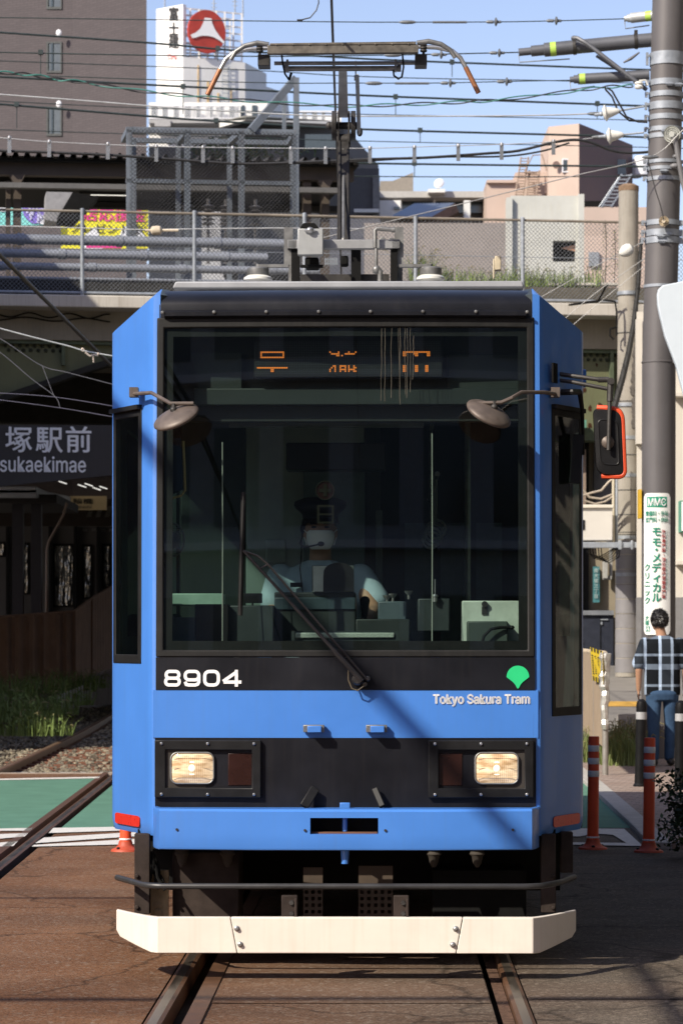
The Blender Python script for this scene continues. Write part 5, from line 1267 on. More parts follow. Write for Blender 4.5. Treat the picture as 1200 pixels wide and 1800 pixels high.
# station sign under the bridge
ssd = -.25
sg_ = thing('station_sign', P(60,850,50), 'long dark station name sign with pale Japanese and Roman lettering under the bridge', 'sign')
mb = MB(); mb.prism([RP(-330,745,ssd), RP(300,748,ssd), RP(300,828,ssd), RP(190,836,ssd), RP(0,855,ssd), RP(-330,860,ssd)], RN*.2); mb.build('panel', pm('sign_dark', (.030,.028,.030), .5, var=.15, scale=2, streak=.1), sg_)
lt = pm('sign_letters', (.85,.88,.92), .5, var=.03)
mb = MB()
for ch, x in (('大',-25),('塚',33.5),('駅',87),('前',138.5)): mb.char(ch, RP(x,773.5,ssd-.02), RE, UP, 48*RP(x,773,ssd).y/F, .016)
mb.build('lettering', lt, sg_, smooth=0); rtext(sg_, 'Otsukaekimae', -29, 151, 803, 829, ssd-.02, lt, bold=.012)
# dim station behind the bridge opening
Ys = 78.0
def PB_(mb, x0, x1, y0, y1, Y, depth, mi=0): a, e = P(x0,y1,Y), P(x1,y0,Y); return mb.box((a.x,Y,a.z), (e.x,Y+depth,e.z), mi)
def card(name, x0, x1, y0, y1, Y, depth, mat, label, cat, group=None, bevel=0):
    mb = MB(); PB_(mb, x0, x1, y0, y1, Y, depth); return tag(mb.build(name, mat, bevel=bevel), label, cat, group)
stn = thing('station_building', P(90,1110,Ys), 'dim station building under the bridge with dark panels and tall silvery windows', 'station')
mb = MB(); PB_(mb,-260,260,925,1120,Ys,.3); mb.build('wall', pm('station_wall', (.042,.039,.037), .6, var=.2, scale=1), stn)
mb = MB(); mb.prism([P(-260,930,Ys),P(260,930,Ys),P(260,880,Ys+3),P(-260,880,Ys+3)], (0,.1,.05)); mb.build('sloping_roof', pm('station_roof_brown', (.05,.037,.03), .6, var=.2, scale=2), stn)
wv = bpy.data.materials.new('rippled_reflective_glass'); wv.use_nodes = True; n = wv.node_tree; bs = n.nodes['Principled BSDF']
tc = n.nodes.new('ShaderNodeTexCoord'); mp = n.nodes.new('ShaderNodeMapping'); mp.inputs['Scale'].default_value = (5,1,.8); nz = n.nodes.new('ShaderNodeTexNoise'); nz.inputs['Scale'].default_value = 1.4; nz.inputs['Detail'].default_value = 3
n.links.new(tc.outputs['Object'], mp.inputs[0]); n.links.new(mp.outputs[0], nz.inputs[0]); bp_ = n.nodes.new('ShaderNodeBump'); bp_.inputs['Strength'].default_value = .35; bp_.inputs['Distance'].default_value = .4
n.links.new(nz.outputs['Fac'], bp_.inputs['Height']); n.links.new(bp_.outputs[0], bs.inputs['Normal']); bs.inputs['Base Color'].default_value = (.09,.095,.095,1); bs.inputs['Metallic'].default_value = 1; bs.inputs['Roughness'].default_value = .12
for x0, x1, y0, y1 in ((97,128,960,1064),(148,160,961,1050),(183,192,960,1030),(-2,7,956,976),(41,49,958,1042)):
    mb = MB(); mb.shell(lambda u, z: (u,Ys-.06,z), [P(x0-3,0,Ys).x,P(x0,0,Ys).x,P(x1,0,Ys).x,P(x1+3,0,Ys).x], [P(0,y1+3,Ys).z,P(0,y1,Ys).z,P(0,y0,Ys).z,P(0,y0-4,Ys).z], (0,.1,0), {(1,1)}); wf_ = mb.build('window', M['underblack'], stn)
    mb = MB(); PB_(mb,x0,x1,y0,y1,Ys-.02,.01); mb.build('pane', wv, wf_)
for x0 in (146,162,178,192):
    mb = MB(); mb.prism([P(x0,934,Ys-.03),P(x0+8,934,Ys-.03),P(x0+20,893,Ys+2.3),P(x0+12,893,Ys+2.3)], (0,-.03,.05)); mb.build('skylight', pm('skylight_pane', (.20,.20,.19), .3, .6, var=.3, scale=2), stn)
for x in (13,88,132,172):
    mb = MB(); PB_(mb,x-2,x+3,925,1080,Ys-.25,.2); mb.build('mullion', M['underblack'], stn)
# hanging direction sign, fluorescent tubes, shelter
hs = card('direction_sign', 123, 187, 872, 896, 74, .2, pm('direction_cream', (.40,.30,.17), .5, var=.05, emit=(.5,.36,.18), estr=.06), 'cream hanging direction sign in black lettering inside the station', 'sign')
mb = MB(); a = P(125,886,73.98); mb.text('三ノ輪橋', a-Vector((.43,0,0)), RX, UP, .96, .14, .02); a = P(148,886,73.98); mb.text('方面', a, RX, UP, .23, .12, .015); a = P(110,894,73.98); mb.text('Minowabashi', a, RX, UP, .72, .08, .015); mb.build('lettering', bk, hs, smooth=0)
for i, (x0, y) in enumerate(((146,852),(158,850),(172,857),(184,855),(112,846))):
    mb = MB(); a = P(x0-8,y,72+i*.8); mb.cyl(a, a+Vector((.08,1.2,0)), .014, 8); tag(mb.build('tube_lamp', pm('lit_tube', (.9,.9,.85), .4, emit=(1,.97,.9), estr=.7)), 'lit fluorescent tube under the station ceiling', 'lamp', 'fluorescent tubes of the station')
sh = thing('platform_shelter', P(60,1085,68), 'dark tram platform shelter with a pale edged flat roof, left of the tram', 'shelter')
mb = MB(); PB_(mb,-200,65,855,868,66,6); mb.prism([P(65,860,66),P(125,873,74),P(125,882,74),P(65,875,66)], (-1.5,0,0)); mb.build('roof', pm('shelter_roof', (.40,.42,.46), .5, var=.08), sh, bevel=.02)
mb = MB(); PB_(mb,-200,100,869,884,66.5,5.5); mb.build('soffit', pm('shelter_soffit', (.025,.022,.022), .7), sh)
for x0, x1 in ((22,41),(55,73)):
    mb = MB(); PB_(mb,x0,x1,884,1085,67,.25); mb.build('post', pm('shelter_post', (.028,.026,.032), .6), sh)
mb = MB(); mb.tube([P(118,884,66),P(112,905,66),P(86,952,66),P(83,965,66),P(82,1078,66)], .028, 8); mb.build('downpipe', pm('downpipe_brown', (.20,.14,.10), .5, var=.1), sh)
# platform ramp with a brown fence
fpm = pm('fence_brown', (.20,.120,.082), .85, var=.2, scale=2, streak=.15, stain=(.05,.03,.02))
pfn = thing('platform_fence', P(70,1215,58), 'brown ribbed metal fence along the platform ramp at the left', 'fence')
def fence_run(pts, name='panel'):
    mb = MB(); pr = MB()
    for i in range(len(pts)-1):
        (xa, ta, ba, Ya), (xb, tb, bb_, Yb) = pts[i], pts[i+1]; A0, A1, B0, B1 = P(xa,ba,Ya), P(xa,ta,Ya), P(xb,bb_,Yb), P(xb,tb,Yb)
        n_ = max(8, int((B0-A0).length/.09)); t_ = (B0-A0).normalized(); nn = Vector((-t_.y,t_.x,0)).normalized()*-.025
        r0 = []; r1 = []
        for k in range(n_+1):
            o_ = nn*(1 if (k//2) % 2 else 0); r0.append(A0.lerp(B0,k/n_)+o_); r1.append(A1.lerp(B1,k/n_)+o_)
        mb.grid([r0, r1]); pr.cyl(A1, B1, .03, 8)
    mb.build('panel', fpm, pfn, smooth=0); pr.build('top_rail', fpm, pfn)
FR = [(-60,1088,1215,56),(0,1085,1214,57),(131,1075,1207,59)]
fence_run(FR); fence_run([(131,1075,1207,59),(165,1050,1185,64),(260,995,1150,72)])
for x, y0, y1, Y in ((25,1084,1214,57.2),(50,1082,1212,57.5),(75,1080,1210,57.9),(115,1076,1208,58.6),(131,1074,1207,58.9),(161,1053,1188,63.2)):
    mb = MB(); a, e = P(x,y1,Y-.06), P(x,y0,Y-.06); mb.bar(a, e, .06, .05); mb.build('post', fpm, pfn)
mb = MB(); mb.prism([P(-80,1212,57),P(140,1205,59.5),P(260,1160,72),P(260,1235,72),P(150,1240,60),P(-80,1290,46)], (-1.0,1.5,0)); tag(mb.build('platform_wall', pm('platform_concrete', (.13,.10,.08), .9, var=.3, scale=3, bump=.3, bscale=8)), 'low dirty concrete platform wall below the brown fence, overgrown with weeds', 'wall')
for i in range(12):
    x = 102+i*5.2; mb = MB(); a = P(x,1232-i*2.2,51+i*.7); mb.box((a.x,a.y,a.z-.22), (a.x+.03,a.y+.04,a.z+.1)); tag(mb.build('stake', pm('pale_stake', (.30,.29,.27), .8, var=.2)), 'short pale stake at the edge of the ballast by the weeds', 'stake', 'pale stakes by the ballast')
hall = card('backdrop_wall', 90, 1120, 770, 1112, 96.0, 3, pm('backdrop_dark', (.045,.042,.04), .85, var=.2, scale=1), 'dark backdrop wall added to close the underpass far behind the tram', 'wall')  # dark backdrop added so the underpass does not open onto bright sky
# ------------------------------------------------------------------ buildings beyond the railway
tile = bpy.data.materials.new('brown_brick_tile'); tile.use_nodes = True; n = tile.node_tree; bs = n.nodes['Principled BSDF']
tc = n.nodes.new('ShaderNodeTexCoord'); mp = n.nodes.new('ShaderNodeMapping'); mp.inputs['Rotation'].default_value = (math.radians(90),0,0); n.links.new(tc.outputs['Object'], mp.inputs[0])
bt = n.nodes.new('ShaderNodeTexBrick'); bt.inputs['Scale'].default_value = 1; bt.inputs['Brick Width'].default_value = .24; bt.inputs['Row Height'].default_value = .075; bt.inputs['Mortar Size'].default_value = .01
bt.inputs['Color1'].default_value = (.082,.072,.076,1); bt.inputs['Color2'].default_value = (.094,.082,.086,1); bt.inputs['Mortar'].default_value = (.070,.063,.066,1)
n.links.new(mp.outputs[0], bt.inputs[0]); n.links.new(bt.outputs[0], bs.inputs['Base Color']); bs.inputs['Roughness'].default_value = .8; bs.inputs['Specular IOR Level'].default_value = .15
wglass = pm('window_dark_glass', (.05,.065,.07), .12, var=.2, spec=.8)
Ya = 92.0
ap = thing('apartment_block', P(120,1000,Ya), 'tall brown brick tiled apartment block at the upper left, running out of the frame', 'building')
mb = MB(); c0 = P(128,0,Ya)
A_ = P(258,0,Ya-2.5); B_ = P(128,0,Ya); C_ = P(-420,0,Ya+5)
mb.prism([(C_.x,C_.y,0),(B_.x,B_.y,0),(A_.x,A_.y,0),(A_.x*1.22-1,A_.y+16,0),(C_.x,C_.y+16,0)], (0,0,30)); mb.build('wall', tile, ap, smooth=0)
for i, (y0, y1) in enumerate(((-28,12),(76,124),(190,235),(-140,-95))):
    def wp(x, y, o=0): 
        t = (x+420)/548.0; q = P(x,y,Ya+5-5*t-o); return q
    mb = MB(); mb.shell(lambda u, v: wp(u, v, .06), [82,85,106.5,109], [y1+4,y1,y0,y0-3], (0,.1,0), {(1,1)}); wf_ = mb.build('window', pm('window_recess_dark', (.045,.05,.05), .5, .3), ap)  # dark frame colour stands in for the shade of a recess
    mb = MB(); mb.add([wp(84,y1,.02),wp(107,y1,.02),wp(107,y0,.02),wp(84,y0,.02)], [(0,1,2,3)]); mb.bar(wp(92,y1,.05), wp(92,y0,.05), .06, .04); mb.build('pane', wglass, wf_, smooth=0)
for y in (58,183):
    mb = MB(); q = P(104,y,Ya-.2); mb.ell(q, (.09,.06,.11), 10, 6); mb.build('vent_cap', wh, ap)

fuji = thing('tower_building', P(352,1000,150), 'white rooftop sign tower with a red round emblem and vertical lettering', 'building')
Yf = 150.0
whw = pm('white_render', (.74,.74,.72), .8, var=.06, scale=1, streak=.25, stain=(.42,.33,.22), coord='Object')
corner = 322; hd_ = 9
A_, B_, C_ = P(275,0,Yf+1.2), P(corner,0,Yf), P(431,0,Yf+1.5)
mb = MB(); zt, zb = P(0,8,Yf).z, P(0,215,Yf).z; zm = P(0,100,Yf).z
mb.prism([(A_.x,A_.y,zb),(B_.x,B_.y,zb),(C_.x,C_.y,zb),(C_.x+1,C_.y+3,zb),(A_.x,A_.y+4,zb)], (0,0,zm-zb)); mb.prism([(A_.x,A_.y,zb-25),(B_.x,B_.y,zb-25),(C_.x,C_.y,zb-25),(C_.x,C_.y+6,zb-25),(A_.x,A_.y+6,zb-25)], (0,0,25)); mb.build('wall', whw, fuji, smooth=0)
mb = MB(); mb.prism([(A_.x,A_.y,zm+.02),(B_.x,B_.y,zm+.02),(B_.x+.15,B_.y+.2,zm+.02),(A_.x+.1,A_.y+.3,zm+.02)], (0,0,zt-zm)); mb.build('sign_face', pm('sign_white', (.80,.80,.79), .6, var=.03), fuji, smooth=0)
ef = (C_-B_).normalized(); el = (B_-A_).normalized()
def FF(s, z, o=0): q = B_+ef*s; nn = Vector((ef.y,-ef.x,0)); return Vector((q.x,q.y,z))+nn*o
Lf = (C_-B_).length
mb = MB()
for s_ in lin_sp(.05, Lf-.05, 7): mb.bar(FF(s_,zm,-.3), FF(s_,zt-.1,-.3), .09, .09)
for z in lin_sp(zm+.1, zt-.1, 7): mb.bar(FF(0,z,-.35), FF(Lf,z,-.35), .07, .07)
for s_ in lin_sp(.05, Lf-.05, 4): mb.bar(FF(s_,zm,-1.8), FF(s_,zt-.1,-1.8), .09, .09)
for z in lin_sp(zm+.1, zt-.1, 5): mb.bar(FF(0,z,-1.8), FF(Lf,z,-1.8), .08, .08)
mb.build('sign_lattice', pm('lattice_white', (.62,.62,.62), .6, var=.15, streak=.3, stain=(.35,.22,.12)), fuji)
ec = P(360,53,Yf); s0 = (ec.x-B_.x)/ef.x; rx_ = 32/F*Yf/abs(ef.x)*1.0; rz_ = 38/F*Yf
mb = MB(); mb.add([FF(s0+rx_*math.cos(q*.157), ec.z+rz_*math.sin(q*.157), .25) for q in range(40)]+[FF(s0+rx_*math.cos(q*.157), ec.z+rz_*math.sin(q*.157), .05) for q in range(40)], [tuple(range(40))]+[((q+1) % 40, q, q+40, (q+1) % 40+40) for q in range(40)])
em = mb.build('emblem_disc', pm('emblem_red', (.40,.045,.03), .6, var=.15, scale=2), fuji, smooth=0)
pts = []
for x, y in ((355,29.5),(366.5,29.5),(368,38),(373,49),(381,60),(389.5,69),(388,73),(381,67.5),(371,62.5),(360,61),(349,62),(339,66.5),(333,67.5),(331,62),(339,58),(347,50),(352,40)): 
    q = P(x,y,Yf); pts.append(FF((q.x-B_.x)/ef.x, q.z, .30))
mb = MB(); mb.add(pts+[FF(s0,ec.z+.2,.30)], [(i,(i+1) % len(pts),len(pts)) for i in range(len(pts))]); mb.build('emblem_mark', M['white_vinyl'], em, smooth=0)
def FL(x, y, o=.03): q = P(x,y,Yf+.6); t = (q.x-A_.x)/(B_.x-A_.x); b_ = A_.lerp(B_,t); return Vector((b_.x,b_.y-o,P(0,y,Yf).z))
mb = MB()
for ch, y in (('富',22),('士',49),('建',71)): mb.char(ch, FL(306,y), el, UP, 25*Yf/F, .035)
mb.build('lettering', bk, fuji, smooth=0)
mb = MB(); mb.text('リフォーム', FL(295,101), el, UP, .62, .32, .04); mb.build('lettering', pm('lettering_red', (.6,.05,.04), .6), fuji, smooth=0)
for x, y0, y1 in ((290,-60,20),(376,-30,20),(413,-40,25),(427,-60,30)):
    mb = MB(); mb.cyl(P(x,y1,Yf+2), P(x,y0,Yf+2), .04, 6)
    if x in (376,413):
        for k in range(3): mb.bar(P(x-5,y0+36+k*7,Yf+2), P(x+5,y0+36+k*7,Yf+2), .03, .03)
    mb.build('antenna', M['galv'], fuji)
mb = MB(); rg = random.Random(8)
for k in range(4): s_ = rg.uniform(.3,2.6); mb.bar(FF(s_,zb+.3,.02), FF(s_,zb+rg.uniform(1.5,3),.02), rg.uniform(.06,.2), .02)
mb.build('pipe_run', pm('stained_pipe', (.45,.33,.18), .8, var=.3), fuji)
mb = MB()
for k in range(2): mb.bar(FF(2.1+k*.4,zb,.15), FF(2.1+k*.4,zm,.15), .04, .04)
for k in range(14): mb.bar(FF(2.1,zb+.3+k*.22,.15), FF(2.5,zb+.3+k*.22,.15), .03, .03)
mb.build('ladder', M['galv'], fuji)

bal = thing('balcony_building', P(380,1000,135), 'long white flats with railed balconies below the sign tower', 'building')
Yb = 135.0
mb = MB(); PB_(mb,262,470,180,300,Yb,8); PB_(mb,525,600,205,300,Yb+1,8); mb.each('wall', whw, bal, smooth=0)
rg = random.Random(77)
for x in (263,283,303,322,341,361,380,400,420,440,528,545,562,580):
    y = 183 if x < 500 else 195; mb = MB(); w_ = rg.uniform(6,10); PB_(mb,x+3,x+3+w_,y+2,y+26,Yb-.06,.1); mb.build('window', wglass, bal, smooth=0)
mb = MB()
for a, e, y0, y1 in ((262,425,186,208),(520,600,196,214)):
    for k in range(int((e-a)/2.4)): mb.bar(P(a+k*2.4,y1,Yb-1), P(a+k*2.4,y0,Yb-1), .022, .022)
    mb.bar(P(a,y0,Yb-1), P(e,y0,Yb-1), .06, .06); mb.bar(P(a,y1,Yb-1), P(e,y1,Yb-1), .05, .05)
    mb.build('balcony_railing', pm('railing_white', (.72,.73,.75), .5, var=.03), bal, smooth=0); mb = MB()
mb = MB(); PB_(mb,262,425,208,216,Yb-1,1); PB_(mb,272,300,211,222,Yb-1.1,1); mb.build('balcony_slab', pm('slab_grey', (.36,.36,.36), .8, var=.1), bal, smooth=0)
for x in (338,362,380,412): 
    mb = MB(); PB_(mb,x,x+7,182,208,Yb-.9,.6); mb.build('screen', whw, bal, smooth=0)
wt = thing('white_block', P(445,1000,160), 'small white block with tiny square windows right of the sign tower', 'building')
mb = MB(); A_, B_, C_ = P(420,0,161.5), P(453,0,160), P(505,0,163); zt, zb = P(0,147,160).z, P(0,300,160).z
mb.prism([(A_.x,A_.y,zb),(B_.x,B_.y,zb),(C_.x,C_.y,zb),(C_.x,C_.y+6,zb),(A_.x,A_.y+6,zb)], (0,0,zt-zb)); mb.build('wall', whw, wt, smooth=0)
for y in (164,174,184,194):
    for x in (426,441):
        mb = MB(); PB_(mb,x,x+5,y,y+5,159.9+ (446-x)*.04+.3,.2); mb.build('window', wglass, wt, smooth=0)
gb = thing('grey_building', P(470,1000,120), 'grey rendered building with a pale parapet behind the mesh cage', 'building')
mb = MB(); mb.prism([P(388,218,120),P(430,203,119),P(600,215,121),P(665,290,123),P(665,470,123),P(388,470,120)], (0,8,0)); mb.build('wall', pm('grey_render', (.16,.158,.155), .85, var=.1, scale=1), gb, smooth=0)
mb = MB(); mb.prism([P(386,213,119.6),P(432,203,118.6),P(600,213,120.6),P(600,219,120.6),P(432,211,118.6),P(386,224,119.6)], (0,.6,0)); mb.build('parapet', whw, gb, smooth=0)
mb = MB(); PB_(mb,536,590,236,262,119.5,.3); mb.build('window', wglass, gb, smooth=0)
gw = thing('pale_wall_building', P(590,1000,100), 'pale building side seen between the cage and the pantograph arm', 'building')
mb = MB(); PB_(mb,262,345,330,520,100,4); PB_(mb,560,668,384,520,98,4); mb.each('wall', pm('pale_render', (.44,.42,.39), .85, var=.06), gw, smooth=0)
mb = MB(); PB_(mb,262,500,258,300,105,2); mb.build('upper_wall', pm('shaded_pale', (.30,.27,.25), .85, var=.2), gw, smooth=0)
rg = random.Random(41); q = P(420,272,104); shrub('roof_garden_bush', q+Vector((0,0,-.4)), 2.3, .6, .5, 900, .10, [M['leaf'], pm('yellowish_leaf', (.22,.20,.06), .6), M['under']], 'blurred green bushes growing on a roof behind the mesh cage', rg)

dk = thing('dark_brick_building', P(640,1000,110), 'dark grey brick building edge right of the pantograph arm', 'building')
mb = MB(); PB_(mb,600,666,296,480,110,6); mb.build('wall', pm('dark_grey_brick', (.10,.10,.105), .85, var=.1, scale=6), dk, smooth=0); mb = MB(); PB_(mb,655,667,308,480,109.8,.3); mb.build('edge_strip', pm('strip_grey', (.19,.19,.19), .8), dk, smooth=0)
mb = MB(); PB_(mb,622,666,367,373,109.5,.3); mb.build('white_band', whw, dk, smooth=0)
fl = thing('flat_roofed_house', P(740,1000,130), 'low flat roofed house with dark recessed windows under a satellite dish', 'building')
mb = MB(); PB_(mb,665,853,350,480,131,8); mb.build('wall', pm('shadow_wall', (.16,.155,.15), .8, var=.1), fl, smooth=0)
mb = MB(); PB_(mb,662,853,336,347,129.4,10); mb.build('flat_roof', pm('roof_edge', (.44,.43,.41), .8, var=.08), fl, smooth=0)
for x0, x1 in ((672,700),(706,760),(765,818),(826,852)):
    mb = MB(); PB_(mb,x0,x1,350,374,130.6,.3); mb.build('window', wglass, fl, smooth=0)
mb = MB(); PB_(mb,702,706,347,376,130,.3); PB_(mb,761,765,347,376,130,.3); mb.each('pillar', whw, fl, smooth=0)
mb = MB(); PB_(mb,665,704,352,376,128,3); PB_(mb,660,712,376,384,128,3); wb = mb.build('annexe', whw, fl, smooth=0); mb = MB(); PB_(mb,692,702,363,368,127.9,.1); mb.build('window', wglass, wb, smooth=0)
mb = MB(); mb.prism([P(668,336,134),P(668,318,134),P(690,318,134),P(726,303,134),P(726,336,134)], (0,5,0)); mb.build('upper_storey', pm('brownish_wall', (.26,.235,.20), .8, var=.1), fl, smooth=0)
ds = thing('satellite_dish', P(768,336,129), 'white satellite dish on the flat roofed house', 'dish')
mb = MB(); c = P(771,322,129); mb.lathe([(.0,.10),(.12,.08),(.20,.03),(.23,-.02),(.225,-.03),(.19,.02),(0,.07)], c, Vector((-.35,-1,.35)), 24); mb.build('reflector', wh, ds)
mb = MB(); mb.cyl(c+Vector((0,.1,-.1)), P(768,338,129), .04, 8); PB_(mb,752,782,332,338,128.8,.6); mb.build('mount', whw, ds)
rf = thing('tin_roofed_shed', P(780,1000,112), 'shed with a sloping corrugated tin roof and rusty gable', 'shed')
mb = MB(); r0, r1 = [], []
for i in range(61):
    k = i/60; a = P(688+k*40+ (1-k)*0,383-k*26,114); r0.append(P(688+k*72,380+k*1.5,111)+Vector((0,0,.03*math.sin(i*1.5)))); r1.append(P(728+k*72,358-k*1,116)+Vector((0,0,.03*math.sin(i*1.5))))
mb.grid([r0, r1]); mb.grid([[p+Vector((0,0,-.08)) for p in r0], [p+Vector((0,0,-.08)) for p in r1]], flip=True); mb.build('tin_roof', pm('blue_grey_tin', (.27,.31,.37), .5, .3, var=.1), rf, smooth=0)
mb = MB(); mb.prism([P(757,382,111.2),P(800,357,111.6),P(806,372,111.6),P(788,382,111.2)], (0,1,0)); PB_(mb,700,790,383,470,111.5,2); mb.build('gable', pm('gable_brown', (.20,.12,.08), .8, var=.2), rf, smooth=0)
sp = card('white_finial', 815, 826, 352, 385, 112, .4, whw, 'white tapering post standing left of the pink building', 'post')

pink = pm('pink_render', (.52,.415,.355), .85, var=.05, scale=1, streak=.1, stain=(.4,.27,.2)); pinkd = pm('pink_shaded', (.21,.145,.13), .85, var=.05)  # second tone: shade of the turned-away pink face put into the colour
pb_ = thing('pink_building', P(985,1000,125), 'pink building with a taller block, shaded side and rooftop ladders', 'building')
Yp = 125.0
A_, B_, C_ = P(963,0,Yp+.8), P(1017,0,Yp), P(1111,0,Yp+5.5); zt, zb = P(0,217,Yp).z, P(0,470,Yp).z
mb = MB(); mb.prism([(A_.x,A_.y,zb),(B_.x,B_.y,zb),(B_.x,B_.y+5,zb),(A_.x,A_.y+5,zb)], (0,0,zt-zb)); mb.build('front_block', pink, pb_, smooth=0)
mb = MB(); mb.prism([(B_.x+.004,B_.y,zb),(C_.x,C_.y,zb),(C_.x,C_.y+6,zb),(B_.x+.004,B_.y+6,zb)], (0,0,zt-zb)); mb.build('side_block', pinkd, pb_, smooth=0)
mb = MB(); PB_(mb,855,963,320,480,Yp+2,6); PB_(mb,850,905,390,480,Yp-1,3); PB_(mb,1027,1140,364,470,Yp-3,5); mb.each('wing', pink, pb_, smooth=0)
mb = MB(); PB_(mb,855,905,316,321,Yp+1.8,6); PB_(mb,905,963,303,320,Yp+2.4,6); PB_(mb,957,963,303,340,Yp+1.7,.4); mb.each('parapet', pink, pb_, smooth=0)
for x0, x1, y0, y1 in ((990,1000,279,299),):
    mb = MB(); mb.shell(lambda u, z: (u,Yp+.28,z), [P(x0-2,0,Yp).x,P(x0,0,Yp).x,P(x1,0,Yp).x,P(x1+2,0,Yp).x], [P(0,y1+2,Yp).z,P(0,y1,Yp).z,P(0,y0,Yp).z,P(0,y0-2,Yp).z], (0,.1,0), {(1,1)}); wf_ = mb.build('window', wh, pb_, smooth=0)
    mb = MB(); PB_(mb,x0,x1,y0,y1,Yp+.3,.05); mb.build('pane', wglass, wf_, smooth=0)
mb = MB(); mb.lathe([(.16,0),(.16,.03)], P(977,290,Yp+.35), (0,-1,0), 16); mb.build('round_vent', pinkd, pb_)
mb = MB(); q = P(1090,295,Yp+4.0); mb.box((q.x-.22,q.y-.1,q.z-.3), (q.x+.22,q.y+.2,q.z+.35)); mb.build('window', wglass, pb_, smooth=0)
def ladder(mb, a, b_, sx, rungs, w_=.05):
    a, b_ = Vector(a), Vector(b_); d = Vector((sx,0,0)); mb.bar(a, b_, w_, w_); mb.bar(a+d, b_+d, w_, w_)
    for k in range(rungs): p = a.lerp(b_,(k+.5)/rungs); mb.bar(p, p+d, w_*1.6, w_*.6)
mb = MB(); ladder(mb, P(905,345,Yp+1), P(915,276,Yp+1.5), .32, 14); ladder(mb, P(924,345,Yp+1), P(930,300,Yp+1.5), .42, 10, .07)
mb.tube([P(921,303,Yp+1.2),P(927,290,Yp+1.2),P(936,273,Yp+1.2),P(952,272,Yp+1.2),P(960,300,Yp+1.2)], .03, 6); mb.tube([P(921,303,Yp+1.2),P(942,303,Yp+1.2)], .05, 6); mb.build('roof_ladder', pm('ladder_rust', (.30,.22,.17), .7, var=.2), pb_, smooth=0)
mb = MB(); ladder(mb, P(1056,364,Yp-3), P(1092,306,Yp-3), .40, 9, .06); mb.tube([P(1052,364,Yp-3),P(1088,310,Yp-3),P(1108,308,Yp-3)], .03, 6); mb.build('roof_ladder', M['galv'], pb_, smooth=0)
mb = MB(); PB_(mb,1025,1062,353,366,Yp-2.5,3); mb.build('dark_gap', M['underblack'], pb_, smooth=0)
mb = MB(); q = P(1128,292,130); mb.lathe([(.0,-.4),(.36,-.4),(.40,.3),(.3,.42),(0,.44)], q, UP, 20); mb.lathe([(.0,-.4),(.36,-.4),(.36,.3),(0,.4)], P(1112,296,131), UP, 20); tag(mb.build('water_tank', wh), 'white rounded water tank beside the big steel pole behind the pink building', 'tank')
cw_ = thing('concrete_wall', P(960,500,82), 'free standing pale stained concrete wall with a dark square opening behind the fence', 'wall')
Yc = 82.0
stm = pm('stained_pale_concrete', (.47,.48,.45), .85, var=.10, scale=1.2, streak=.3, stain=(.42,.38,.24))
mb = MB(); mb.shell(lambda u, z: (u,Yc,z), [P(x,0,Yc).x for x in (897,971,1011,1024)], [P(0,y,Yc).z for y in (505,460,423,344)], (0,.35,0), {(1,1)}); mb.build('slab', stm, cw_, smooth=0)
mb = MB(); PB_(mb,890,900,347,505,Yc-.15,.6); PB_(mb,1016,1026,341,505,Yc-.15,.6); mb.each('buttress', stm, cw_, smooth=0)
mb = MB(); PB_(mb,969,1013,421,462,Yc+.36,.05); mb.build('opening', M['underblack'], cw_, smooth=0); mb = MB(); mb.prism([P(985,436,Yc+.2),P(1011,430,Yc+.2),P(1011,442,Yc+.2)], (0,.05,0)); mb.build('torn_board', pm('torn_board', (.4,.24,.17), .8), cw_, smooth=0)
card('garden_wall', 640, 896, 392, 505, 88, .4, pm('greyish_wall', (.27,.245,.23), .85, var=.1, scale=.8), 'grey brown wall behind the fence and the roof gear', 'wall')
card('pink_wall', 1024, 1140, 415, 505, 90, .4, pink, 'low pink wall behind the fence, left of the wooden pole', 'wall')
mb = MB(); PB_(mb,1034,1052,443,468,89.9,.1); tag(mb.build('wall_hatch', pm('hatch_blue', (.25,.27,.30), .6)), 'small grey hatch in the low pink wall', 'hatch')
card('planter_block', 922, 957, 489, 505, 54, .5, pm('dark_block', (.15,.14,.135), .85), 'dark concrete block at the foot of the bridge fence', 'block')
card('parked_car_roof', 0, 0, 0, 0, 60, .1, M['dark'], 'x', 'x') if False else None
card('platform_edge', 958, 1085, 497, 501, 53.5, .3, pm('edge_pale', (.5,.48,.44), .8), 'thin pale strip behind the bottom of the bridge fence', 'edging')
rg = random.Random(51)
for i, (px, hh_, n_) in enumerate(((742,.85,420),(776,.5,170),(795,.55,170),(822,.5,120),(845,.45,120),(870,.42,120),(893,.55,160),(915,.5,150),(940,.5,150),(965,.45,140),(990,.45,140),(1010,.4,120),(1040,.55,110),(665,.3,80))):
    c = RP(px,506,2.2); mb = MB(); grass(mb, c, n_//2, .24, .3, hh_*.25, hh_*.9, rg, .30, .8, .010)
    tag(mb.build('weeds', [pm('sunlit_weeds', (.16,.22,.06), .7, var=.35, scale=3), M['grass_dry']], at=c, smooth=0), kind='stuff')
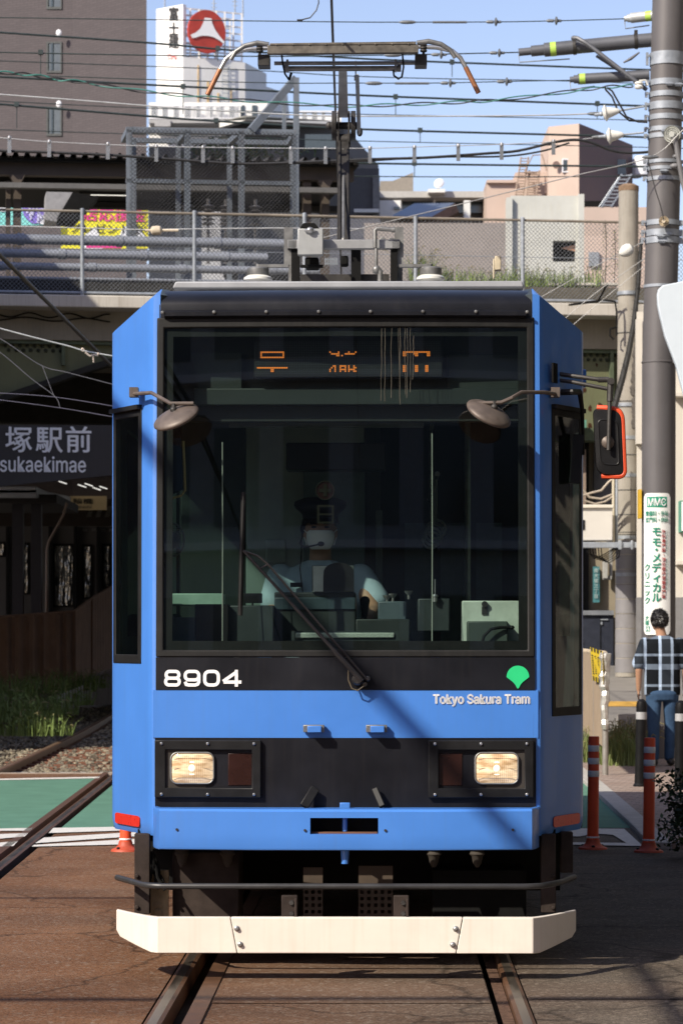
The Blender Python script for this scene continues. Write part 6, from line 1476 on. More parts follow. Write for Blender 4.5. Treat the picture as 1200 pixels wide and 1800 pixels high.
for px, y0, hh_, nn_ in ((1063,500,1.15,150),(1079,497,.95,220),):
    c = RP(px,y0,2.0); mb = MB(); mb.tube([c, c+Vector((.02,0,hh_*.6)), c+Vector((0,0,hh_))], .008, 5, 1)
    for k in range(nn_):
        z = hh_*rg.random()**.8; r_ = .09*(1.15-z/hh_*.8); a = rg.uniform(0,6.28); q = c+Vector((r_*math.cos(a), r_*math.sin(a), z)); s_ = rg.uniform(.015,.035); t = Vector((math.cos(a), math.sin(a), rg.uniform(-.5,.5))); b_ = t.cross(UP).normalized()
        mb.add([q-t*s_, q+b_*s_*.4, q+t*s_, q-b_*s_*.4], [(0,1,2,3)])
    tag(mb.build('tall_weed', [pm('sunlit_weeds', (0,0,0)), M['under']], at=c, smooth=0), 'tall slender leafy weed beside the wooden pole' if px < 1070 else 'bushy weed between the tall weed and the wooden pole', 'weed')

# ------------------------------------------------------------------ street behind on the right: wall building, concrete pole, cabinet, white building
Yw = 52.3
wbd = thing('wayside_building', P(1050,1190,Yw), 'beige wall building behind the tram with a dark blue metal door and small wall boxes', 'building')
bgm = pm('beige_wall', (.26,.225,.165), .85, var=.1, scale=1.5, streak=.3, stain=(.2,.16,.1)); zg = rz(Yw)
mb = MB(); a, e = P(955,0,Yw), P(1130,0,Yw); mb.box((a.x,Yw,zg-.3), (e.x,Yw+5,P(0,750,Yw).z)); mb.build('wall', bgm, wbd)
mb = MB(); PB_(mb,1000,1022,740,1080,Yw-.25,.2); mb.build('dark_pipe_bay', pm('ochre_panel', (.24,.17,.07), .8, var=.2), wbd); mb = MB(); PB_(mb,1014,1019,960,1075,Yw-.4,.1); PB_(mb,1018,1034,760,1090,Yw-.12,.1); mb.build('drainpipe', M['dark'], wbd)
mb = MB(); PB_(mb,1043,1085,745,885,Yw-.12,.1); mb.build('grey_panel', pm('grey_board', (.14,.14,.145), .7, var=.15), wbd); mb = MB(); PB_(mb,1013,1029,790,890,Yw-.6,.3); mb.build('brick_pier', pm('pier_brown', (.26,.20,.16), .8, var=.15, scale=8), wbd)
mb = MB(); PB_(mb,1018,1078,1075,1192,Yw-.5,.35); dr = mb.build('metal_door', pm('navy_door', (.028,.033,.05), .4, .2, var=.15), wbd, bevel=.01)
mb = MB(); PB_(mb,1018,1078,1073,1081,Yw-.56,.45); mb.build('door_head', pm('door_head_grey', (.20,.215,.24), .5, .2), dr); mb = MB(); PB_(mb,1055,1068,1088,1090,Yw-.53,.03); PB_(mb,1055,1058,1093,1098,Yw-.53,.03); mb.build('handle', M['galv'], dr)
mb = MB(); PB_(mb,1018,1025,1130,1131.2,Yw-.52,.02); PB_(mb,1054,1055,1083,1192,Yw-.515,.02); mb.build('seam', M['underblack'], dr)
mb = MB(); PB_(mb,1041,1053,996,1059,Yw-.17,.03); pl = mb.build('address_plate', pm('teal_plate', (.05,.17,.19), .5, var=.1), wbd)
mb = MB(); q = 1003
for ch in '南大塚三丁目': mb.char(ch, P(1047,q,Yw-.19), RX, UP, 8*Yw/F, .02); q += 9
mb.build('lettering', pm('plate_pale', (.35,.45,.45), .6), pl, smooth=0)
mb = MB(); PB_(mb,1059,1068,985,1017,Yw-.3,.15); PB_(mb,1059,1075,1012,1019,Yw-.25,.1); PB_(mb,1070,1076,960,1018,Yw-.22,.08); mb.build('wall_box', pm('wall_box_grey', (.33,.33,.31), .6), wbd, bevel=.01)
mb = MB(); PB_(mb,1008,1030,738,752,Yw-1.5,1); mb.build('green_bracket', pm('bracket_green', (.08,.22,.16), .6, var=.2), wbd)

Yk = 49.5
cpole = thing('concrete_pole', P(1100,1190,Yk), 'cracked round concrete pole with hairy cable cover, standing behind the door mirror', 'pole')
zk = rz(Yk); px_ = lambda y: 1104-(y-330)*.0055
mb = MB(); c0, c1 = P(px_(1190),1190,Yk), P(px_(330),330,Yk); c0.z = zk
mb.tube([c0, c0.lerp(c1,.25), c0.lerp(c1,.5), c1], [.178,.176,.173,.164], 24); mb.build('shaft', pm('pole_concrete', (.30,.28,.245), .85, var=.16, scale=2.5, streak=.4, stain=(.19,.15,.11), bump=.15, bscale=14), cpole, smooth=60)
mb = MB(); q = P(px_(330),330,Yk); mb.lathe([(.170,-.06),(.170,.02),(.1,.06),(0,.07)], q, UP, 20); mb.build('cap', pm('rusty_cap', (.22,.15,.10), .8, var=.3), cpole)
mb = MB()
for y in (514,520,586,706,716,770,800,836,862,905,936,940,1008,1024,1028,1046,1068,1080,1095,1135,1172):
    c = P(px_(y),y,Yk); mb.lathe([(.176,-.007),(.182,-.005),(.182,.005),(.176,.007)], c, UP, 24)
mb.each('steel_band', pm('dark_band', (.09,.09,.09), .6, .4, var=.3), cpole)
mb = MB()
for y in (516,712,770,836,945,1010): c = P(px_(y),y,Yk); mb.lathe([(.178,-.03),(.184,-.028),(.184,.028),(.178,.03)], c, UP, 24)
mb.each('clamp', M['galv'], cpole)
mb = MB(); 
for y in range(962,1190,26): c = P(px_(y),y,Yk); mb.lathe([(.1785,-.115),(.183,-.113),(.183,.113),(.1785,.115)], c, UP, 24)
mb.each('wrap_sheet', pm('anti_poster_sheet', (.20,.195,.205), .6, var=.12, scale=3), cpole)
# hairy cable cover in front of the pole, running down to the left
rg = random.Random(61); mb = MB(); Yh = 47.2
path = [P(1126,420,Yh),P(1121,500,Yh),P(1113,570,Yh),P(1104,620,Yh),P(1094,662,Yh),P(1082,705,Yh),P(1070,745,Yh),P(1060,775,Yh)]
mb.tube(path, [.03,.035,.04,.045,.05,.05,.045,.04], 8)
for i in range(len(path)-1):
    for k in range(260):
        p = path[i].lerp(path[i+1], rg.random()); a = rg.uniform(0,6.28); d = Vector((math.cos(a), math.sin(a)*.6, rg.uniform(-.4,.4))); L_ = rg.uniform(.09,.2); sd = d.cross(UP).normalized()*.004
        mb.add([p-sd, p+sd, p+d*L_], [(0,1,2)])
tag(mb.build('bristle_cover', pm('bristle_black', (.022,.022,.022), .7, var=.3), at=path[0], smooth=0), 'black bristly cable cover slanting down across the concrete pole', 'cable cover')
mb = MB(); rg = random.Random(62)
for i in range(60):
    t = i/59; p = P(1127-8*math.sin(t*3)-(10*t), 560+190*t, 48.3)+Vector((rg.uniform(-.03,.03),0,0)); mb.ell(p, (.04,.03,.05), 6, 4)
tag(mb.build('hanging_chain', pm('chain_dark', (.10,.09,.08), .6, .3)), 'chain like cable bundle hanging between the two poles', 'cable')
mb = MB(); mb.tube([P(1066,500,49),P(1050,530,49.2),P(1000,536,49.8),P(1060,527,49.4),P(1080,530,49.2),P(1083,548,49.2),P(1083,590,49.2)], .018, 6); mb.tube([P(1083,575,49.2),P(1072,578,49.2),P(1071,590,49.2),P(1078,597,49.2)], .018, 6); tag(mb.build('black_cable', M['underblack']), 'black cable looping along the bridge ledge to the concrete pole', 'cable')
# control cabinet on a rail beside the pole
Yx = 48.4
kb = thing('control_cabinet', P(1048,950,Yx), 'white metal control cabinet on a steel rail fixed to the concrete pole', 'cabinet')
mb = MB(); PB_(mb,1016,1076,893,950,Yx,.4); mb.build('box', pm('cabinet_white', (.56,.54,.50), .5, var=.05, scale=2), kb, bevel=.012)
mb = MB(); PB_(mb,1014,1078,887,893,Yx-.05,.5); mb.build('lid', pm('cabinet_lid', (.62,.58,.50), .5, var=.05), kb, bevel=.01); mb = MB(); PB_(mb,1017,1027,914,931,Yx-.015,.02); PB_(mb,1020,1024,918,928,Yx-.03,.02); mb.build('latch', M['dark'], kb)
mb = MB(); PB_(mb,1018,1124,953,963,Yx-.1,.12); PB_(mb,1086,1092,950,966,Yx-.14,.05); PB_(mb,1108,1112,950,966,Yx-.14,.05); mb.build('rail', M['galv'], kb, bevel=.008)
mb = MB(); rg = random.Random(9)
for k in range(6):
    x0 = 1030+k*5; mb.tube([P(x0,952,Yx+.3),P(x0+2,970+k*2,Yx+.2),P(x0+14,982+k*1.5,Yx+.15),P(x0+32,974+k,Yx+.2),P(1084+k,960,Yx+.3)], .010, 6)
mb.build('cable_loop', M['underblack'], kb)
mb = MB()
for pts in ([(1020,872),(1040,866),(1056,862),(1068,848),(1078,840)],[(1022,860),(1035,874),(1055,877),(1078,868)],[(1026,880),(1045,886),(1062,882),(1078,872)]): mb.tube([P(x,y,Yx+.6) for x, y in pts], .02, 6)
tag(mb.build('wall_cable', pm('wall_cable_pale', (.35,.30,.24), .6, var=.5, scale=3)), 'pale and dark cables strung between the wall and the concrete pole under the mirror', 'cable')
for x in (1077,1083): mb = MB(); mb.cyl(P(x,955,Yk-.5), P(x,790,Yk-.5), .022, 8); tag(mb.build('conduit', M['galv'] if x > 1080 else pm('conduit_cream', (.52,.47,.36), .5)), 'grey conduit climbing the concrete pole' if x > 1080 else 'cream conduit climbing left of the concrete pole', 'conduit')
wbm = pm('white_wall', (.58,.55,.49), .85, var=.05, scale=1.5, streak=.12, stain=(.5,.42,.32))
wht = thing('white_building', P(1160,1190,46.5), 'cream white building behind the steel pole at the right edge', 'building')
zq = rz(46.5)
mb = MB(); a, e = P(1118,0,46.5), P(1330,0,46.5); kk = 50.2/46.5; zt_ = P(0,548,46.5).z; mb.prism([(a.x,46.5,zq-.3),(e.x,46.5,zq-.3),(e.x,50.2,zq-.3),(a.x*kk+.05,50.2,zq-.3)], (0,0,zt_-zq+.3)); mb.build('wall', wbm, wht)
mb = MB(); PB_(mb,1118,1128,560,780,46.3,.2); PB_(mb,1186,1330,690,696,46.1,.4); mb.build('trim', wbm, wht)
mb = MB(); a, e = P(1118,1190,46.4), P(1330,1050,46.4); mb.box((a.x,46.38,zq-.3), (e.x,46.497,e.z)); mb.build('base', pm('foot_shadow_grey', (.20,.20,.205), .8, var=.1), wht)  # grey shadow at the wall foot, built in as a darker strip
mb = MB(); PB_(mb,1195,1290,880,935,46.2,.3); mb.build('sign_board', pm('sign_green', (.04,.22,.16), .5), wht); mb = MB(); PB_(mb,1197,1290,882,933,46.17,.04); mb.build('sign_border', pm('sign_white', (0,0,0)), wht)
mb = MB(); PB_(mb,1191,1330,986,992,46.0,.5); mb.build('ledge', wbm, wht)

# ------------------------------------------------------------------ big steel pole with its brackets, bands and sign
Yq = 36.0
sp_ = thing('steel_pole', P(1157,1350,Yq), 'tall brownish grey steel catenary pole with many galvanised bands and a clinic sign', 'pole')
polem = pm('pole_brown_grey', (.108,.102,.104), .5, .1, var=.08, scale=2, streak=.15, stain=(.09,.06,.04))
pxp = lambda y: 1157+ (640-min(y,640))*.0272
mb = MB(); c0 = P(1156,1350,Yq); c0.z = 0; mb.tube([c0, P(1157,640,Yq), P(pxp(0),0,Yq), P(pxp(-300),-300,Yq)], [.205,.203,.197,.19], 32); mb.build('shaft', polem, sp_, smooth=60)
mb = MB(); c = P(1157,637,Yq); mb.lathe([(.206,-.012),(.211,-.008),(.211,.008),(.206,.012)], c, UP, 32); q = P(1182,637,Yq); mb.box((q.x-.03,q.y-.15,q.z-.02), (q.x+.06,q.y-.10,q.z+.02)); mb.build('strap', polem, sp_)
bands = [(105,22),(147,10),(168,9),(188,13),(208,9),(229,8),(241,8),(286,6),(298,6),(316,7),(393,9),(411,11),(424,11),(504,5)]
for y, h_ in bands:
    c = P(pxp(y),y,Yq); hh_ = h_/2*Yq/F; mb = MB(); mb.lathe([(.204,-hh_),(.211,-hh_),(.211,hh_),(.204,hh_)], c, UP, 32)
    if h_ > 5:
        for sg in (-1,1): mb.box((c.x+sg*.20-.03, c.y-.07, c.z-hh_), (c.x+sg*.25+.01*sg, c.y-.03, c.z+hh_))
        mb.lathe([(.018,0),(.018,.03)], (c.x-.235,c.y-.06,c.z+hh_*.4), (0,-1,0), 8)
        if h_ in (7,6): 
            pass
    mb.build('band', M['galv'], sp_)
mb = MB()
for x, y in ((1176,147),(1192,148),(1168,230),(1160,415),(1163,424),(1172,411),(1166,300)): q = P(x,y,Yq-.23); mb.box((q.x-.035,q.y,q.z-.02), (q.x+.035,q.y+.06,q.z+.02)); mb.cyl(q+Vector((-.05,.0,0)), q+Vector((.05,0,0)), .012, 6)
mb.each('band_bolt', M['galv'], sp_)
arm_m = pm('arm_slate', (.105,.11,.125), .5, .2, var=.15, scale=4); limem = pm('lime_band', (.42,.62,.10), .5)
for (x0, y0), (x1, y1), r_, tipx, label in (((911,92),(1145,70),.085,958,'upper'),((1001,140),(1140,132),.065,1018,'lower'),((1097,33),(1150,27),.062,1112,'top')):
    mb = MB(); a, e = P(x0,y0,Yq+.3), P(x1,y1,Yq+.15); t = (e-a).normalized(); L_ = (e-a).length; k = (P(tipx,0,Yq).x-a.x)/(e.x-a.x)
    mb.tube([a, a.lerp(e,k*.48), a.lerp(e,k*.5), a.lerp(e,k), a.lerp(e,k*1.02), e], [r_*.55,r_*.55,r_*.78,r_*.78,r_,r_], 20); ar = mb.build('bracket_arm', arm_m if label != 'top' else pm('arm_pale', (.40,.42,.42), .5, .2), sp_, smooth=40)
    mb = MB(); p = a.lerp(e,k*1.25 if label != 'top' else .72); mb.tube([p, p+t*.07], r_*1.03, 20); mb.build('lime_ring', limem, ar)
    mb = MB(); p = a; mb.tube([a+Vector((0,0,-.03)), a+Vector((.01,0,-.12)), a+Vector((.62 if label == 'upper' else .3,0,-.08))], .008, 6); mb.build('stay_loop', M['galv'], ar)
    if label == 'upper':
        mb = MB()
        for f in (.42,.88): p = a.lerp(e,f); mb.lathe([(r_*1.12,-.02),(r_*1.12,.02)], p, t, 20); mb.box((p.x-.02,p.y-.02,p.z+r_), (p.x+.02,p.y+.02,p.z+r_+.05))
        mb.build('arm_clamp', M['dark_metal'], ar)
mb = MB(); mb.tube([P(1005,67,Yq+.1),P(1014,67,Yq+.05),P(1030,76,Yq),P(1136,158,Yq-.05)], .026, 8); mb.tube([P(1047,98,Yq+.1),P(1090,126,Yq+.1)], .018, 8); mb.tube([P(1095,110,Yq+.1),P(1108,103,Yq+.1),P(1123,92,Yq+.1)], [.01,.02,.01], 8)
mb.build('brace', arm_m, sp_)
def disc_ins(mb, c, ax, r_=.085, mi=0):
    mb.lathe([(.02,-.03),(r_*.6,-.028),(r_*.75,-.012),(r_,-.005),(r_,.008),(r_*.72,.022),(r_*.5,.10),(r_*.34,.15),(.02,.17)], c, ax, 24, mi)
for (x, y), (x2, y2) in (((1063,199),(1131,187)),((1070,239),(1131,233))):
    mb = MB(); c = P(x,y,Yq-.1); e = P(x2,y2,Yq-.15); ax = (e-c).normalized(); disc_ins(mb, c, ax, .10); i_ = mb.build('disc_insulator', M['white_ceramic'], sp_, smooth=40)
    mb = MB(); mb.cyl(c+ax*.15, e, .012, 8); mb.ell(c-ax*.05, (.03,.03,.03)); mb.tube([c-ax*.06, c-ax*.13], .02, 8); mb.build('insulator_link', M['galv'], i_)
for (x, y), r_ in (((1180,236),.10),((1166,389),.06)):
    mb = MB(); c = P(x,y,Yq-.32); mb.lathe([(.015,.05),(r_*.35,.05),(r_*.4,.02),(r_*.5,.035),(r_*.6,.01),(r_*.75,.03),(r_*.85,.0),(r_,.02),(r_*1.03,-.01),(r_*.8,-.05),(.02,-.10)], c, Vector((-.2,-1,-.1)), 28); i_ = mb.build('guy_insulator', pm('grey_porcelain', (.42,.43,.40), .3, var=.2) if r_ > .08 else pm('cream_porcelain', (.58,.50,.38), .3), sp_, smooth=40)
mb = MB(); mb.lathe([(.045,-.04),(.055,-.02),(.04,0),(.055,.02),(.045,.04)], P(1122,150,Yq-.1), UP, 16); mb.tube([P(1122,142,Yq-.1),P(1134,141,Yq-.1),P(1138,150,Yq-.1)], .012, 6); mb.build('spool_insulator', M['white_ceramic'], sp_)
mb = MB(); mb.tube([P(1185,240,Yq-.36),P(1190,270,Yq-.34),P(1199,320,Yq-.33),P(1210,360,Yq-.3)], .03, 8); mb.ell(P(1185,292,Yq-.3), (.06,.05,.035)); mb.ell(P(1188,275,Yq-.3), (.05,.05,.03)); mb.build('cable_drop', pm('drop_grey', (.16,.16,.165), .5), sp_)
# clinic sign
sgn = MB(); a, e = P(1129.5,1116,Yq-.30), P(1180.5,866,Yq-.30); r_ = .05; pts = []
for cx, cz, a0 in ((e.x-r_,e.z-r_,0),(a.x+r_,e.z-r_,90),(a.x+r_,a.z+r_,180),(e.x-r_,a.z+r_,270)): pts += [(cx+r_*math.cos(math.radians(a0+15*q)), Yq-.30, cz+r_*math.sin(math.radians(a0+15*q))) for q in range(7)]
def curl(mb):                              # the sheet wraps round the pole
    c = P(1155,0,Yq).x
    mb.v = [(c+.222*math.sin((p[0]-c)/.222), Yq-.222*math.cos((p[0]-c)/.222)+(p[1]-(Yq-.30)), p[2]) for p in mb.v]; return mb
xs = [a.x+(e.x-a.x)*q/16 for q in range(17)]
def edge(x, top):
    d = min(x-a.x, e.x-x); k = r_-math.sqrt(max(0, r_*r_-max(0, r_-d)**2)) if d < r_ else 0
    return (e.z-k) if top else (a.z+k)
sgn.grid([[(x,Yq-.30,edge(x,t)) for x in xs] for t in (False, True)]); sgn.grid([[(x,Yq-.285,edge(x,t)) for x in xs] for t in (False, True)], flip=True)
sgo = curl(sgn).build('sign_panel', pm('sign_panel_white', (.76,.77,.75), .5, var=.03), sp_, smooth=60)
gm = pm('sign_letter_green', (.015,.26,.16), .5, var=.05); rm_ = pm('sign_letter_red', (.42,.06,.06), .5); gg = pm('sign_letter_grey', (.25,.36,.33), .5)
ys_ = Yq-.304
def PS(x, y): return P(x,y,ys_)
mb = MB(); 
for q in range(8): mb.add([PS(1136+q*4.6,891),PS(1136+(q+1)*4.6,891),PS(1136+(q+1)*4.6,872.5),PS(1136+q*4.6,872.5)], [(0,1,2,3)])
curl(mb).build('logo_block', gm, sgo, smooth=0)
ys_ = Yq-.307
mb = MB(); a1 = PS(1138.5,888.5); mb.text('MMC', a1, RX, UP, PS(1171,0).x-a1.x, 13*Yq/F, .012); p = PS(1166.5,882); mb.add([p+Vector((-.012,0,-.004)),p+Vector((.014,0,-.004)),p+Vector((.014,0,.004)),p+Vector((-.012,0,.004))], [(0,1,2,3)]); curl(mb).build('lettering', M['white_vinyl'], sgo, smooth=0)
mb = MB()
for body, y in (('胃腸科・外科',906),('肛門科・内科',917)): a1 = PS(1133.5,y+.5); mb.text(body, a1, RX, UP, PS(1175.5,0).x-a1.x, 9*Yq/F, .012)
for i, ch in enumerate('モモ・メディカル'): mb.char(ch, PS(1154,(934,952.5,966,980,998,1015,1033,1050)[i]), RX, UP, 17.5*Yq/F, .03)
for i, ch in enumerate('クリニック'): mb.char(ch, PS(1136.5,997+i*14.6), RX, UP, 13.5*Yq/F, .02)
for i, ch in enumerate('大塚'): mb.char(ch, PS(1136,1086+i*9), RX, UP, 9*Yq/F, .01)
mb.text('33', PS(1133,1110), RX, UP, 9*Yq/F, 9*Yq/F, .01)
curl(mb).build('lettering', gm, sgo, smooth=0)
mb = MB()
for i, ch in enumerate('外科専門医・消化器内視鏡専門医'): mb.char(ch, PS(1167,934+i*8.15), RX, UP, 7.4*Yq/F, .012)
curl(mb).build('lettering', rm_, sgo, smooth=0)
mb = MB()
for i, ch in enumerate('日本外科学会認定・日本消化器内視鏡学会'): mb.char(ch, PS(1173.5,934+i*5.6), RX, UP, 4.8*Yq/F, .0)
curl(mb).build('lettering', gg, sgo, smooth=0)
mb = MB(); q0, q1 = P(1122.5,911,Yq-.1), P(1127,860,Yq-.1); mb.box((q0.x,Yq-.1,q0.z),(q1.x,Yq+.1,q1.z)); mb.build('yellow_plate', pm('plate_yellow', (.6,.38,.03), .5), sp_)
# white rounded awning edge in front of the pole
aw = MB(); outl = [(1157,508),(1155,516),(1155.5,535),(1159,553),(1168,590),(1187,640),(1200,690),(1230,800),(1420,800),(1420,440),(1230,480),(1200,494),(1164,501.5)]
Yaw = 35.0
aw.prism([P(x,y,Yaw) for x, y in outl], (0,.12,0)); awo = aw.build('sign_board', pm('board_white', (.55,.62,.68), .5, var=.02), bevel=.01, seg=2); tag(awo, 'white rounded sign board edge jutting in at the right, in front of the steel pole', 'sign board')
# ------------------------------------------------------------------ overhead wires
wd = pm('wire_dark_green', (.028,.042,.042), .55, .2, var=.2); wdk = pm('wire_black', (.02,.02,.021), .5, var=.2); wl = pm('wire_pale', (.55,.56,.56), .45, .5, var=.15); wgy = pm('wire_zinc', (.30,.30,.30), .5, .4); wg = pm('wire_mint', (.05,.20,.17), .5, var=.4)
X1 = 1300
def smoothpts(pts, n_=6):
    out = []
    for i in range(len(pts)-1):
        p0 = Vector(pts[max(i-1,0)]); p1 = Vector(pts[i]); p2 = Vector(pts[i+1]); p3 = Vector(pts[min(i+2,len(pts)-1)])
        for k in range(n_):
            t = k/n_; out.append(.5*((2*p1)+(p2-p0)*t+(2*p0-5*p1+4*p2-p3)*t*t+(3*p1-p0-3*p2+p3)*t**3))
    out.append(Vector(pts[-1])); return out
def wire(label, pts, d, rpx, mat, rail=True, hangers=(), fittings=(), plain=None, name='overhead_wire'):
    f = (lambda x, y: RP(x,y,d)) if rail else (lambda x, y: P(x,y,d))
    if rail and pts[0][0] < 0: pts = [(pts[0][0]-420, pts[0][1]-(pts[1][1]-pts[0][1])/(pts[1][0]-pts[0][0])*420*.5)]+list(pts)
    if rail and pts[-1][0] >= X1: pts = list(pts)+[(pts[-1][0]+420, pts[-1][1]+8)]
    q = [f(p.x,p.y) for p in smoothpts([Vector((a,b)) for a, b in pts])]
    mb = MB(); k = q[len(q)//2].y/F; mb.tube(q, rpx*k, 6)
    o = tag(mb.build(name, mat, at=q[len(q)//2]), label, 'wire')
    if hangers:
        for x, y0, y1 in hangers:
            mb = MB(); mb.cyl(f(x,y0), f(x,y1), .8*k, 5); c = f(x,y0); mb.box((c.x-4*k,c.y-4*k,c.z-3*k),(c.x+4*k,c.y+4*k,c.z+5*k)); mb.build('hanger', mat, o)
    for x, y, kind in fittings:
        c = f(x,y); ax = Vector((1,0,0)); mb = MB()
        if kind == 'long': mb.lathe([(1.2*k,-15*k),(3*k,-9*k),(3.4*k,0),(3*k,9*k),(1.2*k,15*k)], c, ax, 10)
        elif kind == 'disc':
            mb.lathe([(1*k,-18*k),(3*k,-14*k),(3*k,-5*k),(2*k,-4*k)], c, ax, 10); mb.lathe([(2*k,-3*k),(7.5*k,-1*k),(7.5*k,1*k),(2.5*k,3*k),(2.5*k,8*k),(1*k,10*k)], c, ax, 14)
        elif kind == 'sleeve': mb.cyl(c-ax*30*k, c+ax*30*k, 2.1*k, 8)
        mb.build('fitting', pm('fitting_grey', (.16,.17,.18), .5, .4), o)
    return o
wire('uppermost thin cable across the top of the picture, with small fittings right of the pantograph', [(-60,30),(300,35),(600,38.5),(700,39),(870,38.5),(980,36.5),(1097,33)], 36.2, .95, wd, rail=False, fittings=((716,39,'long'),(790,39,'sleeve'),(871,38.5,'disc'),(977,36.5,'disc')))
wire('thick dark cable with hangers passing just below the red emblem and behind the collector', [(-60,52),(0,57),(258,75),(415,89),(600,101),(750,108),(X1,128)], 9.5, 1.9, wd, hangers=((383,86,108),(794,110,135)))
wire('cable sloping from the left edge to the upper insulated bracket arm', [(-60,90),(0,92),(260,97),(450,99),(600,98),(780,95),(911,92)], 36.3, 1.15, wd, rail=False, fittings=((690,97,'long'),(775,96,'disc'),(877,93,'disc')), hangers=((72,93,133),))
wire('thin dark wire below the long horn tips, ending at the lower bracket arm', [(-60,104),(0,107),(430,123),(600,133),(760,138),(980,142),(X1,152)], 11.5, .9, wd)
wire('wire with spaced fittings level with the copper horn tips', [(-60,128),(300,141),(500,146),(612,146),(760,146),(900,143),(1001,141)], 36.3, .9, wd, rail=False, fittings=((657,146.5,'long'),(724,146.5,'sleeve'),(791,146,'disc'),(890,143.5,'disc')))
wire('thick dark cable crossing behind the white strip above the upper arm joint', [(-60,132),(0,135),(260,149),(600,166),(800,174),(1070,184),(X1,192)], 9.5, 2.0, wd, hangers=((322,153,200),(695,171,202),(1049,183,210)))
wire('white stranded wire running to the upper white disc insulator of the steel pole', [(-60,162),(0,166),(160,178),(300,189),(480,200),(600,204),(850,204),(980,202),(1034,200),(1055,199.5)], 36.0, 1.3, wl, rail=False, fittings=((1046,200,'long'),))
wire('lower thick dark cable crossing in front of the grey building', [(-60,179),(0,183),(258,204),(380,213),(585,225),(760,231),(1060,239),(X1,246)], 9.5, 2.0, wd, hangers=((30,185,225),(380,213,240),(738,230,250)))
wire('thin wire above the mesh cage', [(-60,226),(0,228),(215,235),(600,247),(1050,257),(X1,263)], 11.5, .85, wd)
wire('thin dark wire running between two thicker cables above the cage', [(-60,176),(0,178),(258,190),(600,200),(840,205),(1070,210),(X1,215)], 11.5, .85, wd)
wire('thick cable just under the black clipped cable on the right', [(560,285),(640,287),(860,290),(1134,293),(X1,296)], 9.5, 1.9, wd, hangers=((728,288,310),))
wire('lowest thin wire above the rooftops on the right', [(560,308),(640,310),(860,311),(1134,310),(X1,312)], 11.5, .95, wd)
wire('fine pale messenger wire carrying the black clipped cable', [(-60,238),(0,242),(100,250),(300,258),(590,261),(740,258),(900,253),(1000,247),(1060,240)], 40, .8, wl, rail=False, fittings=((1054,241,'long'),))
# black cable hung on clips, and the clips
ck = wire('black cable hung in shiny clips across the picture above the cage', [(-60,262),(0,265),(90,268),(200,273),(300,280),(430,288),(560,284),(650,280),(750,277),(850,270),(910,265),(985,248),(1030,248),(1080,266),(1130,268),(1180,258)], 40, 2.6, wdk, rail=False)
wire('second black cable twisted along the clipped cable right of the pantograph', [(420,284),(440,289),(520,287),(640,283),(760,276),(880,275),(950,266),(1000,251)], 40, 1.8, wdk, rail=False)
for x, y in ((17,242),(87,249),(190,253),(275,257),(357,259),(409,260),(511,261),(572,261),(650,260),(728,258.5),(805,256),(881,254),(972,248)):
    c = P(x,y,39.95); e = P(x,y+27 if x < 900 else y+24,39.95); mb = MB(); mb.bar(c+Vector((0,0,.02)), e, .05, .012, up=(0,1,0)); mb.ell(c, (.02,.02,.03), 8, 5)
    tag(mb.build('cable_clip', pm('clip_steel', (.55,.56,.56), .25, .8, var=.2), smooth=20), 'shiny steel clip hanging the black cable from the fine messenger wire', 'clip', 'clips on the black hung cable')
# twisted mint and black pair
def pair(label, ph, mat):
    pts = smoothpts([Vector(p) for p in ((-60,119),(0,127),(50,131),(100,139),(150,145),(250,160),(350,170),(450,178),(590,186),(700,184),(800,180),(880,175),(1000,161),(1065,153),(1112,151))], 10)
    q = [P(p.x,p.y,36-.0)+Vector((0,.02*math.sin(i*.5+ph),.017*math.cos(i*.5+ph))) for i, p in enumerate(pts)]; mb = MB(); mb.tube(q, .009, 6); tag(mb.build('overhead_wire', mat, at=q[40]), label, 'wire')
pair('mint green insulated wire twisted round a black one, reaching the spool insulator', 0, wg); pair('black insulated wire twisted round the mint green one', math.pi, wdk)
mb = MB(); mb.tube([P(x,y,35.9) for x, y in ((1062,152),(1064,158),(1075,170),(1085,195),(1105,212),(1137,214))], .012, 6); mb.tube([P(x,y,35.85) for x, y in ((1066,154),(1075,160),(1088,183),(1100,205),(1120,214),(1137,215))], .012, 6); tag(mb.build('cable_tail', wdk), 'pair of black cable tails looping down to the steel pole', 'cable')
wire('pale guy wire rising from behind the roof gear to the clamp on the steel pole', [(560,420),(640,400),(800,361),(1000,311),(1142,276),(1200,228),(1260,180)], 35.6, .95, wgy, rail=False, fittings=((1142,276,'long'),))
wire('dark strap wire from the clamp down to the cream porcelain insulator', [(1138,280),(1150,330),(1160,362),(1166,388)], 35.5, 1.0, wdk, rail=False)
wire('thin white wire with a cream egg insulator in front of the bridge fence', [(-40,394),(0,397),(150,401),(265,404),(300,403),(480,401),(640,402)], 38, 1.0, wl, rail=False)
mb = MB(); c = P(275,405,38); mb.lathe([(.03,-.07),(.055,-.05),(.06,.0),(.055,.05),(.03,.07)], c, (1,0,.05), 16); mb.cyl(c+Vector((-.14,0,0)), c+Vector((.28,0,0)), .018, 6); tag(mb.build('egg_insulator', pm('cream_porcelain', (0,0,0))), 'cream egg insulator on the thin white wire by the fence', 'insulator')
c = P(1101,440,36); mb = MB(); mb.lathe([(.02,-.10),(.045,-.08),(.075,-.03),(.078,.02),(.06,.06),(.02,.08)], c, Vector((1,0,.55)), 18); tag(mb.build('egg_insulator', M['white_ceramic']), 'white egg insulator on the guy wire at the wooden topped pole', 'insulator')
wire('guy wire through the white egg insulator, running down to the left of the steel pole', [(940,528),(1000,494),(1060,460),(1101,440),(1133,423)], 36, .65, wgy, rail=False)
wire('upper of the two thin stay wires below the white egg insulator', [(985,566),(1050,512),(1131,455)], 36, .55, wgy, rail=False)
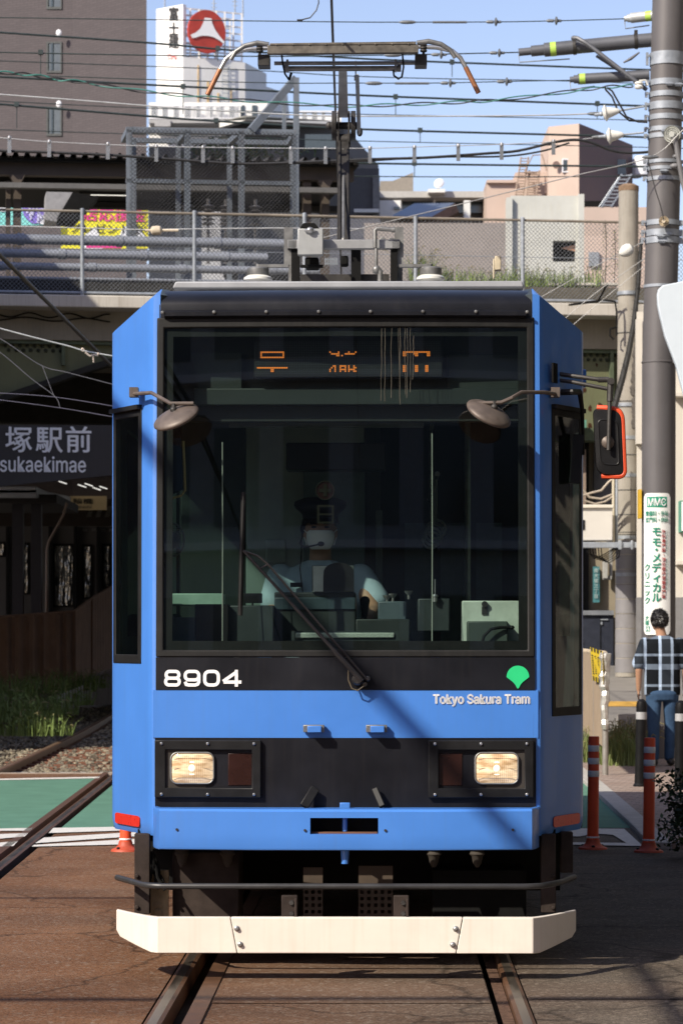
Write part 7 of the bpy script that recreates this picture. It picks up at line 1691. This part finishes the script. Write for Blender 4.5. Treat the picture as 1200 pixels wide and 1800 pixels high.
wire('lower of the two thin stay wires below the white egg insulator', [(990,585),(1060,526),(1131,468)], 36, .55, wgy, rail=False)
# wires in front of the bridge on the left
wire('bright white stay wire with a knotted end left of the tram roof', [(-60,560),(0,577),(60,593),(120,608),(150,617),(200,626)], 30, 1.3, wl, rail=False)
mb = MB(); mb.tube([P(146,615,30)+Vector((.012*math.cos(q*.9),0,.016*math.sin(q*.9))) for q in range(7)], .007, 6, closed=True); mb.tube([P(150,619,30),P(158,626,30),P(165,624,30),P(172,625,30),P(174,620,30)], .011, 6); mb.tube([P(164,623,30),P(165,637,30)], .008, 6); tag(mb.build('turnbuckle', pm('pale_clamp', (.5,.42,.36), .5, .4)), 'knotted pale clamp at the end of the bright white stay wire', 'clamp')
wire('grey span wire drooping in front of the arched girder', [(-60,575),(0,595),(72,642),(120,655),(200,676)], 33, .7, pm('wire_grey', (.14,.14,.16), .5, .3), rail=False)
wire('grey stay wire crossing the arched girder steeply', [(-60,585),(0,619),(55,665),(97,697),(106,717)], 33, .7, pm('wire_grey', (0,0,0)), rail=False)
wire('short dropper wire linking the two grey span wires', [(75,643),(92,688),(97,698)], 33, .6, pm('wire_grey', (0,0,0)), rail=False)
wire('upper of the two faint wires above the station sign', [(-60,690),(0,691),(97,698),(200,714)], 33, .7, pm('wire_violet', (.12,.115,.16), .5, .3), rail=False)
wire('lower of the two faint wires above the station sign', [(-60,698),(0,703),(106,717),(200,733)], 33, .7, pm('wire_violet', (0,0,0)), rail=False)
# contact wire over our track and feeder cable along the street; bundle added out of frame for its shadow
def along(label, x, z, r_, y0, y1, mat, name='overhead_wire', sag=0):
    mb = MB(); n_ = 12; mb.tube([(track(x,y), y, z-sag*4*(k/n_)*(1-k/n_)) for k in range(n_+1) for y in (y0+(y1-y0)*k/n_,)], r_, 8); return tag(mb.build(name, mat, at=(track(x,y0),y0,z)), label, 'wire')
mb = MB(); mb.tube([(-.05+.0043*(y-17),y,4.93) for y in (-10,5,17,30,44,58)], .0075, 8); tag(mb.build('contact_wire', wdk, at=(0,17,4.93)), 'dark contact wire touched by the pantograph, running along the track overhead', 'wire')
along('black feeder cable slanting across the white ledge at the upper left', -3.66, 5.31, .024, -30, 52, wdk, name='feeder_cable')
along('unseen cable bundle added high over the left kerb to soften the shadow on the tram front', -5.5, 7.24, .040, -30, 13, wdk, name='feeder_cable')  # added in line with the sun to widen and soften the feeder's shadow
for y, z, r_, lb in ((11.9,5.7,.03,'span wire holding the contact wire across the street nearer the tram'),(6.9,5.9,.045,'span cable across the street nearer the camera')):
    mb = MB(); mb.tube([(-12,y-.6,z+.7),(-4,y,z+.1),(.0,y+.1,z),(6,y+.25,z+.2),(12,y+.4,z+.7)], r_, 6); tag(mb.build('span_wire', wdk), lb, 'wire')
mb = MB(); mb.tube([P(525,36,26),P(545,31,26),P(556,18,26),P(560,5,26),P(558,-20,26)], .006, 6); mb.cyl(P(522,36,26), P(532,36,26), .012, 6); tag(mb.build('jumper_wire', wdk), 'short curled jumper wire hanging at the top of the picture', 'wire')

# ------------------------------------------------------------------ posts, bollards, barrier
def make_delineator():
    t = thing('delineator_post', (0,0,0), 'x', 'bollard', 'orange delineator posts beside the tram', local=True)
    pr = [(.040,.06),(.0395,.60),(.040,.80),(.035,.805),(0,.805)]
    mb = MB(); mb.lathe([(.045,.03),(.043,.07),(.0405,.12),(.0395,.79),(.036,.80),(0,.80)], (0,0,0), UP, 24); mb.build('post', pm('orange_plastic', (.80,.095,.03), .5, var=.08, scale=6, streak=.1, stain=(.3,.1,.05)), t, smooth=40)
    for z in (.715,.625,.535): mb = MB(); mb.lathe([(.0402,-.022),(.0412,-.020),(.0412,.020),(.0402,.022)], (0,0,z), UP, 24); mb.build('reflective_band', pm('grey_reflective', (.80,.80,.80), .5, .0, var=.08), t)
    mb = MB(); mb.lathe([(.105,0),(.10,.012),(.07,.025),(.052,.045),(.047,.07)], (0,0,0), UP, 28); mb.build('base', pm('orange_base', (.45,.07,.03), .6, var=.2, scale=8), t, smooth=40)
    mb = MB(); mb.lathe([(.0445,-.006),(.0465,0),(.0445,.006)], (0,0,.085), UP, 24); mb.build('collar', pm('grey_reflective', (0,0,0)), t)
    mb = MB()
    for q in range(3): mb.ell((.078*math.cos(q*2.09+.5), .078*math.sin(q*2.09+.5), .022), (.014,.014,.012), 8, 5)
    mb.build('bolt', M['dark'], t); return t
dl = make_delineator(); dl.location = (P(1041,1490,21.2).x, 21.2, ZA); dl.rotation_euler = (0, math.radians(.5), 0); dl['label'] = 'orange delineator post with grey bands standing nearest the tram'
d2 = copy_tree(dl); d2.location = (P(1139,1495,20.9).x, 20.9, ZA); d2.rotation_euler = (0, math.radians(.9), .8); d2['label'] = 'orange delineator post with grey bands standing beside the dark bush'
d3 = copy_tree(dl); d3.location = (P(221,1493,21.0).x, 21.0, ZA); d3.rotation_euler = (0,0,1.5); d3['label'] = 'orange delineator post hidden behind the left corner of the tram, only its base showing'
def make_bollard():
    t = thing('bollard', (0,0,0), 'x', 'bollard', 'black bollards on the pavement', local=True)
    mb = MB(); mb.lathe([(.062,0),(.062,.015),(.050,.03),(.047,.40),(.052,.44),(.052,.76),(.054,.79),(.046,.83),(.02,.853),(0,.855)], (0,0,0), UP, 24); mb.build('post', pm('bollard_black', (.008,.008,.009), .5, var=.2, spec=.2), t, smooth=35)
    mb = MB(); mb.lathe([(.052,-.06),(.0535,-.058),(.0535,.01),(.052,.012)], (0,0,.715), UP, 24); mb.build('reflective_band', pm('bollard_band', (.42,.42,.43), .4, .2, var=.1), t); return t
bo = make_bollard(); bo.location = (P(1123,1388,29.2).x, 29.2, PZ); bo.rotation_euler = (0,math.radians(1.5),0); bo['label'] = 'black bollard with a pale band in front of the walking man\'s right leg side, left one'
bo['label'] = 'black bollard with a pale band just left of the man in jeans'
b2 = copy_tree(bo); b2.location = (P(1193,1392,28.6).x, 28.6, PZ); b2.rotation_euler = (0,math.radians(1),0); b2['label'] = 'black bollard at the right frame edge, rising behind the dark bush'
# ribbed barrier with wrapped end post and yellow notice
Yb0 = 31.6
bf = thing('barrier', P(1066,1367,Yb0), 'beige ribbed barrier with a foil wrapped end post and a yellow notice', 'barrier')
E0, E1 = P(1063,1340,Yb0), P(1020,1340,38.5); E0.z = E1.z = PZ
def BZ(t, z): q = E0.lerp(E1,t); return Vector((q.x,q.y,z))
mb = MB(); r0, r1 = [], []; tn = (E1-E0).normalized(); nb = Vector((tn.y,-tn.x,0)).normalized()
if nb.x > 0: nb = -nb
for k in range(121): o_ = nb*(.03 if (k//2) % 2 else 0); r0.append(BZ(k/120,.33)+o_); r1.append(BZ(k/120,1.30)+o_)
mb.grid([r0, r1]); mb.grid([[p+Vector((.006,0,0)) for p in r0],[p+Vector((.006,0,0)) for p in r1]], flip=True); mb.build('panel', pm('barrier_beige', (.27,.21,.15), .7, var=.1, scale=3, streak=.2, stain=(.2,.14,.1)), bf, smooth=0)
mb = MB(); mb.cyl(BZ(0,0), BZ(0,1.32), .032, 12); mb.cyl(BZ(.35,0), BZ(.35,1.3), .03, 10); mb.build('post', pm('barrier_post', (.36,.34,.31), .4, .5, var=.2), bf)
mb = MB(); pts = [BZ(t_,1.31)+Vector((0,0,.0)) for t_ in lin_sp(1,.02,16)]+[BZ(-.004,1.28),BZ(-.006,1.2)]; mb.tube(pts, .034, 10); mb.build('top_rail', pm('rail_wrap_cream', (.55,.45,.32), .5, var=.5, scale=9), bf)
mb = MB(); rg = random.Random(15)
pts = [BZ(0,1.32-.05*k)+Vector((rg.uniform(-.012,.012)-.01,rg.uniform(-.02,.0)-.02,0)) for k in range(17)]; mb.tube(pts, [.055+.012*rg.random()-.0015*k for k in range(17)], 7); mb.build('foil_wrap', pm('foil_wrap', (.62,.60,.56), .35, .6, var=.4, scale=8, bump=.8, bscale=12), bf, smooth=0)
mb = MB(); n1 = Vector((-nb.x,-nb.y,0)) if nb.y > 0 else nb
o_ = Vector((.035,-.045,0)); A_, B_ = BZ(.06,1.30)+o_, BZ(.44,1.30)+o_
A0_, B0_ = A_+Vector((0,0,-.40)), B_+Vector((0,0,-.38))
mb.prism([A_, B_, B0_, A0_], Vector((.004,.0,0))); mb.prism([p+Vector((-.10,0,0)) for p in (A_, B_, B0_, A0_)], Vector((.004,0,0)))
# notice faces the street: a slightly turned board on the barrier end
nt_ = MB(); a, e = P(1037,1199,Yb0-.02), P(1059.5,1137,Yb0-.02); nt_.prism([P(1036.5,1137,Yb0+1.5),P(1058.5,1145,Yb0-.1),P(1059.5,1203,Yb0-.1),P(1041,1196,Yb0+1.5)], (0,.02,0)); no = nt_.build('notice', pm('notice_yellow', (.72,.52,.02), .5, var=.05), bf, smooth=0)
mb = MB(); rg = random.Random(6)
def NQ(u, v): 
    p = P(1036.5,1137,Yb0+1.45).lerp(P(1058.5,1145,Yb0-.15),u); q = P(1041,1196,Yb0+1.45).lerp(P(1059.5,1203,Yb0-.15),u); return p.lerp(q,v)
def nb_(u0, u1, v0, v1): mb.add([NQ(u0,v1),NQ(u1,v1),NQ(u1,v0),NQ(u0,v0)], [(0,1,2,3)])
for i in range(4):
    u = .04+i*.25; nb_(u,u+.13,0,.12); nb_(u,u+.13,.86,1)
    v = .22
    while v < .78: h_ = rg.uniform(.02,.05); nb_(u+.02,u+.02+rg.uniform(.10,.16),v,v+h_); v += h_+.02
mb.build('notice_marks', bk, no, smooth=0)
mb = MB(); a = P(1103,1308,39); mb.box((a.x-.13,39,0), (a.x+.10,39.1,.48)); 
for k in range(3): mb.box((a.x-.10+k*.07,38.97,.06), (a.x-.07+k*.07,39.0,.42))
tag(mb.build('marker_stone', pm('marker_concrete', (.33,.31,.28), .85, var=.15)), 'low concrete marker block standing among the weeds', 'block')

# ------------------------------------------------------------------ the man seen from behind
Ym = 33.8; mx = P(1163,0,Ym).x
man = thing('person', (mx, Ym, PZ), 'man seen from behind in a navy, white and grey checked shirt and jeans', 'person')
def G(x, y, z): return Vector((mx+x, Ym+y, PZ+z))
px2 = lambda px: P(px,0,Ym).x-mx
bl = Blob(); hc = G(-.03,.0,1.64)
bl.ell(hc, (.078,.098,.115)); bl.ell(hc+Vector((-.03,.05,-.05)), (.05,.055,.06)); bl.ell(hc+Vector((-.05,.088,-.02)), (.02,.02,.022)); bl.limb([hc+Vector((0,-.01,-.08)), G(0,.0,1.44)], [.055,.062])
bl.ell(hc+Vector((-.082,-.005,-.015)), (.012,.022,.032)); bl.ell(hc+Vector((.075,-.02,-.015)), (.012,.022,.032))
bl.loft([(G(0,0,.85),.15,.10),(G(0,0,1.38),.18,.10),(G(0,0,1.46),.08,.06)])
for sg in (-1,1):
    sh, el, wr = G(sg*.21,0,1.39), G(sg*.265,-.02,1.10), G(sg*.262,.04,.865); bl.limb([sh, el, wr], [.052,.043,.029]); hand(bl, wr, (sg*.05 if sg < 0 else .1,.12,-1), (0,.9,.1), (-sg,.0,0))
bl.skin('body', SKIN, man, .010)
bl = Blob(); bl.loft([(G(0,0,.80),.205,.125),(G(0,0,.95),.205,.13),(G(0,0,1.15),.200,.128),(G(0,0,1.30),.215,.128),(G(0,0,1.39),.215,.115),(G(0,0,1.445),.13,.085),(G(0,0,1.475),.072,.068)])
for sg in (-1,1): bl.limb([G(sg*.195,0,1.385), G(sg*.262,-.01,1.16)], [.072,.082])
shm = bpy.data.materials.new('checked_shirt'); shm.use_nodes = True; n = shm.node_tree; L = n.links; bs = n.nodes['Principled BSDF']; bs.inputs['Roughness'].default_value = .85; bs.inputs['Specular IOR Level'].default_value = .1
tc = n.nodes.new('ShaderNodeTexCoord'); sx = n.nodes.new('ShaderNodeSeparateXYZ'); L.new(tc.outputs['Object'], sx.inputs[0])
def bands_(src, per, off, stops):
    a = n.nodes.new('ShaderNodeMath'); a.operation = 'MULTIPLY_ADD'; a.inputs[1].default_value = 1/per; a.inputs[2].default_value = off; L.new(src, a.inputs[0])
    f = n.nodes.new('ShaderNodeMath'); f.operation = 'FRACT'; L.new(a.outputs[0], f.inputs[0])
    r_ = n.nodes.new('ShaderNodeValToRGB'); r_.color_ramp.interpolation = 'CONSTANT'; e = r_.color_ramp.elements
    e[0].position = 0; e[0].color = (stops[0][1],)*3+(1,); e[1].position = stops[1][0]; e[1].color = (stops[1][1],)*3+(1,)
    for p, v in stops[2:]: q = e.new(p); q.color = (v,)*3+(1,)
    L.new(f.outputs[0], r_.inputs[0]); return r_.outputs[0]
vb = bands_(sx.outputs['X'], .30, .52, [(0,.006),(.28,.006),(.34,.55),(.45,.03),(.76,.03),(.80,.42),(.90,.006)])
hb = bands_(sx.outputs['Z'], .345, .02, [(0,.006),(.18,.20),(.36,.006),(.50,.006),(.62,.28),(.70,.006),(.9,.006)])
mx1 = n.nodes.new('ShaderNodeMix'); mx1.data_type = 'RGBA'; mx1.blend_type = 'ADD'; mx1.inputs['Factor'].default_value = .85; L.new(vb, mx1.inputs['A']); L.new(hb, mx1.inputs['B'])
tn_ = n.nodes.new('ShaderNodeMix'); tn_.data_type = 'RGBA'; tn_.blend_type = 'MULTIPLY'; tn_.inputs['Factor'].default_value = 1; L.new(mx1.outputs['Result'], tn_.inputs['A']); tn_.inputs['B'].default_value = (.60,.76,1.0,1)
L.new(tn_.outputs['Result'], bs.inputs['Base Color'])
bl.skin('shirt', shm, man, .011, 3)
bl = Blob(); bl.loft([(G(0,0,.90),.185,.118),(G(0,-.01,.82),.19,.125),(G(0,0,.74),.175,.11)])
bl.limb([G(-.095,0,.80), G(-.10,-.02,.46), G(-.10,-.06,.10)], [.095,.070,.058]); bl.limb([G(.095,0,.80), G(.10,.05,.46), G(.085,.06,.10)], [.095,.070,.058])
bl.skin('jeans', pm('blue_denim', (.040,.080,.155), .85, var=.3, scale=7, bump=.5, bscale=14), man, .011, 3)
for sg, yo in ((-1,-.06),(1,.06)):
    bl = Blob(); bl.limb([G(sg*.10,yo-.06,.045), G(sg*.105,yo+.06,.05), G(sg*.11,yo+.16,.038)], [.042,.046,.036]); bl.skin('shoe', pm('black_shoe', (.02,.02,.02), .5), man, .010)
rg = random.Random(19); mb = MB()
hcc = hc+Vector((0,-.012,.022)); mb.ell(hcc, (.092,.104,.112), 18, 12); o_ = len(mb.v)
for _ in range(900):
    a, z = rg.uniform(0,6.28), rg.uniform(-.75,1); q = math.sqrt(max(0,1-z*z)); d = Vector((q*math.cos(a), q*math.sin(a), z))
    if d.y > .55 and d.z < .25: continue
    p = hcc+Vector((d.x*.092,d.y*.104,d.z*.112)); t = Vector((rg.gauss(0,1),rg.gauss(0,1),rg.gauss(-.3,1))); t = (t-d*t.dot(d)).normalized(); s_ = t.cross(d)*.008
    L_ = rg.uniform(.025,.05); mb.add([p-s_, p+s_, p+t*L_+d*rg.uniform(.004,.022)], [(0,1,2)])
mb.build('hair', pm('black_hair', (.012,.011,.011), .45, var=.3), man, smooth=0)
mb = MB(); mb.tube([hc+Vector((-.08,-.0,.0)), hc+Vector((-.088,.05,.0)), hc+Vector((-.085,.08,-.005))], .004, 6); mb.build('glasses', M['underblack'], man)
mb = MB(); q = G(.30,.05,.80); mb.tube([q, q+Vector((.0,.0,-.06)), q+Vector((.02,0,-.12))], .006, 6); mb.box((q.x-.05,q.y-.12,q.z-.40),(q.x+.08,q.y+.14,q.z-.10)); hb_ = mb.build('hand_bag', pm('brown_bag', (.09,.045,.025), .6), None, bevel=.02); tag(hb_, 'small brown bag held low in the man\'s right hand at the frame edge', 'bag')

# ------------------------------------------------------------------ unseen surroundings added out of frame to throw shade and be mirrored in the glass
def block(label, x0, x1, y0, y1, h_, mat, floors, fy=None):
    t = thing('unseen_building', ((x0+x1)/2,(y0+y1)/2,0), label, 'building'); mb = MB(); mb.box((x0,y0,0),(x1,y1,h_)); mb.build('wall', mat, t)
    return t
bw = block('unseen brown station annexe left of the tracks, sized to shade the bridge', -24, -9.2, 37.5, 49, 12.4, pm('annexe_brown', (.16,.13,.11), .8, var=.1), 4)  # unseen; height set so its shadow ends near the bridge ledge
bq = block('unseen grey block added behind the camera for the windscreen reflection and to block skylight', -24, 30, -46, -32, 34, pm('mirrored_block_grey', (.42,.44,.45), .8, var=.15), 6)  # added to be mirrored in the windscreen and to block sky light
for k in range(9):
    for j in range(14):
        mb = MB(); x = -23+j*3.7; mb.box((x,-32.05,1.2+k*3.4),(x+2.4,-31.97,3.2+k*3.4)); mb.build('window', wglass, bq, smooth=0)
mb = MB()
for z in (1.0,2.6,4.6,7.5,10.9,14.3): mb.box((-24,-31.95,z),(30,-31.6,z+.16))
mb.each('reflection_band', wh, bq)  # pale bands added to streak the windscreen reflection
bz = block('unseen brown block added along the right pavement to keep skylight off', 7.6, 18, 2, 60, 14, pm('sky_screen_brown', (.20,.185,.16), .8, var=.08), 3)  # added close and tall to hold sky light off the right side
def shade_tree(x, y, zc, sx_, sy_, sz_, n_, seed, label):  # unseen crowns, filled out to keep sky light off the right-hand ground
    rg = random.Random(seed); t_ = thing('shade_tree', (x,y,0), label, 'tree'); mb = MB()
    mb.tube([(x,y,0),(x+.05,y,2.0),(x,y+.1,zc-1)], [.17,.14,.09], 10)
    for q in range(6): an = q*1.05; mb.tube([(x,y+.1,zc-1.2),(x+sx_*.8*math.cos(an),y+sy_*.8*math.sin(an),zc+.3)], [.06,.02], 6)
    mb.build('trunk', M['under'], t_); mb = MB()
    for _ in range(n_):
        q = Vector((x+rg.gauss(0,sx_), y+rg.gauss(0,sy_), zc+rg.gauss(0,sz_)))
        if q.x < .125*q.y+.55 and q.z < 1.9+.23*q.y: continue
        u_ = Vector((rg.gauss(0,1),rg.gauss(0,1),rg.gauss(0,1))).normalized(); b_ = u_.cross(Vector((rg.gauss(0,1),rg.gauss(0,1),rg.gauss(0,1)))).normalized(); mb.add([q-u_*.16,q+b_*.09,q+u_*.16,q-b_*.09], [(0,1,2,3)])
    mb.build('crown', M['leaf'], t_, smooth=0)
shade_tree(6.0, 19.0, 6.2, 1.3, 1.7, 1.1, 2600, 88, 'farther unseen tree on the right pavement, mirrored in the glass and thickened to block skylight')
shade_tree(5.2, 11.5, 6.6, 1.4, 1.8, 1.1, 3000, 89, 'nearer unseen tree added on the right pavement to block skylight')
bl_ = block('unseen low dark row added along the left kerb to darken the corner window reflection', -17, -9.2, 8, 36, 4.8, pm('mirrored_row_dark', (.09,.085,.08), .8, var=.15), 1)  # added low and dark for the reflection in the left corner window
mb = MB()
for k in range(8): mb.box((-9.19,8.6+k*3.4,.4), (-9.14,11.0+k*3.4,2.6))
mb.each('shop_window', wglass, bl_)
bpy.context.view_layer.update()
